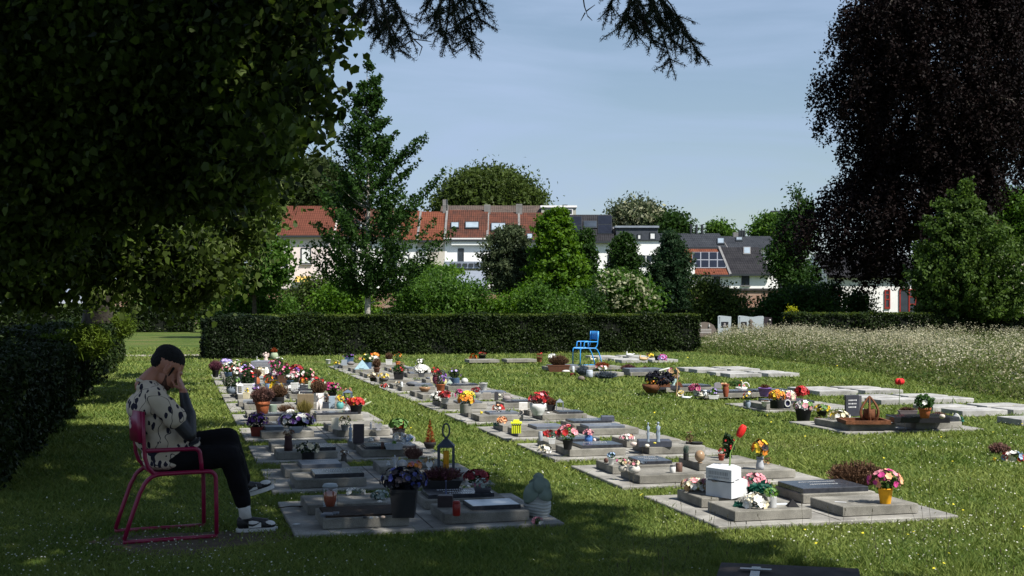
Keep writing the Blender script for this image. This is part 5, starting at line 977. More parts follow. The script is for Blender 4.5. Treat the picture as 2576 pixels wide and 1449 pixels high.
P('I', 1710, 810, 1090, 1300, 230, 260, T_, 'sq', (.055,.035,.028), 'mum', 'lyky', 'dark brown square pot with large yellow pansies', fs=.05, nf=14)
LAN('I', 1378, 670, 880, 150, T_, (.20,.23,.26), 'grey pagoda lantern in the middle of the leftmost row')
CAN('I', 1530, 735, 880, 100, T_, (.36,.06,.05), 'red candle glass right of the grey pagoda lantern')
P('I', 1750, 545, 760, 800, 0, 400, T_, None, 0, 'mum', 'dkvhw', 'plum and dark purple flower bed of the leftmost row', 'flower_bed', 'flowers', nf=50)
P('I', 1800, 385, 520, 600, 0, 260, T_, None, 0, 'mum', 'gcw', 'cream white lilies right of the grey slab', 'flower_spray', 'flowers', nf=26, fs=.05)
P('I', 2210, 425, 650, 785, 160, 320, T_, 'round', (.20,.28,.33), 'mum', 'drdnr', 'round blue grey pot with a big russet red mum ball', fs=.035, nf=90)
P('I', 1980, 310, 420, 480, 0, 170, T_, None, 0, 'mum', 'rn', 'rust coloured flower tuft behind the russet mum ball', 'flower_spray', 'flowers', nf=16)
P('I', 1350, 440, 640, 690, 0, 380, T_, None, 0, 'mum', 'dcwc', 'spray of cream lilies with dark leaves', 'flower_spray', 'flowers', nf=24, fs=.06)
P('I', 1005, 330, 470, 665, 110, 260, T_, 'vase', (.10,.15,.24), 'bush', 'd', 'blue vase of dark green leaves')
CAN('I', 890, 470, 615, 85, T_, (.26,.29,.33), 'grey glass cylinder left of the blue vase')
P('I', 780, 450, 570, 640, 0, 160, T_, None, 0, 'mum', 'gw', 'white lily blossom left of the grey cylinder', 'flower_spray', 'flowers', nf=8, fs=.06)
P('I', 575, 430, 520, 560, 0, 190, T_, None, 0, 'mum', 'ytaac', 'peach coloured roses at the back of the leftmost row', 'flower_spray', 'flowers', nf=22)
P('I', 285, 290, 560, 725, 170, 340, T_, 'tap', BK, 'heath', 'mm', 'spiky mauve heather at the left back of the leftmost row')
P('I', 540, 190, 300, 420, 0, 240, T_, None, 0, 'mum', 'kll', 'lavender coloured pansies standing high at the back', 'flower_spray', 'flowers', nf=26, fs=.06)
P('I', 610, 325, 430, 460, 0, 210, T_, None, 0, 'mum', 'dweww', 'white and ice blue blooms below the lavender pansies', 'flower_spray', 'flowers', nf=26)
P('I', 780, 250, 420, 480, 0, 240, T_, None, 0, 'mum', 'gcwg', 'cream and green blooms right of the ice blue ones', 'flower_spray', 'flowers', nf=26)
FIG('I', 1475, 125, 345, 160, T_, (.58,.46,.42), 'pale pink cherub statue at the far end of the leftmost row', 'angel', 'cherub_statue', 'statue')
P('I', 1675, 0, 145, 315, 190, 160, T_, 'round', (.30,.36,.24), 'heath', 'rr', 'pale green round pot with a rust coloured plant beside the cherub')
FIG('I', 1305, 215, 430, 95, T_, (.60,.61,.58), 'white heron figurine left of the cherub', 'bird')
BOX('I', 1440, 345, 560, 600, T_, (.19,.20,.23), 'wide grey granite grave cover at the back of the leftmost row', 'granite_cover', 'memorial stone', .9, rough=.4, ins=(.35,.36,.38))
P('I', 720, -10, 170, 260, 0, 150, 0, None, 0, 'spray', 'gyr', 'yellow red flowering shrub against the middle hedge', 'flower_shrub', 'plant', nf=12)
# ---- nearest group, middle row
bk, k = place('P', 855, 395, T_)
def openbook():
    p, k = place('P', 860, 398, T_); o = empty('book_monument', p, 'white marble monument carved as a thick book with blank lettering', 'memorial stone'); mt = mat('white_marble', (.56,.57,.58), .5, .12, 6, col2=(.68,.69,.70)); w_ = 190*k; d = .36
    def blk(z0, z1, nm, x1, wob):
        m = MB(); V = []; n = 8
        pts = [(-w_, -.0), (0, -.16)]                       # spine face seen from the left, page face to the right
        prof = [(-w_*1.02, .10), (0, -.11)]+[(x1*t+wob*math.sin(t*7), -.11+.20*t) for t in (.25, .5, .75, 1)]+[(x1*.8, .26), (-w_*.4, .34)]
        q = len(prof); L = [(x, y, z0) for x, y in prof]+[(x, y, z1) for x, y in prof]; m.add(L, [tuple(reversed(range(q))), tuple(range(q, 2*q))]+[(i, (i+1) % q, (i+1) % q+q, i+q) for i in range(q)]); return m.build(nm, mt, o)
    a = blk(0, 140*k, 'lower_volume', 185*k, .004); b = blk(152*k, 258*k, 'upper_volume', 120*k, .012); m = MB(); m.box(-w_*.8, 50*k, -.0, .25, 140*k+.0005, 152*k-.0005); m.build('joint', flat((.02,.02,.022)), o)
    q = MB(); r = random.Random(3); A = Vector((-w_*1.02, .10, 0)); B = Vector((0, -.11, 0)); dd = (B-A); nn = Vector((-dd.y, dd.x, 0)).normalized()*-1
    if nn.y > 0: nn = -nn
    for row, (za, zb) in enumerate([(200, 232), (172, 188)]):
        t = .12
        while t < .86:
            l = r.uniform(.03, .05); a1 = A+dd*t+nn*.0015; b1 = A+dd*(t+l)+nn*.0015; q.add([(a1.x, a1.y, za*k), (b1.x, b1.y, za*k), (b1.x, b1.y, zb*k), (a1.x, a1.y, zb*k)], [(0, 1, 2, 3)]); t += l+.025
    q.build('inscription', flat((.34,.35,.37)), b)
    return o
openbook()
P('P', 565, 190, 300, 352, 0, 250, T_, None, 0, 'mum', 'ycctwp', 'cream and pink straw flower wreath left of the white book monument', 'wreath', 'wreath', nf=60, sy=.7)
P('P', 1100, 110, 260, 345, 0, 230, T_, None, 0, 'mum', 'tppp', 'pink artificial hydrangeas with teal leaves right of the white book monument', 'flower_spray', 'flowers', nf=36, fs=.028)
P('P', 1150, 215, 330, 390, 0, 240, T_, None, 0, 'bush', 't', 'drooping teal plastic leaves under the pink hydrangeas', 'leaf_spray', 'leaves', leafs=.06)
P('P', 1110, 300, 420, 505, 0, 220, T_, None, 0, 'mum', 'dwwwc', 'bunch of white artificial lilies on the front left slab of the near middle grave', 'flower_spray', 'flowers', nf=22, fs=.035)
P('P', 985, 440, 470, 492, 0, 150, T_, None, 0, 'succ', 't', 'dark green fern leaves lying left of the white lilies', 'leaf_spray', 'leaves', leafs=.05)
P('P', 1257, 312, 400, 500, 96, 125, T_, 'cyl', (.52,.52,.52), 'succ', 'lg', 'white dimpled pot with a fresh green succulent')
m = MB(); m.box(-.055, .055, 0, .05, 0, .006, c=.002); o = m.build('white_tile', flat((.50,.54,.58))); o.location = place('P', 1345, 470, T_)[0]; tag(o, 'flat pale blue white tile between the dimpled pot and the black pyramid', 'tile')
FIG('P', 1450, 420, 492, 105, T_, (.020,.020,.022), 'small black stone pyramid on the near middle grave', 'pyr', 'black_pyramid', 'ornament')
P('P', 2050, 70, 290, 365, 200, 560, 0, 'tap', BK, 'heath', 'nn', 'wide withered red brown heather bush behind the yellow pot', sy=.8)
P('P', 2305, 150, 325, 468, 138, 300, T_, 'tap', (.80,.38,.015), 'mum', 'gmmpap', 'bright yellow pot of magenta, pink and peach flowers', fs=.026, nf=34, sy=.8)
m = MB(); m.box(-.055, .005, 0, .02, 0, .003); m.box(.0055, .03, 0, .02, 0, .0029); o = m.build('white_strip', flat((.55,.56,.58))); o.location = place('P', 1890, 448, T_)[0]; o.rotation_euler = (0, 0, -.6); tag(o, 'small white engraved strip on the slab left of the yellow pot', 'name strip')
# ---- second group, middle row
P('D', 1280, 700, 960, 1135, 135, 200, T_, 'flute', (.42,.43,.46), 'mum', 'noyok', 'grey white vase leaning with orange yellow and dark flowers', fs=.03, nf=30)
P('D', 1355, 915, 1020, 1060, 0, 140, T_, None, 0, 'mum', 'nt', 'tan dried flower right of the leaning grey white vase', 'flower_spray', 'flowers', nf=14)
p, k = place('D', 855, 1112, .30); o = empty('artificial_tulip', G(*zp('D', 855, 1112), .30)[0], 'single big red cloth tulip on a long green stem standing on the white monument', 'flower'); m = MB(); m.smooth = True
m.tube([(0, 0, 0), (.005, 0, 200*k), (60*k, 0, 330*k), (115*k, 0, 420*k)], [.008, .005, .0035, .003], 6); m.build('stem', flat((.20,.33,.08)), o)
m = MB(); m.smooth = True; a = Vector((115*k, 0, 420*k)); dv = Vector((85*k, 0, 160*k)); Mr = dv.to_track_quat('Z', 'Y').to_matrix()
for i in range(5): an = i*1.257; m.ell(a+dv*.55+Mr@Vector((22*k*math.cos(an), 22*k*math.sin(an), 0)), (34*k, 34*k, 92*k), 8, 7, Mr)
m.build('petals', flat((.62,.018,.014), .6), o)
P('D', 845, 555, 900, 960, 0, 160, .12, None, 0, 'bush', 'dr', 'tall climbing rose of dark green leaves with a few red blooms behind the tulip', 'rose_plant', 'plant', nf=6, leafs=.05)
P('D', 750, 800, 920, 1010, 95, 130, T_, 'terr', (.30,.06,.035), 'bush', 'nr', 'small red brown pot with a wilted plant left of the climbing rose', nf=4)
FIG('D', 460, 870, 1045, 140, T_, (.30,.20,.12), 'bronze brown gourd shaped lantern on the second slab of the middle row', 'ball', 'gourd_lantern', 'lantern')
P('D', 268, 770, 905, 1000, 78, 90, T_, 'cyl', (.03,.03,.03), 'grass', 's', 'black glass with pale green stems left of the gourd lantern')
P('D', 425, 745, 760, 890, 160, 0, .03, 'tap', BK, None, 'n', 'empty black plastic pot on the grass behind the gourd lantern')
P('D', 320, 590, 760, 880, 110, 150, .03, 'tap', BK, 'spray', 'nn', 'black pot with a dead brown plant left of the empty black pot', nf=5)
CAN('C', 2205, 800, 900, 80, T_, (.66,.65,.62), 'white candle with a black cap on the second middle row grave', lid=(.03,.03,.03))
CAN('C', 2290, 765, 885, 92, T_, (.14,.08,.06), 'brown glass candle holder right of the white candle')
P('C', 1390, 620, 705, 788, 88, 100, T_, 'tap', W, 'mum', 'te', 'small white pot with a teal green flower ball', nf=14)
PEB('C', 1320, 765, 70, T_, (.10,.05,.04), 'brown lump of stone behind the small white pot', 1.0)
P('C', 1540, 640, 720, 790, 0, 170, T_, None, 0, 'mum', 'gwmg', 'small white and magenta flower tuft behind the round bowls', 'flower_spray', 'flowers', nf=16)
P('C', 1545, 710, 800, 888, 125, 130, T_, 'round', (.46,.43,.38), 'mum', 'dcct', 'left of two round pale bowls filled with cream roses', nf=20)
P('C', 1700, 730, 810, 908, 165, 170, T_, 'round', (.50,.48,.44), 'mum', 'dccpk', 'right of two round pale bowls filled with cream roses', nf=22)
P('C', 1810, 715, 740, 770, 0, 110, TP, None, 0, 'succ', 'v', 'blue grey ribbon bunch on the dark plate of the second middle grave', 'ribbon', 'ornament')
# ---- third group, middle row
P('C', 812, 255, 460, 592, 145, 250, T_, 'tap', BK, 'mum', 'lppwpr', 'black pot of pink and white lilies with bright green leaves', fs=.032, nf=34)
P('C', 600, 340, 435, 515, 92, 120, T_, 'sq', W, 'succ', 't', 'white square pot with a teal succulent')
P('C', 570, 270, 340, 420, 0, 260, T_, None, 0, 'mum', 'nrrd', 'red artificial flowers behind the white square pot', 'flower_spray', 'flowers', nf=22)
P('C', 505, 470, 580, 640, 0, 185, .03, None, 0, 'mum', 'dwwwc', 'white daisy bunch lying on the pad edge of the third middle grave', 'flower_spray', 'flowers', nf=44, fs=.02)
CAN('C', 450, 350, 475, 60, T_, (.30,.32,.36), 'grey glass tube left of the red flowers')
P('C', 1088, 315, 405, 512, 112, 140, T_, 'round', (.06,.16,.42), 'mum', 'dpvp', 'cobalt blue pot with pink and purple flowers', rough=.25, nf=22)
PEB('C', 1165, 490, 60, T_, (.60,.50,.48), 'pinkish white shell right of the cobalt blue pot', .9)
BOX('C', 1970, 470, 552, 440, T_, (.050,.056,.075), 'dark blue stone plinth below the slim couple statues', 'plinth', 'memorial stone', .6, rough=.5)
FIG('C', 1878, 228, 490, 62, .185, (.24,.29,.35), 'slim blue grey standing figure, left of the couple statues', 'slim', 'slender_statue', 'statue')
FIG('C', 2012, 222, 492, 88, .185, (.24,.29,.35), 'broader pair of embracing blue grey figures at the right of the plinth', 'slim', 'slender_statue', 'statue')
P('C', 1605, 340, 420, 468, 0, 190, T_, None, 0, 'mum', 'dwpaw', 'white and salmon flower bunch left of the couple statues', 'flower_spray', 'flowers', nf=26)
PEB('C', 1690, 550, 105, T_, (.62,.52,.47), 'pinkish shell before the dark blue plinth', .6); PEB('C', 1865, 562, 80, T_, (.62,.57,.48), 'cream pebble before the dark blue plinth', .6); PEB('C', 1965, 515, 45, .19, (.60,.52,.08), 'yellow shell on top of the dark blue plinth', .6)
# ---- fourth group, middle row
BOX('C', 1343, 145, 298, 170, 0.03, (.075,.085,.115), 'dark blue grey square slate pot at the right end of the fourth middle grave', 'slate_pot', 'pot', .9, rough=.6)
p, k = place('C', 128, 372, .105, 40); o = empty('yellow_basket', p, 'bright yellow slatted basket with a lid on the fourth middle grave', 'basket'); m = MB(); r = 68*k; h = 178*k; ym = flat((.60,.66,.03), .5)
for i in range(5):
    x = -r*.8+i*r*.4; m.box(x-r*.13, x+r*.13, -r*.8, -r*.72, 0, h*.72); m.box(x-r*.13, x+r*.13, r*.72, r*.8, 0, h*.72); m.box(-r*.88, -r*.82, x*.9-r*.12, x*.9+r*.12, 0, h*.72); m.box(r*.82, r*.88, x*.9-r*.12, x*.9+r*.12, 0, h*.72)
m.build('slats', ym, o); m = MB(); m.box(-r*.7, r*.7, -r*.6, r*.6, .003, h*.6); m.build('liner', flat((.12,.14,.02)), o); m = MB(); m.box(-r*1.1, r*1.1, -r, r, h*.721, h*.84, c=.004); m.box(-r*.6, r*.6, -r*.5, r*.5, h*.8405, h, c=.006); m.build('lid', ym, o)
P('N', 835, 770, 860, 925, 0, 130, T_, None, 0, 'bush', 't', 'teal plastic leaves at the left of the fourth middle grave', 'leaf_spray', 'leaves'); P('N', 950, 710, 800, 850, 0, 160, .15, None, 0, 'mum', 'yaao', 'apricot cloth flowers above the teal leaves', 'flower_spray', 'flowers', nf=16, fs=.04)
# ---- fifth group, middle row
P('B', 1222, 570, 690, 812, 165, 205, TP, 'cyl', (.30,.29,.26), 'mum', 'goyooy', 'concrete pot of bright orange yellow mums', fs=.026, nf=70)
P('B', 1240, 455, 560, 640, 0, 200, T_, None, 0, 'mum', 'lyyg', 'yellow tulips behind the orange mums', 'flower_spray', 'flowers', nf=20, fs=.045)
P('B', 1140, 430, 520, 600, 0, 90, T_, None, 0, 'mum', 'gmm', 'magenta blossom left of the yellow tulips', 'flower_spray', 'flowers', nf=8, fs=.045)
FIG('N', 497, 560, 665, 62, T_, (.62,.50,.04), 'tiny yellow duck figurine before the blue plate', 'bird')
P('N', 870, 450, 590, 665, 150, 260, T_, 'round', (.32,.32,.33), 'mum', 'drwra', 'grey bowl of red and white roses on the fifth middle grave', nf=24)
P('N', 1080, 490, 590, 655, 0, 150, T_, None, 0, 'bush', 'g', 'green trailing leaves right of the red and white roses', 'leaf_spray', 'leaves')
P('N', 1740, 180, 440, 705, 375, 440, T_, 'bowl', (.66,.66,.65), 'spray', 'hrpdr', 'large white bowl pot with red spiky blooms', nf=36, fs=.03)
P('N', 1860, 20, 260, 400, 0, 330, .22, None, 0, 'spray', 'mdrd', 'two tall crimson flower spikes rising from the white bowl', 'flower_spike', 'flowers', nf=30, sy=.3)
LAN('N', 2222, 290, 605, 165, T_, (.17,.19,.22), 'grey dome topped lantern right of the white bowl')
P('N', 2030, 280, 460, 600, 190, 260, T_, 'sq', BK, 'heath', 'rn', 'black square box with rust brown stems behind the grey lantern')
BOX('N', 1420, 405, 570, 190, T_, (.66,.64,.60), 'white toy castle stone left of the white bowl', 'castle_stone', 'ornament', .5, rough=.7)
FIG('N', 1380, 560, 665, 130, T_, (.50,.46,.40), 'cream reclining figurine below the white toy castle', 'dog')
for i, (x, w_, t) in enumerate([(1965,80,'left'),(2240,90,'middle'),(2390,80,'right')]): PEB('N', x, 655, w_, T_, (.66,.65,.62), '%s white stone of three lying right of the white bowl' % t, .5)
# ---- sixth and seventh groups, middle row
P('B', 1800, 500, 510, 510, 0, 10, T_, None, 0, None, 'g', 'x') if 0 else None
FIG('N', 1060, 170, 385, 220, T_, (.26,.23,.22), 'curled grey brown driftwood ornament of the sixth middle grave', 'bird', 'driftwood', 'ornament')
BOX('N', 828, 170, 360, 90, T_, (.05,.05,.055), 'dark narrow stone left of the driftwood ornament', 'small_headstone', 'headstone', .4, arch=True)
P('N', 880, 120, 200, 300, 0, 120, .14, None, 0, 'mum', 'swc', 'white green flowers behind the dark narrow stone', 'flower_spray', 'flowers', nf=14)
P('N', 385, 60, 190, 315, 205, 220, T_, 'bowl', (.24,.24,.22), 'mum', 'nddr', 'grey concrete bowl with drooping dark red flowers', nf=24)
BOX('N', 620, 195, 340, 185, T_, (.26,.24,.21), 'grey brown stone planter box behind the sixth middle grave', 'stone_box', 'planter', .8, rough=.85)
P('B', 1455, 385, 412, 520, 120, 90, T_, 'tap', W, 'succ', 'd', 'white bucket pot on the stone box of the middle row')
P('B', 950, 510, 615, 690, 105, 190, T_, 'tap', (.32,.33,.34), 'mum', 'nrrd', 'silver pot of bright red flowers on the middle row', nf=34)
P('B', 870, 470, 600, 660, 0, 220, T_, None, 0, 'mum', 'dwww', 'white daisies left of the silver pot', 'flower_spray', 'flowers', nf=50)
P('B', 677, 430, 470, 532, 155, 120, T_, 'bowl', (.30,.17,.09), 'bush', 'g', 'low brown bowl with small green leaves', rough=.3)
PEB('H', 1450, 625, 200, T_, (.11,.12,.14), 'dark rounded grave stone left of the low brown bowl', .35)
P('H', 1260, 515, 560, 600, 0, 110, T_, None, 0, 'mum', 'dwct', 'small cream flower tuft before the dark rounded stone', 'flower_spray', 'flowers', nf=12)
CAN('H', 1310, 560, 632, 36, T_, (.60,.62,.64), 'small white bottle right of the cream flower tuft')
P('B', 825, 180, 310, 425, 100, 150, T_, 'vase', (.10,.020,.035), 'spray', 'nrrn', 'maroon vase with brown red flowers at the eighth middle grave', nf=16)
FIG('H', 1725, 470, 560, 45, T_, (.55,.48,.36), 'cream plate on edge left of the maroon vase', 'heart')
FIG('B', 912, 235, 360, 80, T_, (.045,.055,.045), 'dark green kneeling figure right of the maroon vase', 'angel', 'statue', 'statue')
P('B', 930, 350, 358, 440, 88, 0, T_, 'round', (.60,.54,.24), None, 'g', 'pale yellow pot below the dark green figure')
FIG('B', 1010, 365, 435, 100, T_, (.30,.36,.33), 'grey green cone ornament right of the pale yellow pot', 'pyr')
PEB('B', 1208, 432, 130, T_, (.46,.46,.44), 'large white round stone pot at the right of the eighth middle grave', .7)
P('H', 910, 430, 500, 555, 100, 140, T_, 'tap', BK, 'mum', 'nccy', 'dark basket of cream yellow flowers on the middle row', nf=18)
P('H', 1060, 435, 505, 560, 140, 150, T_, 'bowl', (.11,.10,.11), 'mum', 'dyccy', 'grey footed bowl with yellow and white flowers', nf=26)
P('H', 1075, 550, 610, 650, 0, 130, T_, None, 0, 'mum', 'drwrk', 'small red and white flower cluster at a left corner of the middle row', 'flower_spray', 'flowers', nf=18)
P('B', 410, 95, 170, 190, 0, 10, T_, None, 0, None, 'g', 'x') if 0 else None
LAN('H', 1355, 345, 445, 90, T_, (.020,.020,.024), 'small black lantern on the far middle row')
P('H', 1300, 245, 320, 350, 0, 120, T_, None, 0, 'bush', 'h', 'small mauve brown shrub behind the black lantern')
P('H', 1580, 335, 440, 492, 100, 225, T_, 'tap', GY, 'mum', 'dwwww', 'big round bouquet of white daisies on the far middle row', fs=.05, nf=80)
P('H', 1588, 272, 325, 400, 0, 90, .15, None, 0, 'mum', 'noo', 'orange flower crown above the white daisy bouquet', 'flower_spray', 'flowers', nf=14)
FIG('H', 755, 258, 388, 195, T_, (.26,.38,.43), 'pale blue glass pyramid on the far middle row', 'pyr', 'glass_pyramid', 'ornament')
P('H', 292, 240, 252, 312, 76, 0, T_, 'tap', W, None, 'g', 'white tapered pot at the far left of the middle row')
P('H', 408, 265, 328, 372, 90, 85, .03, 'trough', (.14,.17,.19), 'mum', 'gyyc', 'low planter with yellow flowers right of the white tapered pot', nf=16)
BOX('H', 515, 255, 332, 75, T_, (.20,.23,.26), 'slanted grey headstone with a dark face at the far middle row', 'small_headstone', 'headstone', .5, lean=.05)
PEB('H', 605, 330, 110, T_, (.16,.15,.15), 'grey dome stone left of the glass pyramid', .5)
P('H', 935, 215, 270, 308, 70, 115, T_, 'tap', BK, 'mum', 'dwww', 'white flower ball at the far end of the middle row', nf=34, fs=.05)
P('H', 940, 110, 190, 240, 0, 110, .2, None, 0, 'mum', 'lor', 'tall green leaves with an orange red bloom at the far end of the middle row', 'flower_spray', 'flowers', nf=7, fs=.06)
P('H', 760, 208, 245, 262, 0, 140, T_, None, 0, 'mum', 'yat', 'low peach coloured flower mat behind the glass pyramid', 'flower_spray', 'flowers', nf=22)
P('H', 2300, 160, 235, 262, 0, 75, 0, None, 0, 'mum', 'noa', 'orange flower figure at the left end of the far right rows', 'flower_spray', 'flowers', nf=12, fs=.07)
P('H', 2420, 145, 190, 255, 110, 110, 0, 'tap', BK, 'bush', 'nr', 'black pot with red brown foliage beside the orange flowers', nf=8)
# ---- rows at the right
P('E', 85, 290, 365, 435, 85, 90, .08, 'tap', (.28,.10,.06), 'bush', 'nr', 'terracotta pot with red leaves near the hedge', nf=12)
P('E', 275, 305, 370, 400, 0, 110, .08, None, 0, 'mum', 'yww', 'white peony shaped flower left of the rust planter', 'flower_spray', 'flowers', nf=14, fs=.07)
P('E', 355, 320, 480, 575, 310, 290, .08, 'trough', (.12,.05,.028), 'heath', 'nn', 'long rusty steel planter full of dead brown stems', sy=.4)
PEB('E', 455, 580, 125, .08, (.52,.50,.46), 'flat white stone before the rusty steel planter', .3)
CAN('E', 550, 490, 575, 40, .08, (.55,.58,.62), 'small white glass right of the rusty steel planter')
P('E', 680, 420, 560, 612, 0, 190, .08, None, 0, 'heath', 'vv', 'blue grey lavender bush below the blue chair')
P('E', 1000, 495, 600, 665, 0, 340, .08, None, 0, 'heath', 'vv', 'wide lavender bush right of the blue chair', sy=.5)
P('E', 545, 540, 580, 625, 0, 75, 0.05, None, 0, 'bush', 'rd', 'small red leaved sprig between the planter and the lavender')
CAN('E', 780, 545, 645, 95, .08, (.42,.46,.52), 'pale blue white vase between the two lavender bushes')
P('E', 955, 385, 480, 520, 0, 200, .08, None, 0, 'heath', 'rr', 'orange brown heather behind the wide lavender bush')
P('E', 945, 470, 510, 530, 0, 170, .1, None, 0, 'mum', 'ywp', 'row of small white blooms in front of the orange heather', 'flower_spray', 'flowers', nf=16)
P('E', 930, 260, 300, 450, 0, 60, .1, None, 0, 'mum', 'swt', 'single pale flower head on a tall stem right of the blue chair', 'flower_spray', 'flowers', nf=6)
FIG('E', 820, 345, 425, 80, .08, (.62,.58,.45), 'cream bird figurine under the blue chair back', 'bird')
PEB('E', 665, 700, 130, 0, (.15,.12,.10), 'brown boulder in the grass below the blue chair', .6)
FIG('E', 1335, 283, 362, 120, .08, (.62,.62,.62), 'white lying dog shaped ornament near the middle hedge', 'bird')
FIG('E', 1525, 330, 420, 140, .08, (.48,.33,.17), 'tan brown animal ornament left of the purple ball', 'bird')
P('E', 1620, 260, 340, 380, 0, 130, .08, None, 0, 'spray', 'yny', 'yellow brown dry stems behind the tan ornament', nf=10)
P('E', 1705, 340, 350, 412, 60, 0, .08, 'tap', BK, None, 'g', 'small black pot left of the purple ball')
P('E', 1785, 312, 385, 412, 0, 110, .08, None, 0, 'mum', 'gmlm', 'bright purple pink flower ball near the middle hedge', 'flower_ball', 'flowers', nf=60, fs=.06)
P('E', 1315, 430, 530, 560, 0, 220, .08, None, 0, 'heath', 'nm', 'left of two dark brown heathers on the grey slabs'); P('E', 1545, 465, 530, 552, 0, 120, .08, None, 0, 'heath', 'nm', 'right of two dark brown heathers on the grey slabs')
rust = mat('rusty_steel', (.13,.050,.022), .85, .35, 14, bump=.3)
p, k = place('E', 1635, 860, 0.05, 60); o = empty('rust_bowl', p, 'round rusty steel bowl with yellow flowers', 'planter'); m = MB(); m.smooth = True; m.lathe([(70*k, 0), (120*k, 60*k), (130*k, 118*k), (118*k, 118*k), (100*k, 70*k)], 20); m.build('bowl', rust, o); plantparts(o, 'mum', 'gyyo', 72*k, 55*k, 115*k, nf=30)
p, k = place('E', 1820, 795, .1); o = empty('rust_plates', p, 'rusty steel sculpture of curved plates with dark plants', 'sculpture'); m = MB()
for cx_, r_, yy in ((-30, 105, 0), (190, 60, .05)):
    L = []; n = 16
    for i in range(n+1): an = math.pi*i/n; L.append((cx_*k-r_*k*math.cos(an), yy, r_*1.45*k*math.sin(an)))
    q = len(L); m.add(L+[(x, y+.012, z) for x, y, z in L], [tuple(range(q)), tuple(reversed(range(q, 2*q)))]+[(i, i+q, (i+1) % q+q, (i+1) % q) for i in range(q)])
m.build('plate', rust, o); m = MB(); m.box(-180*k, 200*k, -.03, .25, -.02, .02); m.build('base', flat((.04,.04,.05)), o)
P('E', 1770, 505, 690, 740, 0, 430, .2, None, 0, 'bush', 'k', 'dark plum leaved plants above the rusty sculpture')
P('E', 1925, 335, 520, 700, 0, 150, .15, None, 0, 'spray', 'gwpt', 'tall pink white lilies above the rusty sculpture', nf=16, fs=.06)
P('E', 1945, 545, 560, 640, 0, 90, .2, None, 0, 'mum', 'dyy', 'yellow blooms below the tall lilies', 'flower_spray', 'flowers', nf=8)
FIG('E', 1940, 645, 790, 90, .1, (.36,.50,.48), 'pale mint blue figurine right of the rusty plate', 'angel')
m = MB(); p, k = place('E', 1985, 905, 0); o = empty('wooden_stake', p, 'thin pale wooden stake leaning by the mint figurine', 'stake'); m.tube([(-12*k, 0, 0), (0, 0, 140*k), (6*k, 0, 380*k)], .008, 6); m.build('stick', flat((.42,.27,.14)), o)
m = MB(); p, k = place('E', 1840, 700, .38); o = empty('white_tube', p+Vector((0, .1, 0)), 'white tube lying on the dark plants above the rusty sculpture', 'ornament'); m.smooth = True; m.cap((-65*k, 0, 140*k-.0), (65*k, 0, 175*k), 13*k, 13*k, 8); m.build('tube', flat((.62,.62,.58)), o)
P('F', 645, 440, 500, 540, 0, 80, .05, None, 0, 'mum', 'gcy', 'pale yellow flower left of the white ornaments', 'flower_spray', 'flowers', nf=10, fs=.05)
FIG('F', 720, 515, 580, 150, .05, (.56,.58,.60), 'white winged ornament in the grass left of the green succulent', 'bird')
P('F', 835, 378, 462, 520, 75, 135, .08, 'tap', (.50,.54,.60), 'mum', 'dppm', 'white pot with a pink azalea', nf=36, fs=.045)
FIG('F', 918, 480, 552, 90, .08, (.56,.53,.44), 'cream bell shaped figurine right of the pink azalea', 'bunny'); FIG('F', 975, 450, 530, 70, .08, (.58,.60,.62), 'white kitten figurine behind the cream bell', 'dog')
P('F', 1100, 428, 528, 580, 145, 120, .08, 'trough', W, 'bush', 'll', 'white oblong pot with a vivid green plant', leafs=.04)
P('F', 1265, 370, 372, 552, 95, 0, .08, 'vase', (.22,.055,.025), None, 'g', 'tall rust red vase on the right grave row')
BOX('F', 1150, 350, 430, 100, .1, (.26,.24,.27), 'grey mauve rounded stone behind the green plant', 'small_stone', 'memorial stone', .5, arch=True)
P('F', 1240, 300, 345, 400, 0, 140, .1, None, 0, 'mum', 'nta', 'tan dried flowers behind the rust red vase', 'flower_spray', 'flowers', nf=14)
P('F', 1390, 270, 350, 400, 0, 220, .1, None, 0, 'bush', 'gc', 'pale green bush behind the white basket', nf=6)
p, k = place('F', 1480, 470, .1, 40); o = empty('white_basket', p, 'white wicker basket with a high round handle', 'basket'); m = MB(); m.smooth = True; m.lathe([(40*k, 0), (70*k, 20*k), (85*k, 55*k), (76*k, 55*k), (60*k, 20*k)], 16); m.build('bowl', flat(W), o); m = MB(); m.tube([(60*k+48*k*math.cos(a), 0, 62*k+58*k*math.sin(a)) for a in [i*math.pi/12 for i in range(13)]], 8*k, 6); m.build('handle', flat(W), o); plantparts(o, 'mum', 'gwwr', 55*k, 50*k, 45*k, nf=14)
P('F', 1572, 468, 600, 700, 80, 135, .05, 'vase', (.24,.29,.36), 'mum', 'gorynw', 'blue grey metal vase with orange, green and white flowers', nf=22)
P('F', 1815, 362, 425, 545, 190, 140, .08, 'tap', (.24,.13,.42), 'heath', 'rn', 'violet bucket pot with a rust brown plant', )
P('F', 1822, 590, 610, 682, 130, 100, .08, 'tap', W, 'bush', 'n', 'white pot in front of the violet bucket')
P('F', 1985, 450, 600, 712, 200, 210, .12, 'cyl', BK, 'mum', 'goyono', 'wide black planter of orange mums right of the violet bucket', fs=.035, nf=60)
P('F', 2095, 335, 465, 600, 0, 270, .12, None, 0, 'mum', 'dwcpwg', 'large dome of white and pink flowers above the black planter', 'flower_dome', 'flowers', nf=90, fs=.04)
P('F', 2315, 335, 465, 540, 0, 175, .1, None, 0, 'mum', 'drrrp', 'ball of red roses right of the white flower dome', 'flower_ball', 'flowers', nf=50, fs=.045)
P('F', 2290, 430, 520, 560, 0, 90, .05, None, 0, 'bush', 'd', 'dark green leaves under the red roses', 'leaf_spray', 'leaves')
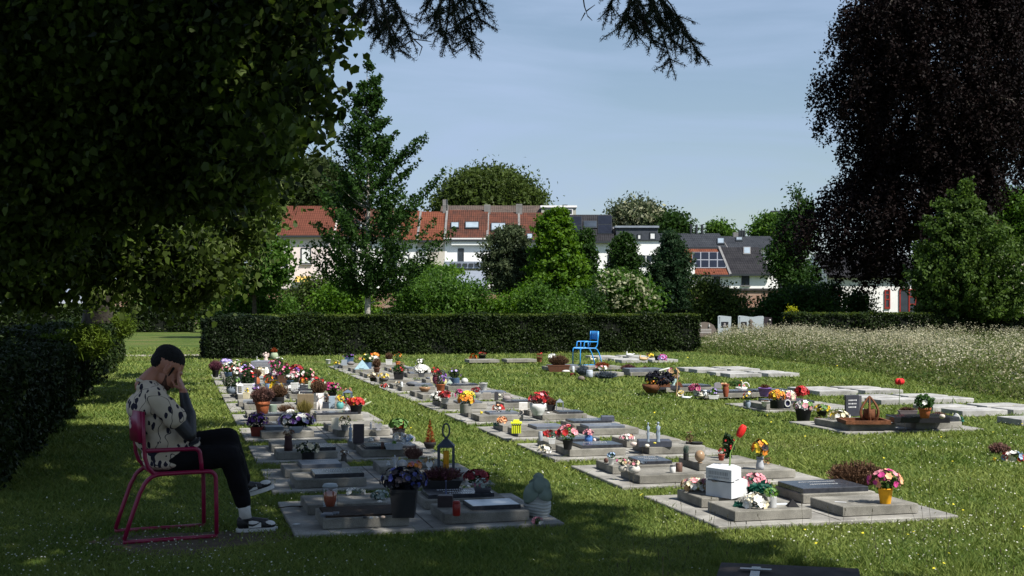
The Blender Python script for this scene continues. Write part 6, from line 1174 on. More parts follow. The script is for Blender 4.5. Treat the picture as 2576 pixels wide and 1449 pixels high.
m = MB(); p, k = place('F', 2112, 705, .14); o = empty('white_ring_ornament', p, 'white ring shaped ornament with a dark blue centre on the black plate', 'ornament'); m.tube([(38*k*math.cos(a), 0, 70*k+45*k*math.sin(a)) for a in [i*math.pi/8 for i in range(17)]], 8*k, 6, cap=False); m.build('ring', flat(W), o); m = MB(); m.box(-40*k, 40*k, .01, .05, 0, 110*k, c=.01); m.build('stand', flat((.03,.03,.08)), o)
P('F', 2355, 600, 720, 905, 235, 250, 0, 'tap', BK, 'mum', 'kwpwg', 'black wrapped pot of white and mauve flowers in the grass at the right', nf=30, fs=.04)
P('G', 265, 420, 500, 575, 120, 170, 0, 'tap', BK, 'mum', 'dygy', 'black pot of yellow green blooms right of the black wrapped pot', nf=30)
P('G', 222, 560, 580, 662, 100, 70, 0, 'cyl', (.34,.29,.22), 'bush', 'n', 'small beige pot in the grass before the yellow green blooms')
P('G', 458, 495, 600, 695, 122, 240, 0, 'sq', (.33,.11,.05), 'mum', 'ywyc', 'square terracotta pot with white and yellow flowers at the foot of the dark headstone', nf=30)
BOX('G', 605, 310, 555, 172, .09, (.040,.042,.052), 'dark upright headstone with a curved side and white lettering', 'headstone', 'headstone', .18, rough=.3, ins=(.6,.6,.6), rot=.3)
BOX('G', 690, 318, 545, 40, .09, (.10,.10,.11), 'narrow grey back slab right of the dark headstone', 'stone_slab', 'memorial stone', 1.0)
p, k = place('G', 790, 650, .115); o = empty('rust_tray', p, 'low rusty steel tray under the flame shaped sculpture', 'tray'); m = MB(); w_ = 260*k; 
for a in ((-w_, w_, 0, .03), (-w_, w_, .42, .45), (-w_, -w_+.03, .0305, .4195), (w_-.03, w_, .0305, .4195)): m.box(*a, 0, .045)
m.box(-w_+.0305, w_-.0305, .0305, .4195, 0, .01); m.build('frame', rust, o)
p, k = place('G', 800, 600, .13); o = empty('flame_sculpture', p, 'rusty steel flame shaped sculpture with openings', 'sculpture'); m = MB(); L = []; r = 120*k; h = 275*k; n = 14
def drop(t, s): w2 = r*s*math.sin(math.pi*min(1, t*1.0)**1.35)**.8*(1.0 if t < .0 else 1); return w2
for side in range(6):
    a = side*math.pi/3+.3; pts = []
    for i in range(n):
        t = i/(n-1); rr = r*(math.sin(math.pi*(.16+.84*t)**1.0))**.9*(1-.15*t); zz = h*(t**1.15); pts.append((rr*math.cos(a), rr*math.sin(a)*.8, zz))
    m.tube(pts, [.022-.012*(i/(n-1)) for i in range(n)], 6)
m.build('ribs', rust, o); m = MB(); m.smooth = True; m.lathe([(r*.2, 0), (r*.62, h*.12), (r*.6, h*.45), (r*.5, h*.47), (r*.2, h*.2)], 16); m.build('vessel', rust, o)
BOX('G', 1405, 562, 632, 640, .13, (.018,.018,.022), 'long black polished plate stone under the terracotta pot at the right', 'black_plate', 'memorial stone', .55, rough=.2)
P('G', 1458, 285, 460, 582, 148, 230, .2, 'terr', terra, 'bush', 'gw', 'terracotta pot with a green bush on the black plate at the right', nf=6, leafs=.05)
P('G', 1270, 450, 495, 562, 210, 190, .1, 'trough', (.12,.10,.10), 'heath', 'mn', 'low brown trough left of the terracotta pot at the right')
P('G', 1610, 415, 500, 585, 0, 180, .1, None, 0, 'heath', 'hh', 'pinkish dried bush right of the terracotta pot')
PEB('G', 1650, 585, 90, .2, (.52,.46,.40), 'small cream rock before the pinkish dried bush', .6)
PEB('G', 1180, 558, 130, .1, (.50,.51,.52), 'flat white stone left of the black plate', .2)
p, k = place('G', 1790, 662, 0, 50); o = empty('fallen_pot', p, 'white pot lying on its side with green leaves in the grass', 'potted plant', rz=-YAW+.25); m = MB(); m.smooth = True; m.lathe([(34*k, 0), (50*k, 90*k), (56*k, 95*k), (48*k, 95*k), (44*k, 60*k)], 16); q = m.build('pot', flat(W), o); q.rotation_euler = (0, math.radians(70), 0); q.location = (-40*k, 0, 52*k); fo = MB(); cc = unit(90, np.random.default_rng(3))*np.array([34, 34, 38])*k+np.array([75*k, 0, 50*k]); polymesh('foliage', leafquads(cc, .05, R), 4, lf['t'], o)
m = MB(); p = place('G', 1140, 460, 0)[0]; o = empty('poppy', p, 'single red poppy standing in the grass', 'flower'); m.tube([(0, 0, 0), (.01, 0, .36)], .005, 5); m.build('stem', flat((.06,.10,.03)), o); m = MB(); m.smooth = True
for i in range(4): m.ell((.01+.03*math.cos(i*1.57), .03*math.sin(i*1.57), .40), (.045, .03, .05), 8, 6, Matrix.Rotation(i*1.57, 3, 'Z'))
m.build('petals', flat((.55,.02,.02)), o)
P('G', 2320, 770, 920, 1000, 0, 260, 0, None, 0, 'heath', 'hh', 'tuft of greyish pink heather at the far right of the lawn')
P('G', 2470, 910, 1010, 1080, 0, 230, 0, None, 0, 'mum', 'gwrcew', 'fallen bouquet of pale and red flowers at the right edge', 'flower_spray', 'flowers', nf=26, fs=.04)
P('G', 2290, 1030, 1060, 1090, 0, 80, 0, None, 0, 'mum', 'gyy', 'small yellow wildflower before the fallen bouquet', 'flower_spray', 'flowers', nf=5, fs=.04)
# dark slab at the lower right edge
sl_ = slab('near', 0, 0, .76, 1.3, 'dark granite grave slab cut by the lower right edge of the view', h=.055, material=mat('dark_worn_granite', (.022,.018,.017), .75, .4, 9, col2=(.060,.048,.044), spec=.15, speck=.3), z=.055)
o, w_, d, sh = SL['near']; o.rotation_euler = (0, 0, math.radians(-27.5)); ex = Vector((math.cos(math.radians(-27.5)), math.sin(math.radians(-27.5)), 0)); ey = Vector((-ex.y, ex.x, 0)); o.location = Vector((3.02, 6.93, .065))+ex*.38-ey*1.3
m = MB(); m.box(-.36, .36, .03, 1.27, -.065, -.0005, c=.004); m.build('base_block', mat('reddish_base_stone', (.06,.035,.03), .8, .3, 9), o)
m = MB(); m.box(-.20, -.15, .80, 1.16, sh+.0005, sh+.012); m.box(-.26, -.09, 1.06, 1.10, sh+.0125, sh+.016); m.build('cross', m_dark, o)
P('P', 3480, 900, 930, 950, 0, 60, 0, None, 0, 'mum', 'gwy', 'white and yellow bloom cut by the right edge near the corner', 'flower_spray', 'flowers', nf=6) if 0 else None
# further small pots crowding the far grave groups
rf_ = random.Random(77); used = 0
FC = [('white', 'dwww'), ('dark red', 'drdd'), ('pink', 'gppw'), ('pale yellow', 'gccy'), ('violet', 'dvvl'), ('rust', 'gnor'), ('cream', 'dccw'), ('magenta', 'gmmp'), ('brown', 'nn'), ('mixed red and white', 'drwrw')]
PC = [('black', BK), ('grey', GY), ('terracotta', terra), ('white', W), ('blue', (.08,.14,.24)), ('brown', (.10,.05,.03))]
def filler(col, k, s_, n_, seen=[]):
    o_, w_, d_, sh_ = SL[(col, k, s_)]; c = o_.location
    for i in range(n_):
        cn, cols = rf_.choice(FC); pn, pc = rf_.choice(PC); r = rf_.uniform(.055, .10); h = rf_.uniform(.09, .17); lab = '%s flowers in %s pot, %s slab, %s group, %s row' % (cn, pn, SN[s_], ORD[k], 'leftmost' if col == 'A' else 'middle')
        if lab in seen: continue
        seen.append(lab); p = Vector((c.x-w_/2+w_*(i+.5)/n_+rf_.uniform(-.05, .05), c.y+rf_.uniform(.12, d_-.1), T_)); o = empty('potted_plant', p, lab, 'potted plant'); q = potmesh(rf_.choice(['tap', 'cyl', 'sq', 'terr', 'round']), r, h); b = q.build('pot', flat(pc), o)
        plantparts(o, 'heath' if cn == 'brown' else rf_.choice(['mum', 'mum', 'spray']), cols, r*rf_.uniform(1.2, 1.8), rf_.uniform(.12, .24), h*.92, nf=rf_.randint(8, 22), fs=.026)
for k, s_, n_ in [(5,'FL',2),(5,'BR',1),(5,'FR',1),(6,'FL',2),(6,'FR',2),(6,'BR',1),(6,'BL',1),(7,'FL',2),(7,'FR',2),(7,'BL',1),(7,'BR',2),(8,'FL',2),(8,'FR',2),(8,'BL',2),(8,'BR',1),(9,'FL',2),(9,'FR',1),(9,'BR',1)]: filler('A', k, s_, n_)
for k, s_, n_ in [(6,'FL',1),(7,'BR',1),(8,'FL',1),(9,'BL',1),(9,'FR',1),(10,'FL',1),(10,'BR',1),(11,'FR',1),(11,'BL',1)]: filler('B', k, s_, n_)
# headstones standing behind the meadow
def HS(x0, x1, yt, yb, c, label, kind, Z=56):
    k = Z/F*S/ZM['T'][2]; px, _ = zp('T', (x0+x1)/2, 0); _, py = zp('T', 0, yt); p = CW((px-CX)/F*Z, Z); o = empty('headstone', p, label, 'headstone', 'headstones behind the meadow'); r = (x1-x0)/2*k; h = H+(HY-py)/F*Z; m = MB(); mt = flat(c, .5); d = .12
    if kind == 'arch': pr = [(-r, 0), (-r, h*.62), (-r*.72, h*.86), (-r*.3, h*.98), (0, h), (r*.35, h*.97), (r*.75, h*.85), (r, h*.6), (r, 0)]
    elif kind == 'left': pr = [(-r, 0), (-r, h*.96), (-r*.75, h), (0, h*.985), (r, h*.955), (r*.9, 0)]
    elif kind == 'right': pr = [(-r, 0), (-r, h*.95), (-r*.4, h*.94), (r*.3, h*.975), (r*.9, h*.98), (r, h*.94), (r, 0)]
    else: pr = [(-r, 0), (-r, h*.9), (-r*.6, h), (r, h*.97), (r, 0)]
    q = len(pr); m.add([(x, 0, z) for x, z in pr]+[(x, d, z) for x, z in pr], [tuple(range(q)), tuple(reversed(range(q, 2*q)))]+[(i, i+q, (i+1) % q+q, (i+1) % q) for i in range(q)]); b = m.build('stone', mt, o); g = MB(); g.box(-r*1.2, r*1.2, -.12, .3, 0, .06); g.build('foot', flat((.2,.2,.2)), o); return o, r, h, b
lw = (.38,.42,.45)
o, r, h, b = HS(110, 530, 285, 0, (.16,.13,.11), 'brown arched headstone with pale carved figures behind the meadow', 'arch', 52); m = MB()
for x in (-.4, .35): m.ell((x*r, -.02, h*.80), (r*.08, .02, h*.07), 8, 6); m.ell((x*r, -.02, h*.885), (r*.05, .02, h*.03), 8, 6)
for i in range(3): m.box(-r*.55, r*.55, -.006, -.001, h*(.62-.08*i), h*(.66-.08*i))
m.build('inscription', flat((.42,.40,.38)), b)
for x0, x1, kd, lb in ((558, 805, 'left', 'pale grey headstone with a dark portrait plate standing alone behind the meadow'), (935, 1140, 'left', 'pale grey headstone with a dark portrait plate, left half of a wavy pair'), (1142, 1410, 'right', 'plain pale grey headstone, right half of the wavy pair')):
    o, r, h, b = HS(x0, x1, 165, 0, lw, lb, kd)
    if kd == 'left':
        m = MB(); m.box(-r*.5, r*.55, -.012, -.001, h*.50, h*.74); m.build('portrait_plate', flat((.02,.02,.025), .3), b); m = MB(); m.ell((0, -.014, h*.64), (r*.16, .006, h*.05), 8, 6); m.ell((0, -.014, h*.56), (r*.3, .006, h*.035), 8, 6); m.build('portrait', flat((.28,.26,.25)), b)
        m = MB(); m.box(-r*.85, -r*.65, -.006, -.001, h*.88, h*.94); [m.box(-r*.80, -r*.68, -.006, -.001, h*(.83-.04*i), h*(.85-.04*i)) for i in range(5)]; m.build('inscription', flat((.12,.14,.18)), b)
o, r, h, b = HS(1405, 1560, 190, 0, (.030,.022,.028), 'dark headstone right of the wavy pale pair', 'dark')
m = MB(); m.ell((r*.5, -.02, h*.86), .04, 8, 6); m.build('medallion', flat((.6,.58,.55)), b)
o = empty('weathered_statue', D(1182, 846, 54), 'small brown weathered statue in front of the wavy pale headstones', 'statue'); o.location = CW((zp('T', 1165, 0)[0]-CX)/F*54, 54); m = MB(); m.smooth = True; m.lathe([(.14, 0), (.12, .3), (.07, .5), (.13, .62), (.06, .72), (.1, .8), (.02, .9)], 10); m.tube([(.05, 0, .65), (.3, 0, .45), (.55, .0, .3)], .03, 6); m.build('body', flat((.10,.08,.065)), o)
# ------------------------------------------------------------------ sled-foot metal chairs
def chair(label, loc, rz, c, col2=None):
    o = empty('garden_chair', loc, label, 'chair', None, rz); mt = mat('chair_paint_%d' % int(c[2]*1000), c, .38, .12, 14, spec=.5, col2=tuple(min(1, x*1.15) for x in c)); hw = .235; T = .0145
    def arc(c_, r, a0, a1, n=6): return [(c_[0]+r*math.cos(math.radians(a0+(a1-a0)*i/n)), c_[1]+r*math.sin(math.radians(a0+(a1-a0)*i/n))) for i in range(n+1)]
    for s in (-1, 1):
        y = s*hw
        leg = [(-.305, .03), (-.262, .17), (-.205, .335)]+arc((-.065, .325), .128, 160, 95)+[(.10, .455)]+arc((.245, .405), .05, 90, 0)+[(.298, .25), (.300, .03)]
        m = MB(); m.smooth = True; m.tube([(x, y, z) for x, z in leg], T, 10); m.build('leg_frame', mt, o)
        m = MB(); m.smooth = True; m.tube([(-.312, y, .0145), (.305, y, .0145)], T, 10); m.build('skid', mt, o)
        m = MB(); m.smooth = True; m.tube([(x, y, z) for x, z in [(-.165, .612), (.13, .612)]+arc((.15, .572), .04, 90, 0)+[(.196, .52), (.200, .47)]], T, 10); m.build('armrest', mt, o)
        m = MB(); m.smooth = True; m.tube([(x, y*.98, z) for x, z in [(-.185, .872), (-.180, .70), (-.170, .56), (-.150, .50), (-.115, .46), (-.07, .448)]], T*.95, 10); m.build('back_post', mt, o)
        if s: m = MB(); m.smooth = True; m.tube([(.085, y, .60), (.085, y, .468)], T*.7, 8); (m.build('arm_strut', mt, o) if c[2] > .3 else None)
    m = MB(); m.smooth = True; n = 8; V = []
    for i in range(n+1):
        y = -hw+.0+2*hw*i/n; b = .035*(1-(2*i/n-1)**2)
        for z, dx in ((.665, .002), (.875, -.006)): V += [(-.186-b+dx, y, z), (-.192-b+dx-.010, y, z)]
    f = []
    for i in range(n):
        q = 4*i; f += [(q, q+2, q+6, q+4), (q+1, q+5, q+7, q+3), (q+2, q+3, q+7, q+6), (q, q+4, q+5, q+1)]
    f += [(0, 1, 3, 2), (4*n, 4*n+2, 4*n+3, 4*n+1)]; m.add(V, f); m.smooth = False; m.build('backrest', mt, o)
    m = MB(); L = []; n = 8
    for i in range(n+1):
        x = -.13+.40*i/n; z = .449+.012*((2*i/n-1)**2)-(.02 if i == n else 0)
        L += [(x, -hw+.012, z), (x, hw-.012, z), (x, -hw+.012, z-.010), (x, hw-.012, z-.010)]
    f = []
    for i in range(n): q = 4*i; f += [(q, q+4, q+5, q+1), (q+2, q+3, q+7, q+6), (q, q+2, q+6, q+4), (q+1, q+5, q+7, q+3)]
    f += [(0, 1, 3, 2), (4*n, 4*n+2, 4*n+3, 4*n+1)]; m.add(L, f); m.build('seat', mt, o)
    return o
CO = Vector((-.045, 9.30, 0)); CR = math.radians(9)
chair('magenta pink metal armchair with sled feet carrying the seated man', CO, CR, (.21, .004, .040))
bp_, _ = G(1478, 921); chair('empty sky blue metal armchair standing on the lawn before the middle hedge', bp_, -YAW+math.radians(200), (.03, .25, .62))

# ------------------------------------------------------------------ the seated man
fv = Vector((math.cos(CR), math.sin(CR), 0)); lv = Vector((-math.sin(CR), math.cos(CR), 0)); Rr = Vector(RIGHT); Fw = Vector(FWD)
def pp(zx, zy, y=0.0):
    u = ((300+zx/1.685)*S-CX)/F; O = CO+lv*y
    x = (u*O.dot(Fw)-O.dot(Rr))/(fv.dot(Rr)-u*fv.dot(Fw)); Z = O.dot(Fw)+x*fv.dot(Fw)
    return Vector((x, y, H+(HY-(1240+zy/1.685)*S)/F*Z))
RM = lambda v, it=3: [('remesh', 'REMESH', dict(mode='VOXEL', voxel_size=v, use_smooth_shade=True)), ('smooth', 'SMOOTH', dict(factor=.5, iterations=it))]
skin = bpy.data.materials.new('skin'); skin.use_nodes = True; n = skin.node_tree; b = n.nodes['Principled BSDF']; b.inputs['Roughness'].default_value = .5
c = n.nodes.new('ShaderNodeTexCoord'); sx = n.nodes.new('ShaderNodeSeparateXYZ'); lnk(n, c.outputs['Object'], sx.inputs[0])
t = n.nodes.new('ShaderNodeTexNoise'); t.inputs['Scale'].default_value = 18; t.inputs['Detail'].default_value = 6; lnk(n, c.outputs['Object'], t.inputs['Vector'])
r1 = n.nodes.new('ShaderNodeValToRGB'); r1.color_ramp.elements[0].color = (.30,.115,.070,1); r1.color_ramp.elements[1].color = (.44,.19,.12,1); lnk(n, t.outputs['Fac'], r1.inputs[0])
r2 = n.nodes.new('ShaderNodeValToRGB'); r2.color_ramp.elements[0].position = .40; r2.color_ramp.elements[0].color = (.014,.015,.019,1); r2.color_ramp.elements[1].position = .66; r2.color_ramp.elements[1].color = (.030,.024,.024,1); lnk(n, t.outputs['Fac'], r2.inputs[0])
wr = pp(652, 385, -.1)
lz = n.nodes.new('ShaderNodeMath'); lz.operation = 'LESS_THAN'; lz.inputs[1].default_value = wr.z-.005; lnk(n, sx.outputs['Z'], lz.inputs[0]); lx = n.nodes.new('ShaderNodeMath'); lx.operation = 'GREATER_THAN'; lx.inputs[1].default_value = -.02; lnk(n, sx.outputs['X'], lx.inputs[0])
lm2 = n.nodes.new('ShaderNodeMath'); lm2.operation = 'MULTIPLY'; lnk(n, lz.outputs[0], lm2.inputs[0]); lnk(n, lx.outputs[0], lm2.inputs[1]); mxx = n.nodes.new('ShaderNodeMixRGB'); lnk(n, lm2.outputs[0], mxx.inputs[0]); lnk(n, r1.outputs[0], mxx.inputs[1]); lnk(n, r2.outputs[0], mxx.inputs[2]); lnk(n, mxx.outputs[0], b.inputs['Base Color'])
HP = math.radians(36); HC = pp(552, 236, -.0); MH = Matrix.Rotation(HP, 3, 'Y')
HS_ = 1.15; hd = lambda x, y, z: HC+MH@(Vector((x, y, z))*HS_)
B = MB()
B.ell(hd(-.012, 0, .028), (0.1104, 0.0885, 0.1035), 18, 12, MH); B.ell(hd(.028, 0, -.035), (0.0805, 0.0713, 0.0978), 16, 12, MH); B.ell(hd(.045, 0, -.098), (0.0437, 0.0460, 0.0299), 12, 8, MH)
B.cap(hd(.090, 0, .005), hd(.112, 0, -.038), .008, .012, 8); B.ell(hd(.104, .012, -.042), .008, 8, 6); B.ell(hd(.104, -.012, -.042), .008, 8, 6)
for s in (-1, 1): B.cap(hd(.086, s*.012, .020), hd(.078, s*.048, .016), .011, .009, 8); B.ell(hd(.079, s*.031, .000), .013, 8, 6); B.ell(hd(.060, s*.045, -.035), (0.0253, 0.0207, 0.0207), 8, 6); B.ell(hd(-.012, s*.083, -.012), (0.0218, 0.0103, 0.0356), 10, 8, MH); B.ell(hd(-.004, s*.088, -.034), (0.0092, 0.0069, 0.0115), 8, 6)
B.ell(hd(.094, 0, -.066), (0.0115, 0.0276, 0.0069), 8, 6, MH); B.ell(hd(.092, 0, -.077), (0.0115, 0.0242, 0.0080), 8, 6, MH)
B.cap(pp(405, 345, 0), hd(-.045, 0, -.075), .064, .055, 14)
for zx, zy, rx, ry, rz in [(450,400,.075,.17,.07),(440,500,.11,.155,.11),(480,610,.11,.145,.12),(550,730,.12,.15,.11),(560,800,.13,.155,.09)]: B.ell(pp(zx, zy), (rx, ry, rz), 16, 10)
SHr, ELr, WRr = pp(478, 410, -.185), pp(690, 655, -.215), wr
B.cap(SHr, ELr, .060, .050, 12); B.cap(ELr, ELr.lerp(WRr, .45)+Vector((.014, 0, 0)), .050, .052, 12); B.cap(ELr.lerp(WRr, .40)+Vector((.012, 0, 0)), WRr, .051, .029, 12)
SHl, ELl = pp(478, 405, .185), pp(680, 660, .20); WRl = pp(745, 690, -.02)
B.cap(SHl, ELl, .058, .044, 12); B.cap(ELl, WRl, .042, .027, 12)
def hand(w, palm_end, spread, fing, thumb, rs_=.0088):
    """palm from the wrist w to the knuckles; four jointed fingers and a thumb from the side of the palm"""
    d = (palm_end-w); sp = Vector(spread)
    for i in range(4): k = (i-1.5)/1.5; B.cap(w+d*.12+sp*k*.55, palm_end+sp*k, .015, .0115, 8)
    for i, chain in enumerate(fing):
        p = palm_end+sp*((i-1.5)/1.5)
        for j, q in enumerate(chain): q = Vector(q); B.cap(p, q, rs_*(1-.10*j), rs_*(.92-.10*j), 8); p = q
    p = w+d*.30+sp*(-1.15)
    for j, q in enumerate(thumb): q = Vector(q); B.cap(p, q, .0115-.001*j, .0105-.0015*j, 8); p = q
# right hand: knuckles by the cheek, fingers laid over the brow and closed eye
kn = pp(628, 318, -.062); sp = Vector((.012, .028, .006))
fg = []
for i, (dx, dz) in enumerate([(0, 0), (4, -6), (8, -4), (12, 6)]):
    y = -.062+sp.y*((i-1.5)/1.5); fg.append([pp(618+dx, 288+dz, y+.006), pp(622+dx, 262+dz, y+.014), pp(630+dx, 240+dz, y+.022)])
hand(WRr+Vector((0, 0, .012)), kn, sp, fg, [pp(600, 350, -.075), pp(588, 322, -.068)])
# left hand resting under the right elbow
kn2 = pp(728, 690, -.095); sp2 = Vector((.026, .004, .008)); fg2 = []
for i in range(4):
    b_0 = kn2+sp2*((i-1.5)/1.5); fg2.append([b_0+Vector((-.004, -.034, .004)), b_0+Vector((-.012, -.056, -.008)), b_0+Vector((-.020, -.070, -.024))])
hand(WRl, kn2, sp2, fg2, [kn2+Vector((-.045, .0, .028)), kn2+Vector((-.052, -.028, .032))])
hr, kr, ar = pp(600, 815, -.10), pp(945, 790, -.10), pp(1040, 1130, -.085); hl, kl, al = pp(600, 740, .05), pp(935, 684, -.01), pp(1045, 975, .02)
for h_, k_, a_ in ((hr, kr, ar), (hl, kl, al)): B.cap(h_, k_, .078, .055, 14); B.cap(k_, k_.lerp(a_, .4), .054, .052, 12); B.cap(k_.lerp(a_, .35), a_, .052, .033, 12)
B.cap(ar, ar+Vector((.02, 0, -.075)), .034, .034, 10); B.cap(ar+Vector((-.02, 0, -.075)), ar+Vector((.15, 0, -.095)), .034, .026, 10); B.cap(al, al+Vector((.13, 0, -.02)), .034, .024, 10)
man = B.build('person', skin, None, CO, RM(.0052, 4)); man.rotation_euler = (0, 0, CR)
tag(man, 'man in cream floral shirt and black trousers sitting bent forward, hand over his face', 'person')
# hair and short beard
m = MB(); m.ell(hd(-.022, 0, .054), (.113, .0885, .091), 20, 14, MH); m.ell(hd(-.056, 0, .016), (.070, .074, .072), 16, 10, MH)
for s in (-1, 1): m.cap(hd(.020, s*.071, .015), hd(.022, s*.066, -.035), .010, .006, 8)
hair = mat('short_black_hair', (.008,.007,.007), .75, .35, 60, bump=.6, bscale=260); hr_ = m.build('hair', hair, man, mods=RM(.005, 2)); q = hr_.modifiers.new('tufts', 'DISPLACE'); ht = bpy.data.textures.new('hair_tufts', 'CLOUDS'); ht.noise_scale = .012; q.texture = ht; q.strength = .009; q.texture_coords = 'LOCAL'
m = MB(); m.ell(hd(.043, 0, -.092), (0.0529, 0.0540, 0.0368), 14, 9, MH)
for s in (-1, 1): m.cap(hd(.014, s*.052, -.045), hd(.035, s*.040, -.088), .012, .020, 8)
m.build('beard', mat('beard_stubble', (.080,.036,.024), .9, .4, 90, bump=.4, bscale=200), man, mods=RM(.005, 3))
# shirt cloth: cream with dark leaves and trailing stems
shm = bpy.data.materials.new('floral_shirt_cloth'); shm.use_nodes = True; n = shm.node_tree; b = n.nodes['Principled BSDF']; b.inputs['Roughness'].default_value = .85; b.inputs['Specular IOR Level'].default_value = .15
c = n.nodes.new('ShaderNodeTexCoord'); dn = n.nodes.new('ShaderNodeTexNoise'); dn.inputs['Scale'].default_value = 30; dn.inputs['Detail'].default_value = 2; lnk(n, c.outputs['Object'], dn.inputs['Vector'])
ad = n.nodes.new('ShaderNodeVectorMath'); ad.operation = 'SCALE'; ad.inputs['Scale'].default_value = .022; lnk(n, dn.outputs['Color'], ad.inputs[0]); av = n.nodes.new('ShaderNodeVectorMath'); lnk(n, c.outputs['Object'], av.inputs[0]); lnk(n, ad.outputs[0], av.inputs[1])
mpv = n.nodes.new('ShaderNodeMapping'); mpv.inputs['Scale'].default_value = (1.5, 1.0, .75); mpv.inputs['Rotation'].default_value = (0, .7, 0); lnk(n, av.outputs[0], mpv.inputs[0])
vo = n.nodes.new('ShaderNodeTexVoronoi'); vo.inputs['Scale'].default_value = 15; lnk(n, mpv.outputs[0], vo.inputs['Vector'])
l1 = n.nodes.new('ShaderNodeMath'); l1.operation = 'LESS_THAN'; l1.inputs[1].default_value = .31; lnk(n, vo.outputs['Distance'], l1.inputs[0])
rr_ = n.nodes.new('ShaderNodeSeparateColor'); lnk(n, vo.outputs['Color'], rr_.inputs[0]); g1 = n.nodes.new('ShaderNodeMath'); g1.operation = 'GREATER_THAN'; g1.inputs[1].default_value = .30; lnk(n, rr_.outputs[0], g1.inputs[0]); m1 = n.nodes.new('ShaderNodeMath'); m1.operation = 'MULTIPLY'; lnk(n, l1.outputs[0], m1.inputs[0]); lnk(n, g1.outputs[0], m1.inputs[1])
mpw = n.nodes.new('ShaderNodeMapping'); mpw.inputs['Scale'].default_value = (1.6, 1.0, .7); mpw.inputs['Rotation'].default_value = (0, -.8, 0); mpw.inputs['Location'].default_value = (.3, .1, .7); lnk(n, av.outputs[0], mpw.inputs[0])
vo2 = n.nodes.new('ShaderNodeTexVoronoi'); vo2.inputs['Scale'].default_value = 13; lnk(n, mpw.outputs[0], vo2.inputs['Vector']); l2 = n.nodes.new('ShaderNodeMath'); l2.operation = 'LESS_THAN'; l2.inputs[1].default_value = .26; lnk(n, vo2.outputs['Distance'], l2.inputs[0]); m1b = n.nodes.new('ShaderNodeMath'); m1b.operation = 'MAXIMUM'; lnk(n, m1.outputs[0], m1b.inputs[0]); lnk(n, l2.outputs[0], m1b.inputs[1]); m1 = m1b
ln = n.nodes.new('ShaderNodeTexNoise'); ln.inputs['Scale'].default_value = 11; ln.inputs['Detail'].default_value = 0; lnk(n, c.outputs['Object'], ln.inputs['Vector'])
s1 = n.nodes.new('ShaderNodeMath'); s1.operation = 'SUBTRACT'; s1.inputs[1].default_value = .5; lnk(n, ln.outputs['Fac'], s1.inputs[0]); s2 = n.nodes.new('ShaderNodeMath'); s2.operation = 'ABSOLUTE'; lnk(n, s1.outputs[0], s2.inputs[0]); s3 = n.nodes.new('ShaderNodeMath'); s3.operation = 'LESS_THAN'; s3.inputs[1].default_value = .013; lnk(n, s2.outputs[0], s3.inputs[0])
m2 = n.nodes.new('ShaderNodeMath'); m2.operation = 'MAXIMUM'; lnk(n, m1.outputs[0], m2.inputs[0]); lnk(n, s3.outputs[0], m2.inputs[1]); mi = n.nodes.new('ShaderNodeMixRGB'); mi.inputs[1].default_value = (.54,.45,.35,1); mi.inputs[2].default_value = (.022,.020,.034,1); lnk(n, m2.outputs[0], mi.inputs[0]); lnk(n, mi.outputs[0], b.inputs['Base Color'])
cl = bpy.data.textures.new('cloth_folds', 'CLOUDS'); cl.noise_scale = .06; cl.noise_depth = 1
m = MB()
for zx, zy, rx, ry, rz in [(425,352,.080,.120,.055),(452,398,.098,.195,.085),(432,480,.150,.185,.120),(450,580,.150,.175,.125),(500,680,.165,.178,.120),(560,775,.185,.185,.095),(560,830,.175,.19,.055),(690,735,.085,.150,.085),(640,650,.080,.145,.080),(540,500,.080,.150,.10)]: m.ell(pp(zx, zy), (rx, ry, rz), 18, 12)
for s, S_, E_ in ((-1, SHr, ELr), (1, SHl, ELl)): m.cap(S_+Vector((-.005, 0, -.005)), S_.lerp(E_, .56), .070, .082, 14)
sh = m.build('shirt', shm, man, mods=RM(.008, 14))
q = sh.modifiers.new('folds', 'DISPLACE'); q.texture = cl; q.strength = .010; q.mid_level = .5; q.texture_coords = 'LOCAL'
m = MB(); m.smooth = True; cpt = pp(420, 338, 0); MC = Matrix.Rotation(math.radians(28), 3, 'Y')
ring = [cpt+MC@Vector((.070*math.cos(t), .074*math.sin(t), 0)) for t in [i*2*math.pi/22 for i in range(23)]]; m.tube(ring, .013, 8, cap=False)
for s_ in (-1, 1): m.ell(cpt+MC@Vector((.080, s_*.045, -.030)), (.020, .030, .045), 10, 7, MC)
m.build('collar', shm, sh, mods=RM(.006, 3))
blk = mat('black_trouser_cloth', (.0065,.0060,.0075), .9, .3, 9, spec=.15)
m = MB(); m.ell(pp(580, 800), (.155, .172, .095), 16, 10); m.cap(hr, kr, .092, .080, 14); m.cap(kr, ar+Vector((-.012, 0, .055)), .076, .058, 14); m.cap(hl, kl, .098, .080, 14); m.cap(kl, al+Vector((-.02, 0, .045)), .078, .058, 14); m.cap(hl.lerp(kl, .5)+Vector((0, -.04, -.05)), kl+Vector((.0, -.04, -.07)), .08, .07, 12)
m.cap(pp(975, 820, -.08), pp(1000, 960, -.07), .074, .066, 12); tr = m.build('trousers', blk, man, mods=RM(.008, 4)); q = tr.modifiers.new('folds', 'DISPLACE'); q.texture = cl; q.strength = .010; q.mid_level = .5; q.texture_coords = 'LOCAL'
m = MB(); m.smooth = True; m.tube([ar+Vector((-.008, 0, .045)), ar, ar+Vector((.006, 0, -.06))], [.047, .042, .043], 14); m.build('sock', mat('white_sock', (.62,.60,.57), .9, .08, 40, bump=.3, bscale=150), man)
wh = mat('white_shoe_leather', (.62,.61,.59), .5, .08, 20); bk2 = mat('black_shoe_leather', (.012,.012,.013), .45, .2, 20)
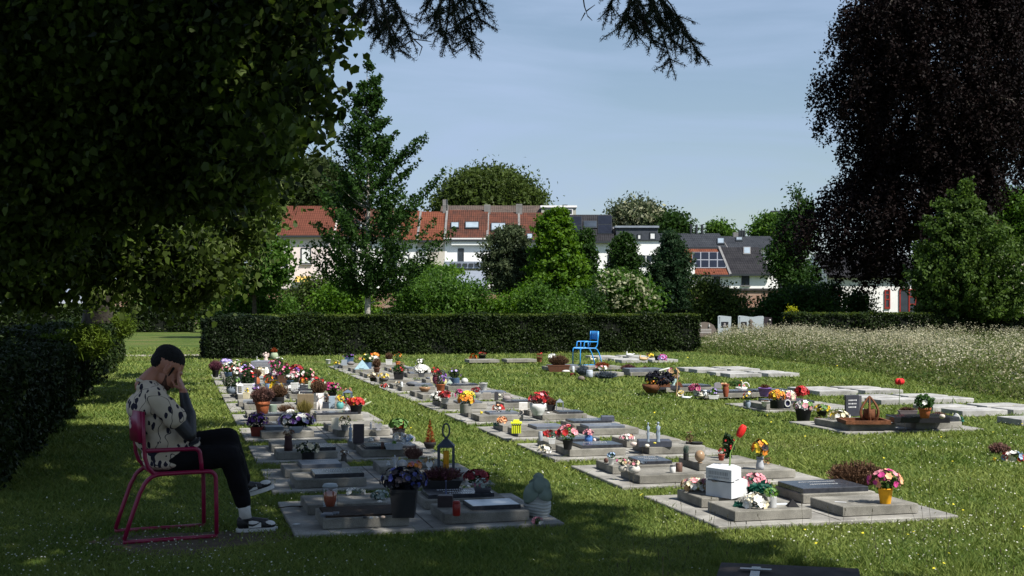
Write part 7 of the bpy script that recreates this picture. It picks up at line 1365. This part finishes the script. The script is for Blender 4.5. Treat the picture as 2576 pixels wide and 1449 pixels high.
def shoe(heel, ang, yaw):
    e = Matrix.Rotation(yaw, 3, 'Z')@Matrix.Rotation(-ang, 3, 'Y'); t = lambda x, y, z: heel+e@Vector((x, y, z))
    m = MB()
    for x, z, a, b_, c_ in [(.045,.060,.048,.036,.052),(.10,.055,.055,.040,.042),(.06,.090,.042,.036,.034),(.15,.048,.06,.042,.032),(.215,.042,.055,.043,.026)]: m.ell(t(x, 0, z), (a, b_, c_), 14, 9, e)
    up = m.build('shoe', bk2, man, mods=RM(.005, 3))
    def outline(g, z0, z1, nm, mt, x0=-.008, x1=.282, w_=.050):
        q = MB(); pr = []
        for i in range(20):
            a = 2*math.pi*i/20; x = math.cos(a); pr.append(((x0+x1)/2+(x1-x0)/2*x, (w_*(.80+.22*(x > 0)*math.sin(max(0, x)*2.2)))*math.sin(a)))
        q.smooth = False; q.add([t(x, y, z0) for x, y in pr]+[t(x, y, z1) for x, y in pr], [tuple(reversed(range(20))), tuple(range(20, 40))]+[(i, (i+1) % 20, (i+1) % 20+20, i+20) for i in range(20)]); return q.build(nm, mt, up)
    outline(1, 0, .028, 'sole', wh)
    q = MB(); q.ell(t(.222, 0, .047), (.046, .041, .0265), 14, 9, e); q.build('toe_panel', wh, up, mods=RM(.005, 2))
    for s in (-1, 1):
        q = MB(); V = []
        def ribbon(P_, off, mt, nm):
            q = MB(); n = len(P_); q.add([t(x, s*(.0405+off), z0) for x, z0, z1 in P_]+[t(x, s*(.0375+off), z1) for x, z0, z1 in P_], [(i, i+1, n+i+1, n+i) for i in range(n-1)]); return q.build(nm, mt, up, mods=[('thick', 'SOLIDIFY', dict(thickness=.002))])
        ribbon([(.075,.034,.080),(.10,.034,.083),(.13,.034,.078),(.16,.034,.066)], .0035, wh, 'side_panel')
        ribbon([(.062,.060,.062),(.078,.047,.062),(.10,.043,.058),(.125,.052,.060),(.150,.068,.071)], .0072, bk2, 'side_mark')
    q = MB()
    for i in range(4): q.tube([t(.10+.024*i, -.02, .088-.007*i), t(.106+.024*i, .02, .088-.007*i)], .004, 6)
    q.build('laces', bk2, up)
h0 = pp(992, 1283, -.085); h0.z = .001; shoe(h0, 0, math.radians(-4)); h1 = pp(985, 1070, .04); shoe(h1, math.radians(15), math.radians(-2))

# ------------------------------------------------------------------ grass and lawn flowers
def grass():
    rng = np.random.default_rng(201); n = 800000
    u = rng.uniform(0, 1, n); z0, z1 = 6.3, 46.0; Z = 1/(1/z0-u*(1/z0-1/z1)); X = Z*rng.uniform(-.56, .60, n)
    P_ = RIGHT*X[:, None]+FWD*Z[:, None]; x, y = P_[:, 0], P_[:, 1]; ok = np.ones(n, bool)
    for a, b, c, d in PADS+[(10.6, 16.75, 12.25, 17.35), (10.6,14.7,12.3,15.3),(10.6,16.1,12.3,17.4),(10.6,18.2,12.3,19.4),(10.6,20.2,12.3,21.5),(11.3,25.6,13.1,26.8),(11.3,27.4,13.1,28.7),(3.0,5.6,3.6,6.7),(8.3,19.9,10.1,20.5),(8.3,21.4,9.3,22.1),(8.4,26.3,10.3,26.9)]:
        e = .045+.045*np.sin(x*9+y*7)*np.sin(x*23)+.02*rng.normal(size=n); ok &= ~((x > a+e) & (x < c-e) & (y > b+e) & (y < d-e))
    pd = ((x-.12)/.66)**2+((y-9.02)/.42)**2; ok &= (pd > 1.05) | (rng.uniform(size=n) < .12+.5*(pd > .55))
    ok &= ~((x < -1.45) & (y > 11.7)); ok &= ~((x > .85) & (x < 17) & (y > 39.3) & (y < 41)); ok &= ~((x > .85) & (x < 3) & (y > 37.5) & (y < 39.4))
    patch = np.sin(x*1.9+np.sin(y*1.3)*1.5)*np.sin(y*1.6+np.sin(x*.9)*2); ok &= rng.uniform(size=n) < np.clip(.78+.25*patch, .35, 1)
    P_ = P_[ok]; X, Z = X[ok], Z[ok]; n = len(P_); patch = patch[ok]
    h = (.017+.0010*Z)*rng.uniform(.5, 1.5, n)*(1+.25*patch)
    tall = rng.uniform(size=n) < .012; h[tall] *= 2.2
    w_ = np.clip(.00062*Z, .0035, .018)*rng.uniform(.7, 1.3, n); a = rng.uniform(0, 6.283, n); s = np.stack([np.cos(a)*w_, np.sin(a)*w_, np.zeros(n)], 1)
    lean = rng.normal(size=(n, 3))*h[:, None]*.95; lean[:, 2] = h; V = np.stack([P_-s, P_+s, P_+lean], 1); V[:, :2, 2] = -.002
    m = leafmat('grass_blades', (.066,.115,.020), (.215,.250,.062), trans=.25, gloss=.6, spec=.15, big=.9)
    o = polymesh('grass', V, 3, m); tag(o, 'short uneven lawn grass around the graves', 'grass', kind='stuff')
    # white clover and daisies, yellow hawkbit
    n = 10000; u = rng.uniform(0, 1, n); Z = 1/(1/6.3-u*(1/6.3-1/40)); X = Z*rng.uniform(-.45, .43, n); P_ = RIGHT*X[:, None]+FWD*Z[:, None]; x, y = P_[:, 0], P_[:, 1]; ok = np.ones(n, bool)
    for a, b, c, d in PADS: ok &= ~((x > a) & (x < c) & (y > b) & (y < d))
    ok &= ~((x < -1.35) & (y > 14)); ok &= ~((x > .85) & (y > 37.5)); dn = np.sin(x*1.1+2)*np.sin(y*.8+1)+.5*np.sin(x*3.1)*np.sin(y*2.7); ok &= rng.uniform(size=n) < np.clip(.28+.7*dn, .015, 1)
    P_ = P_[ok]; Z = Z[ok]; P_[:, 2] = (.022+.0011*Z)*rng.uniform(.7, 1.3, len(P_)); sz = np.clip(.0085+.00030*Z, .010, .02)*rng.uniform(.6, 1.3, len(P_))
    N_ = unit(len(P_), rng)*.6; N_[:, 2] += 1; N_ += -FWD*.5
    V = leafquads(P_, 1.0, rng, 0, .9, N_, 5, jit=0); c_ = P_[:, None, :]; V = c_+(V-c_)*sz[:, None, None]
    o = polymesh('clover_flowers', V, 4, leafmat('clover_white', (.30,.31,.24), (.62,.62,.52), trans=.1)); tag(o, 'tiny white clover and daisy heads dotted over the lawn', 'flowers', kind='stuff')
    n = 300; Z = 1/(1/6.6-rng.uniform(0, 1, n)*(1/6.6-1/38)); X = Z*rng.uniform(-.1, .43, n); P_ = RIGHT*X[:, None]+FWD*Z[:, None]; x, y = P_[:, 0], P_[:, 1]; ok = np.sin(x*.9)*np.sin(y*.5+1) > -.1
    for a, b, c, d in PADS: ok &= ~((x > a) & (x < c) & (y > b) & (y < d))
    P_ = P_[ok]; Z = Z[ok]; P_[:, 2] = .05+.0018*Z; N_ = unit(len(P_), rng)*.6; N_[:, 2] += 1; V = leafquads(P_, 1.0, rng, 0, 1, N_, 5, jit=0); c_ = P_[:, None, :]; V = c_+(V-c_)*(.014+.0007*Z)[:, None, None]
    o = polymesh('yellow_wildflowers', V, 4, flat((.60,.52,.03))); tag(o, 'small yellow hawkbit flowers scattered in the lawn', 'flowers', kind='stuff')
    n = 170; Z = rng.uniform(6.9, 9.6, n)*rng.choice([1, 1, 1.3, 1.8], n); X = Z*rng.uniform(.08, .42, n); P_ = RIGHT*X[:, None]+FWD*Z[:, None]; x, y = P_[:, 0], P_[:, 1]; ok = np.ones(n, bool)
    for a, b, c, d in PADS+[(2.9, 5.5, 3.9, 7.0)]: ok &= ~((x > a) & (x < c) & (y > b) & (y < d))
    m = MB()
    for q in P_[ok]: h = rng.uniform(.07, .19); t = Vector((q[0]+rng.normal()*.03, q[1]+rng.normal()*.03, h)); m.tube([(q[0], q[1], 0), t], .0013, 3); m.cap(t, t+Vector((0, 0, .016)), .0035, .0025, 5)
    o = m.build('plantain_stalks', flat((.05,.045,.025))); tag(o, 'thin dark plantain stalks standing up out of the lawn in front', 'weeds', kind='stuff')
    k = 60; C = np.stack([RIGHT*a+FWD*b for a, b in zip(rng.uniform(1.2, 3.3, k), rng.uniform(6.5, 8.3, k))]); B_ = np.repeat(C, 40, 0)+rng.normal(size=(k*40, 3))*np.array([.03, .03, 0]); h = rng.uniform(.06, .15, len(B_)); L_ = rng.normal(size=B_.shape)*.5*h[:, None]; L_[:, 2] = h; s_ = unit(len(B_), rng)*.003
    x, y = B_[:, 0], B_[:, 1]; okb = ~((x > 2.9) & (x < 4.0) & (y > 5.3) & (y < 7.0))
    for a, b, c, d in PADS: okb &= ~((x > a) & (x < c) & (y > b) & (y < d))
    o = polymesh('long_grass_tufts', np.stack([B_-s_, B_+s_, B_+L_], 1)[okb], 3, bpy.data.materials['grass_blades']); tag(o, 'longer grass tufts around the dark slab at the lower right', 'grass', kind='stuff')
grass()
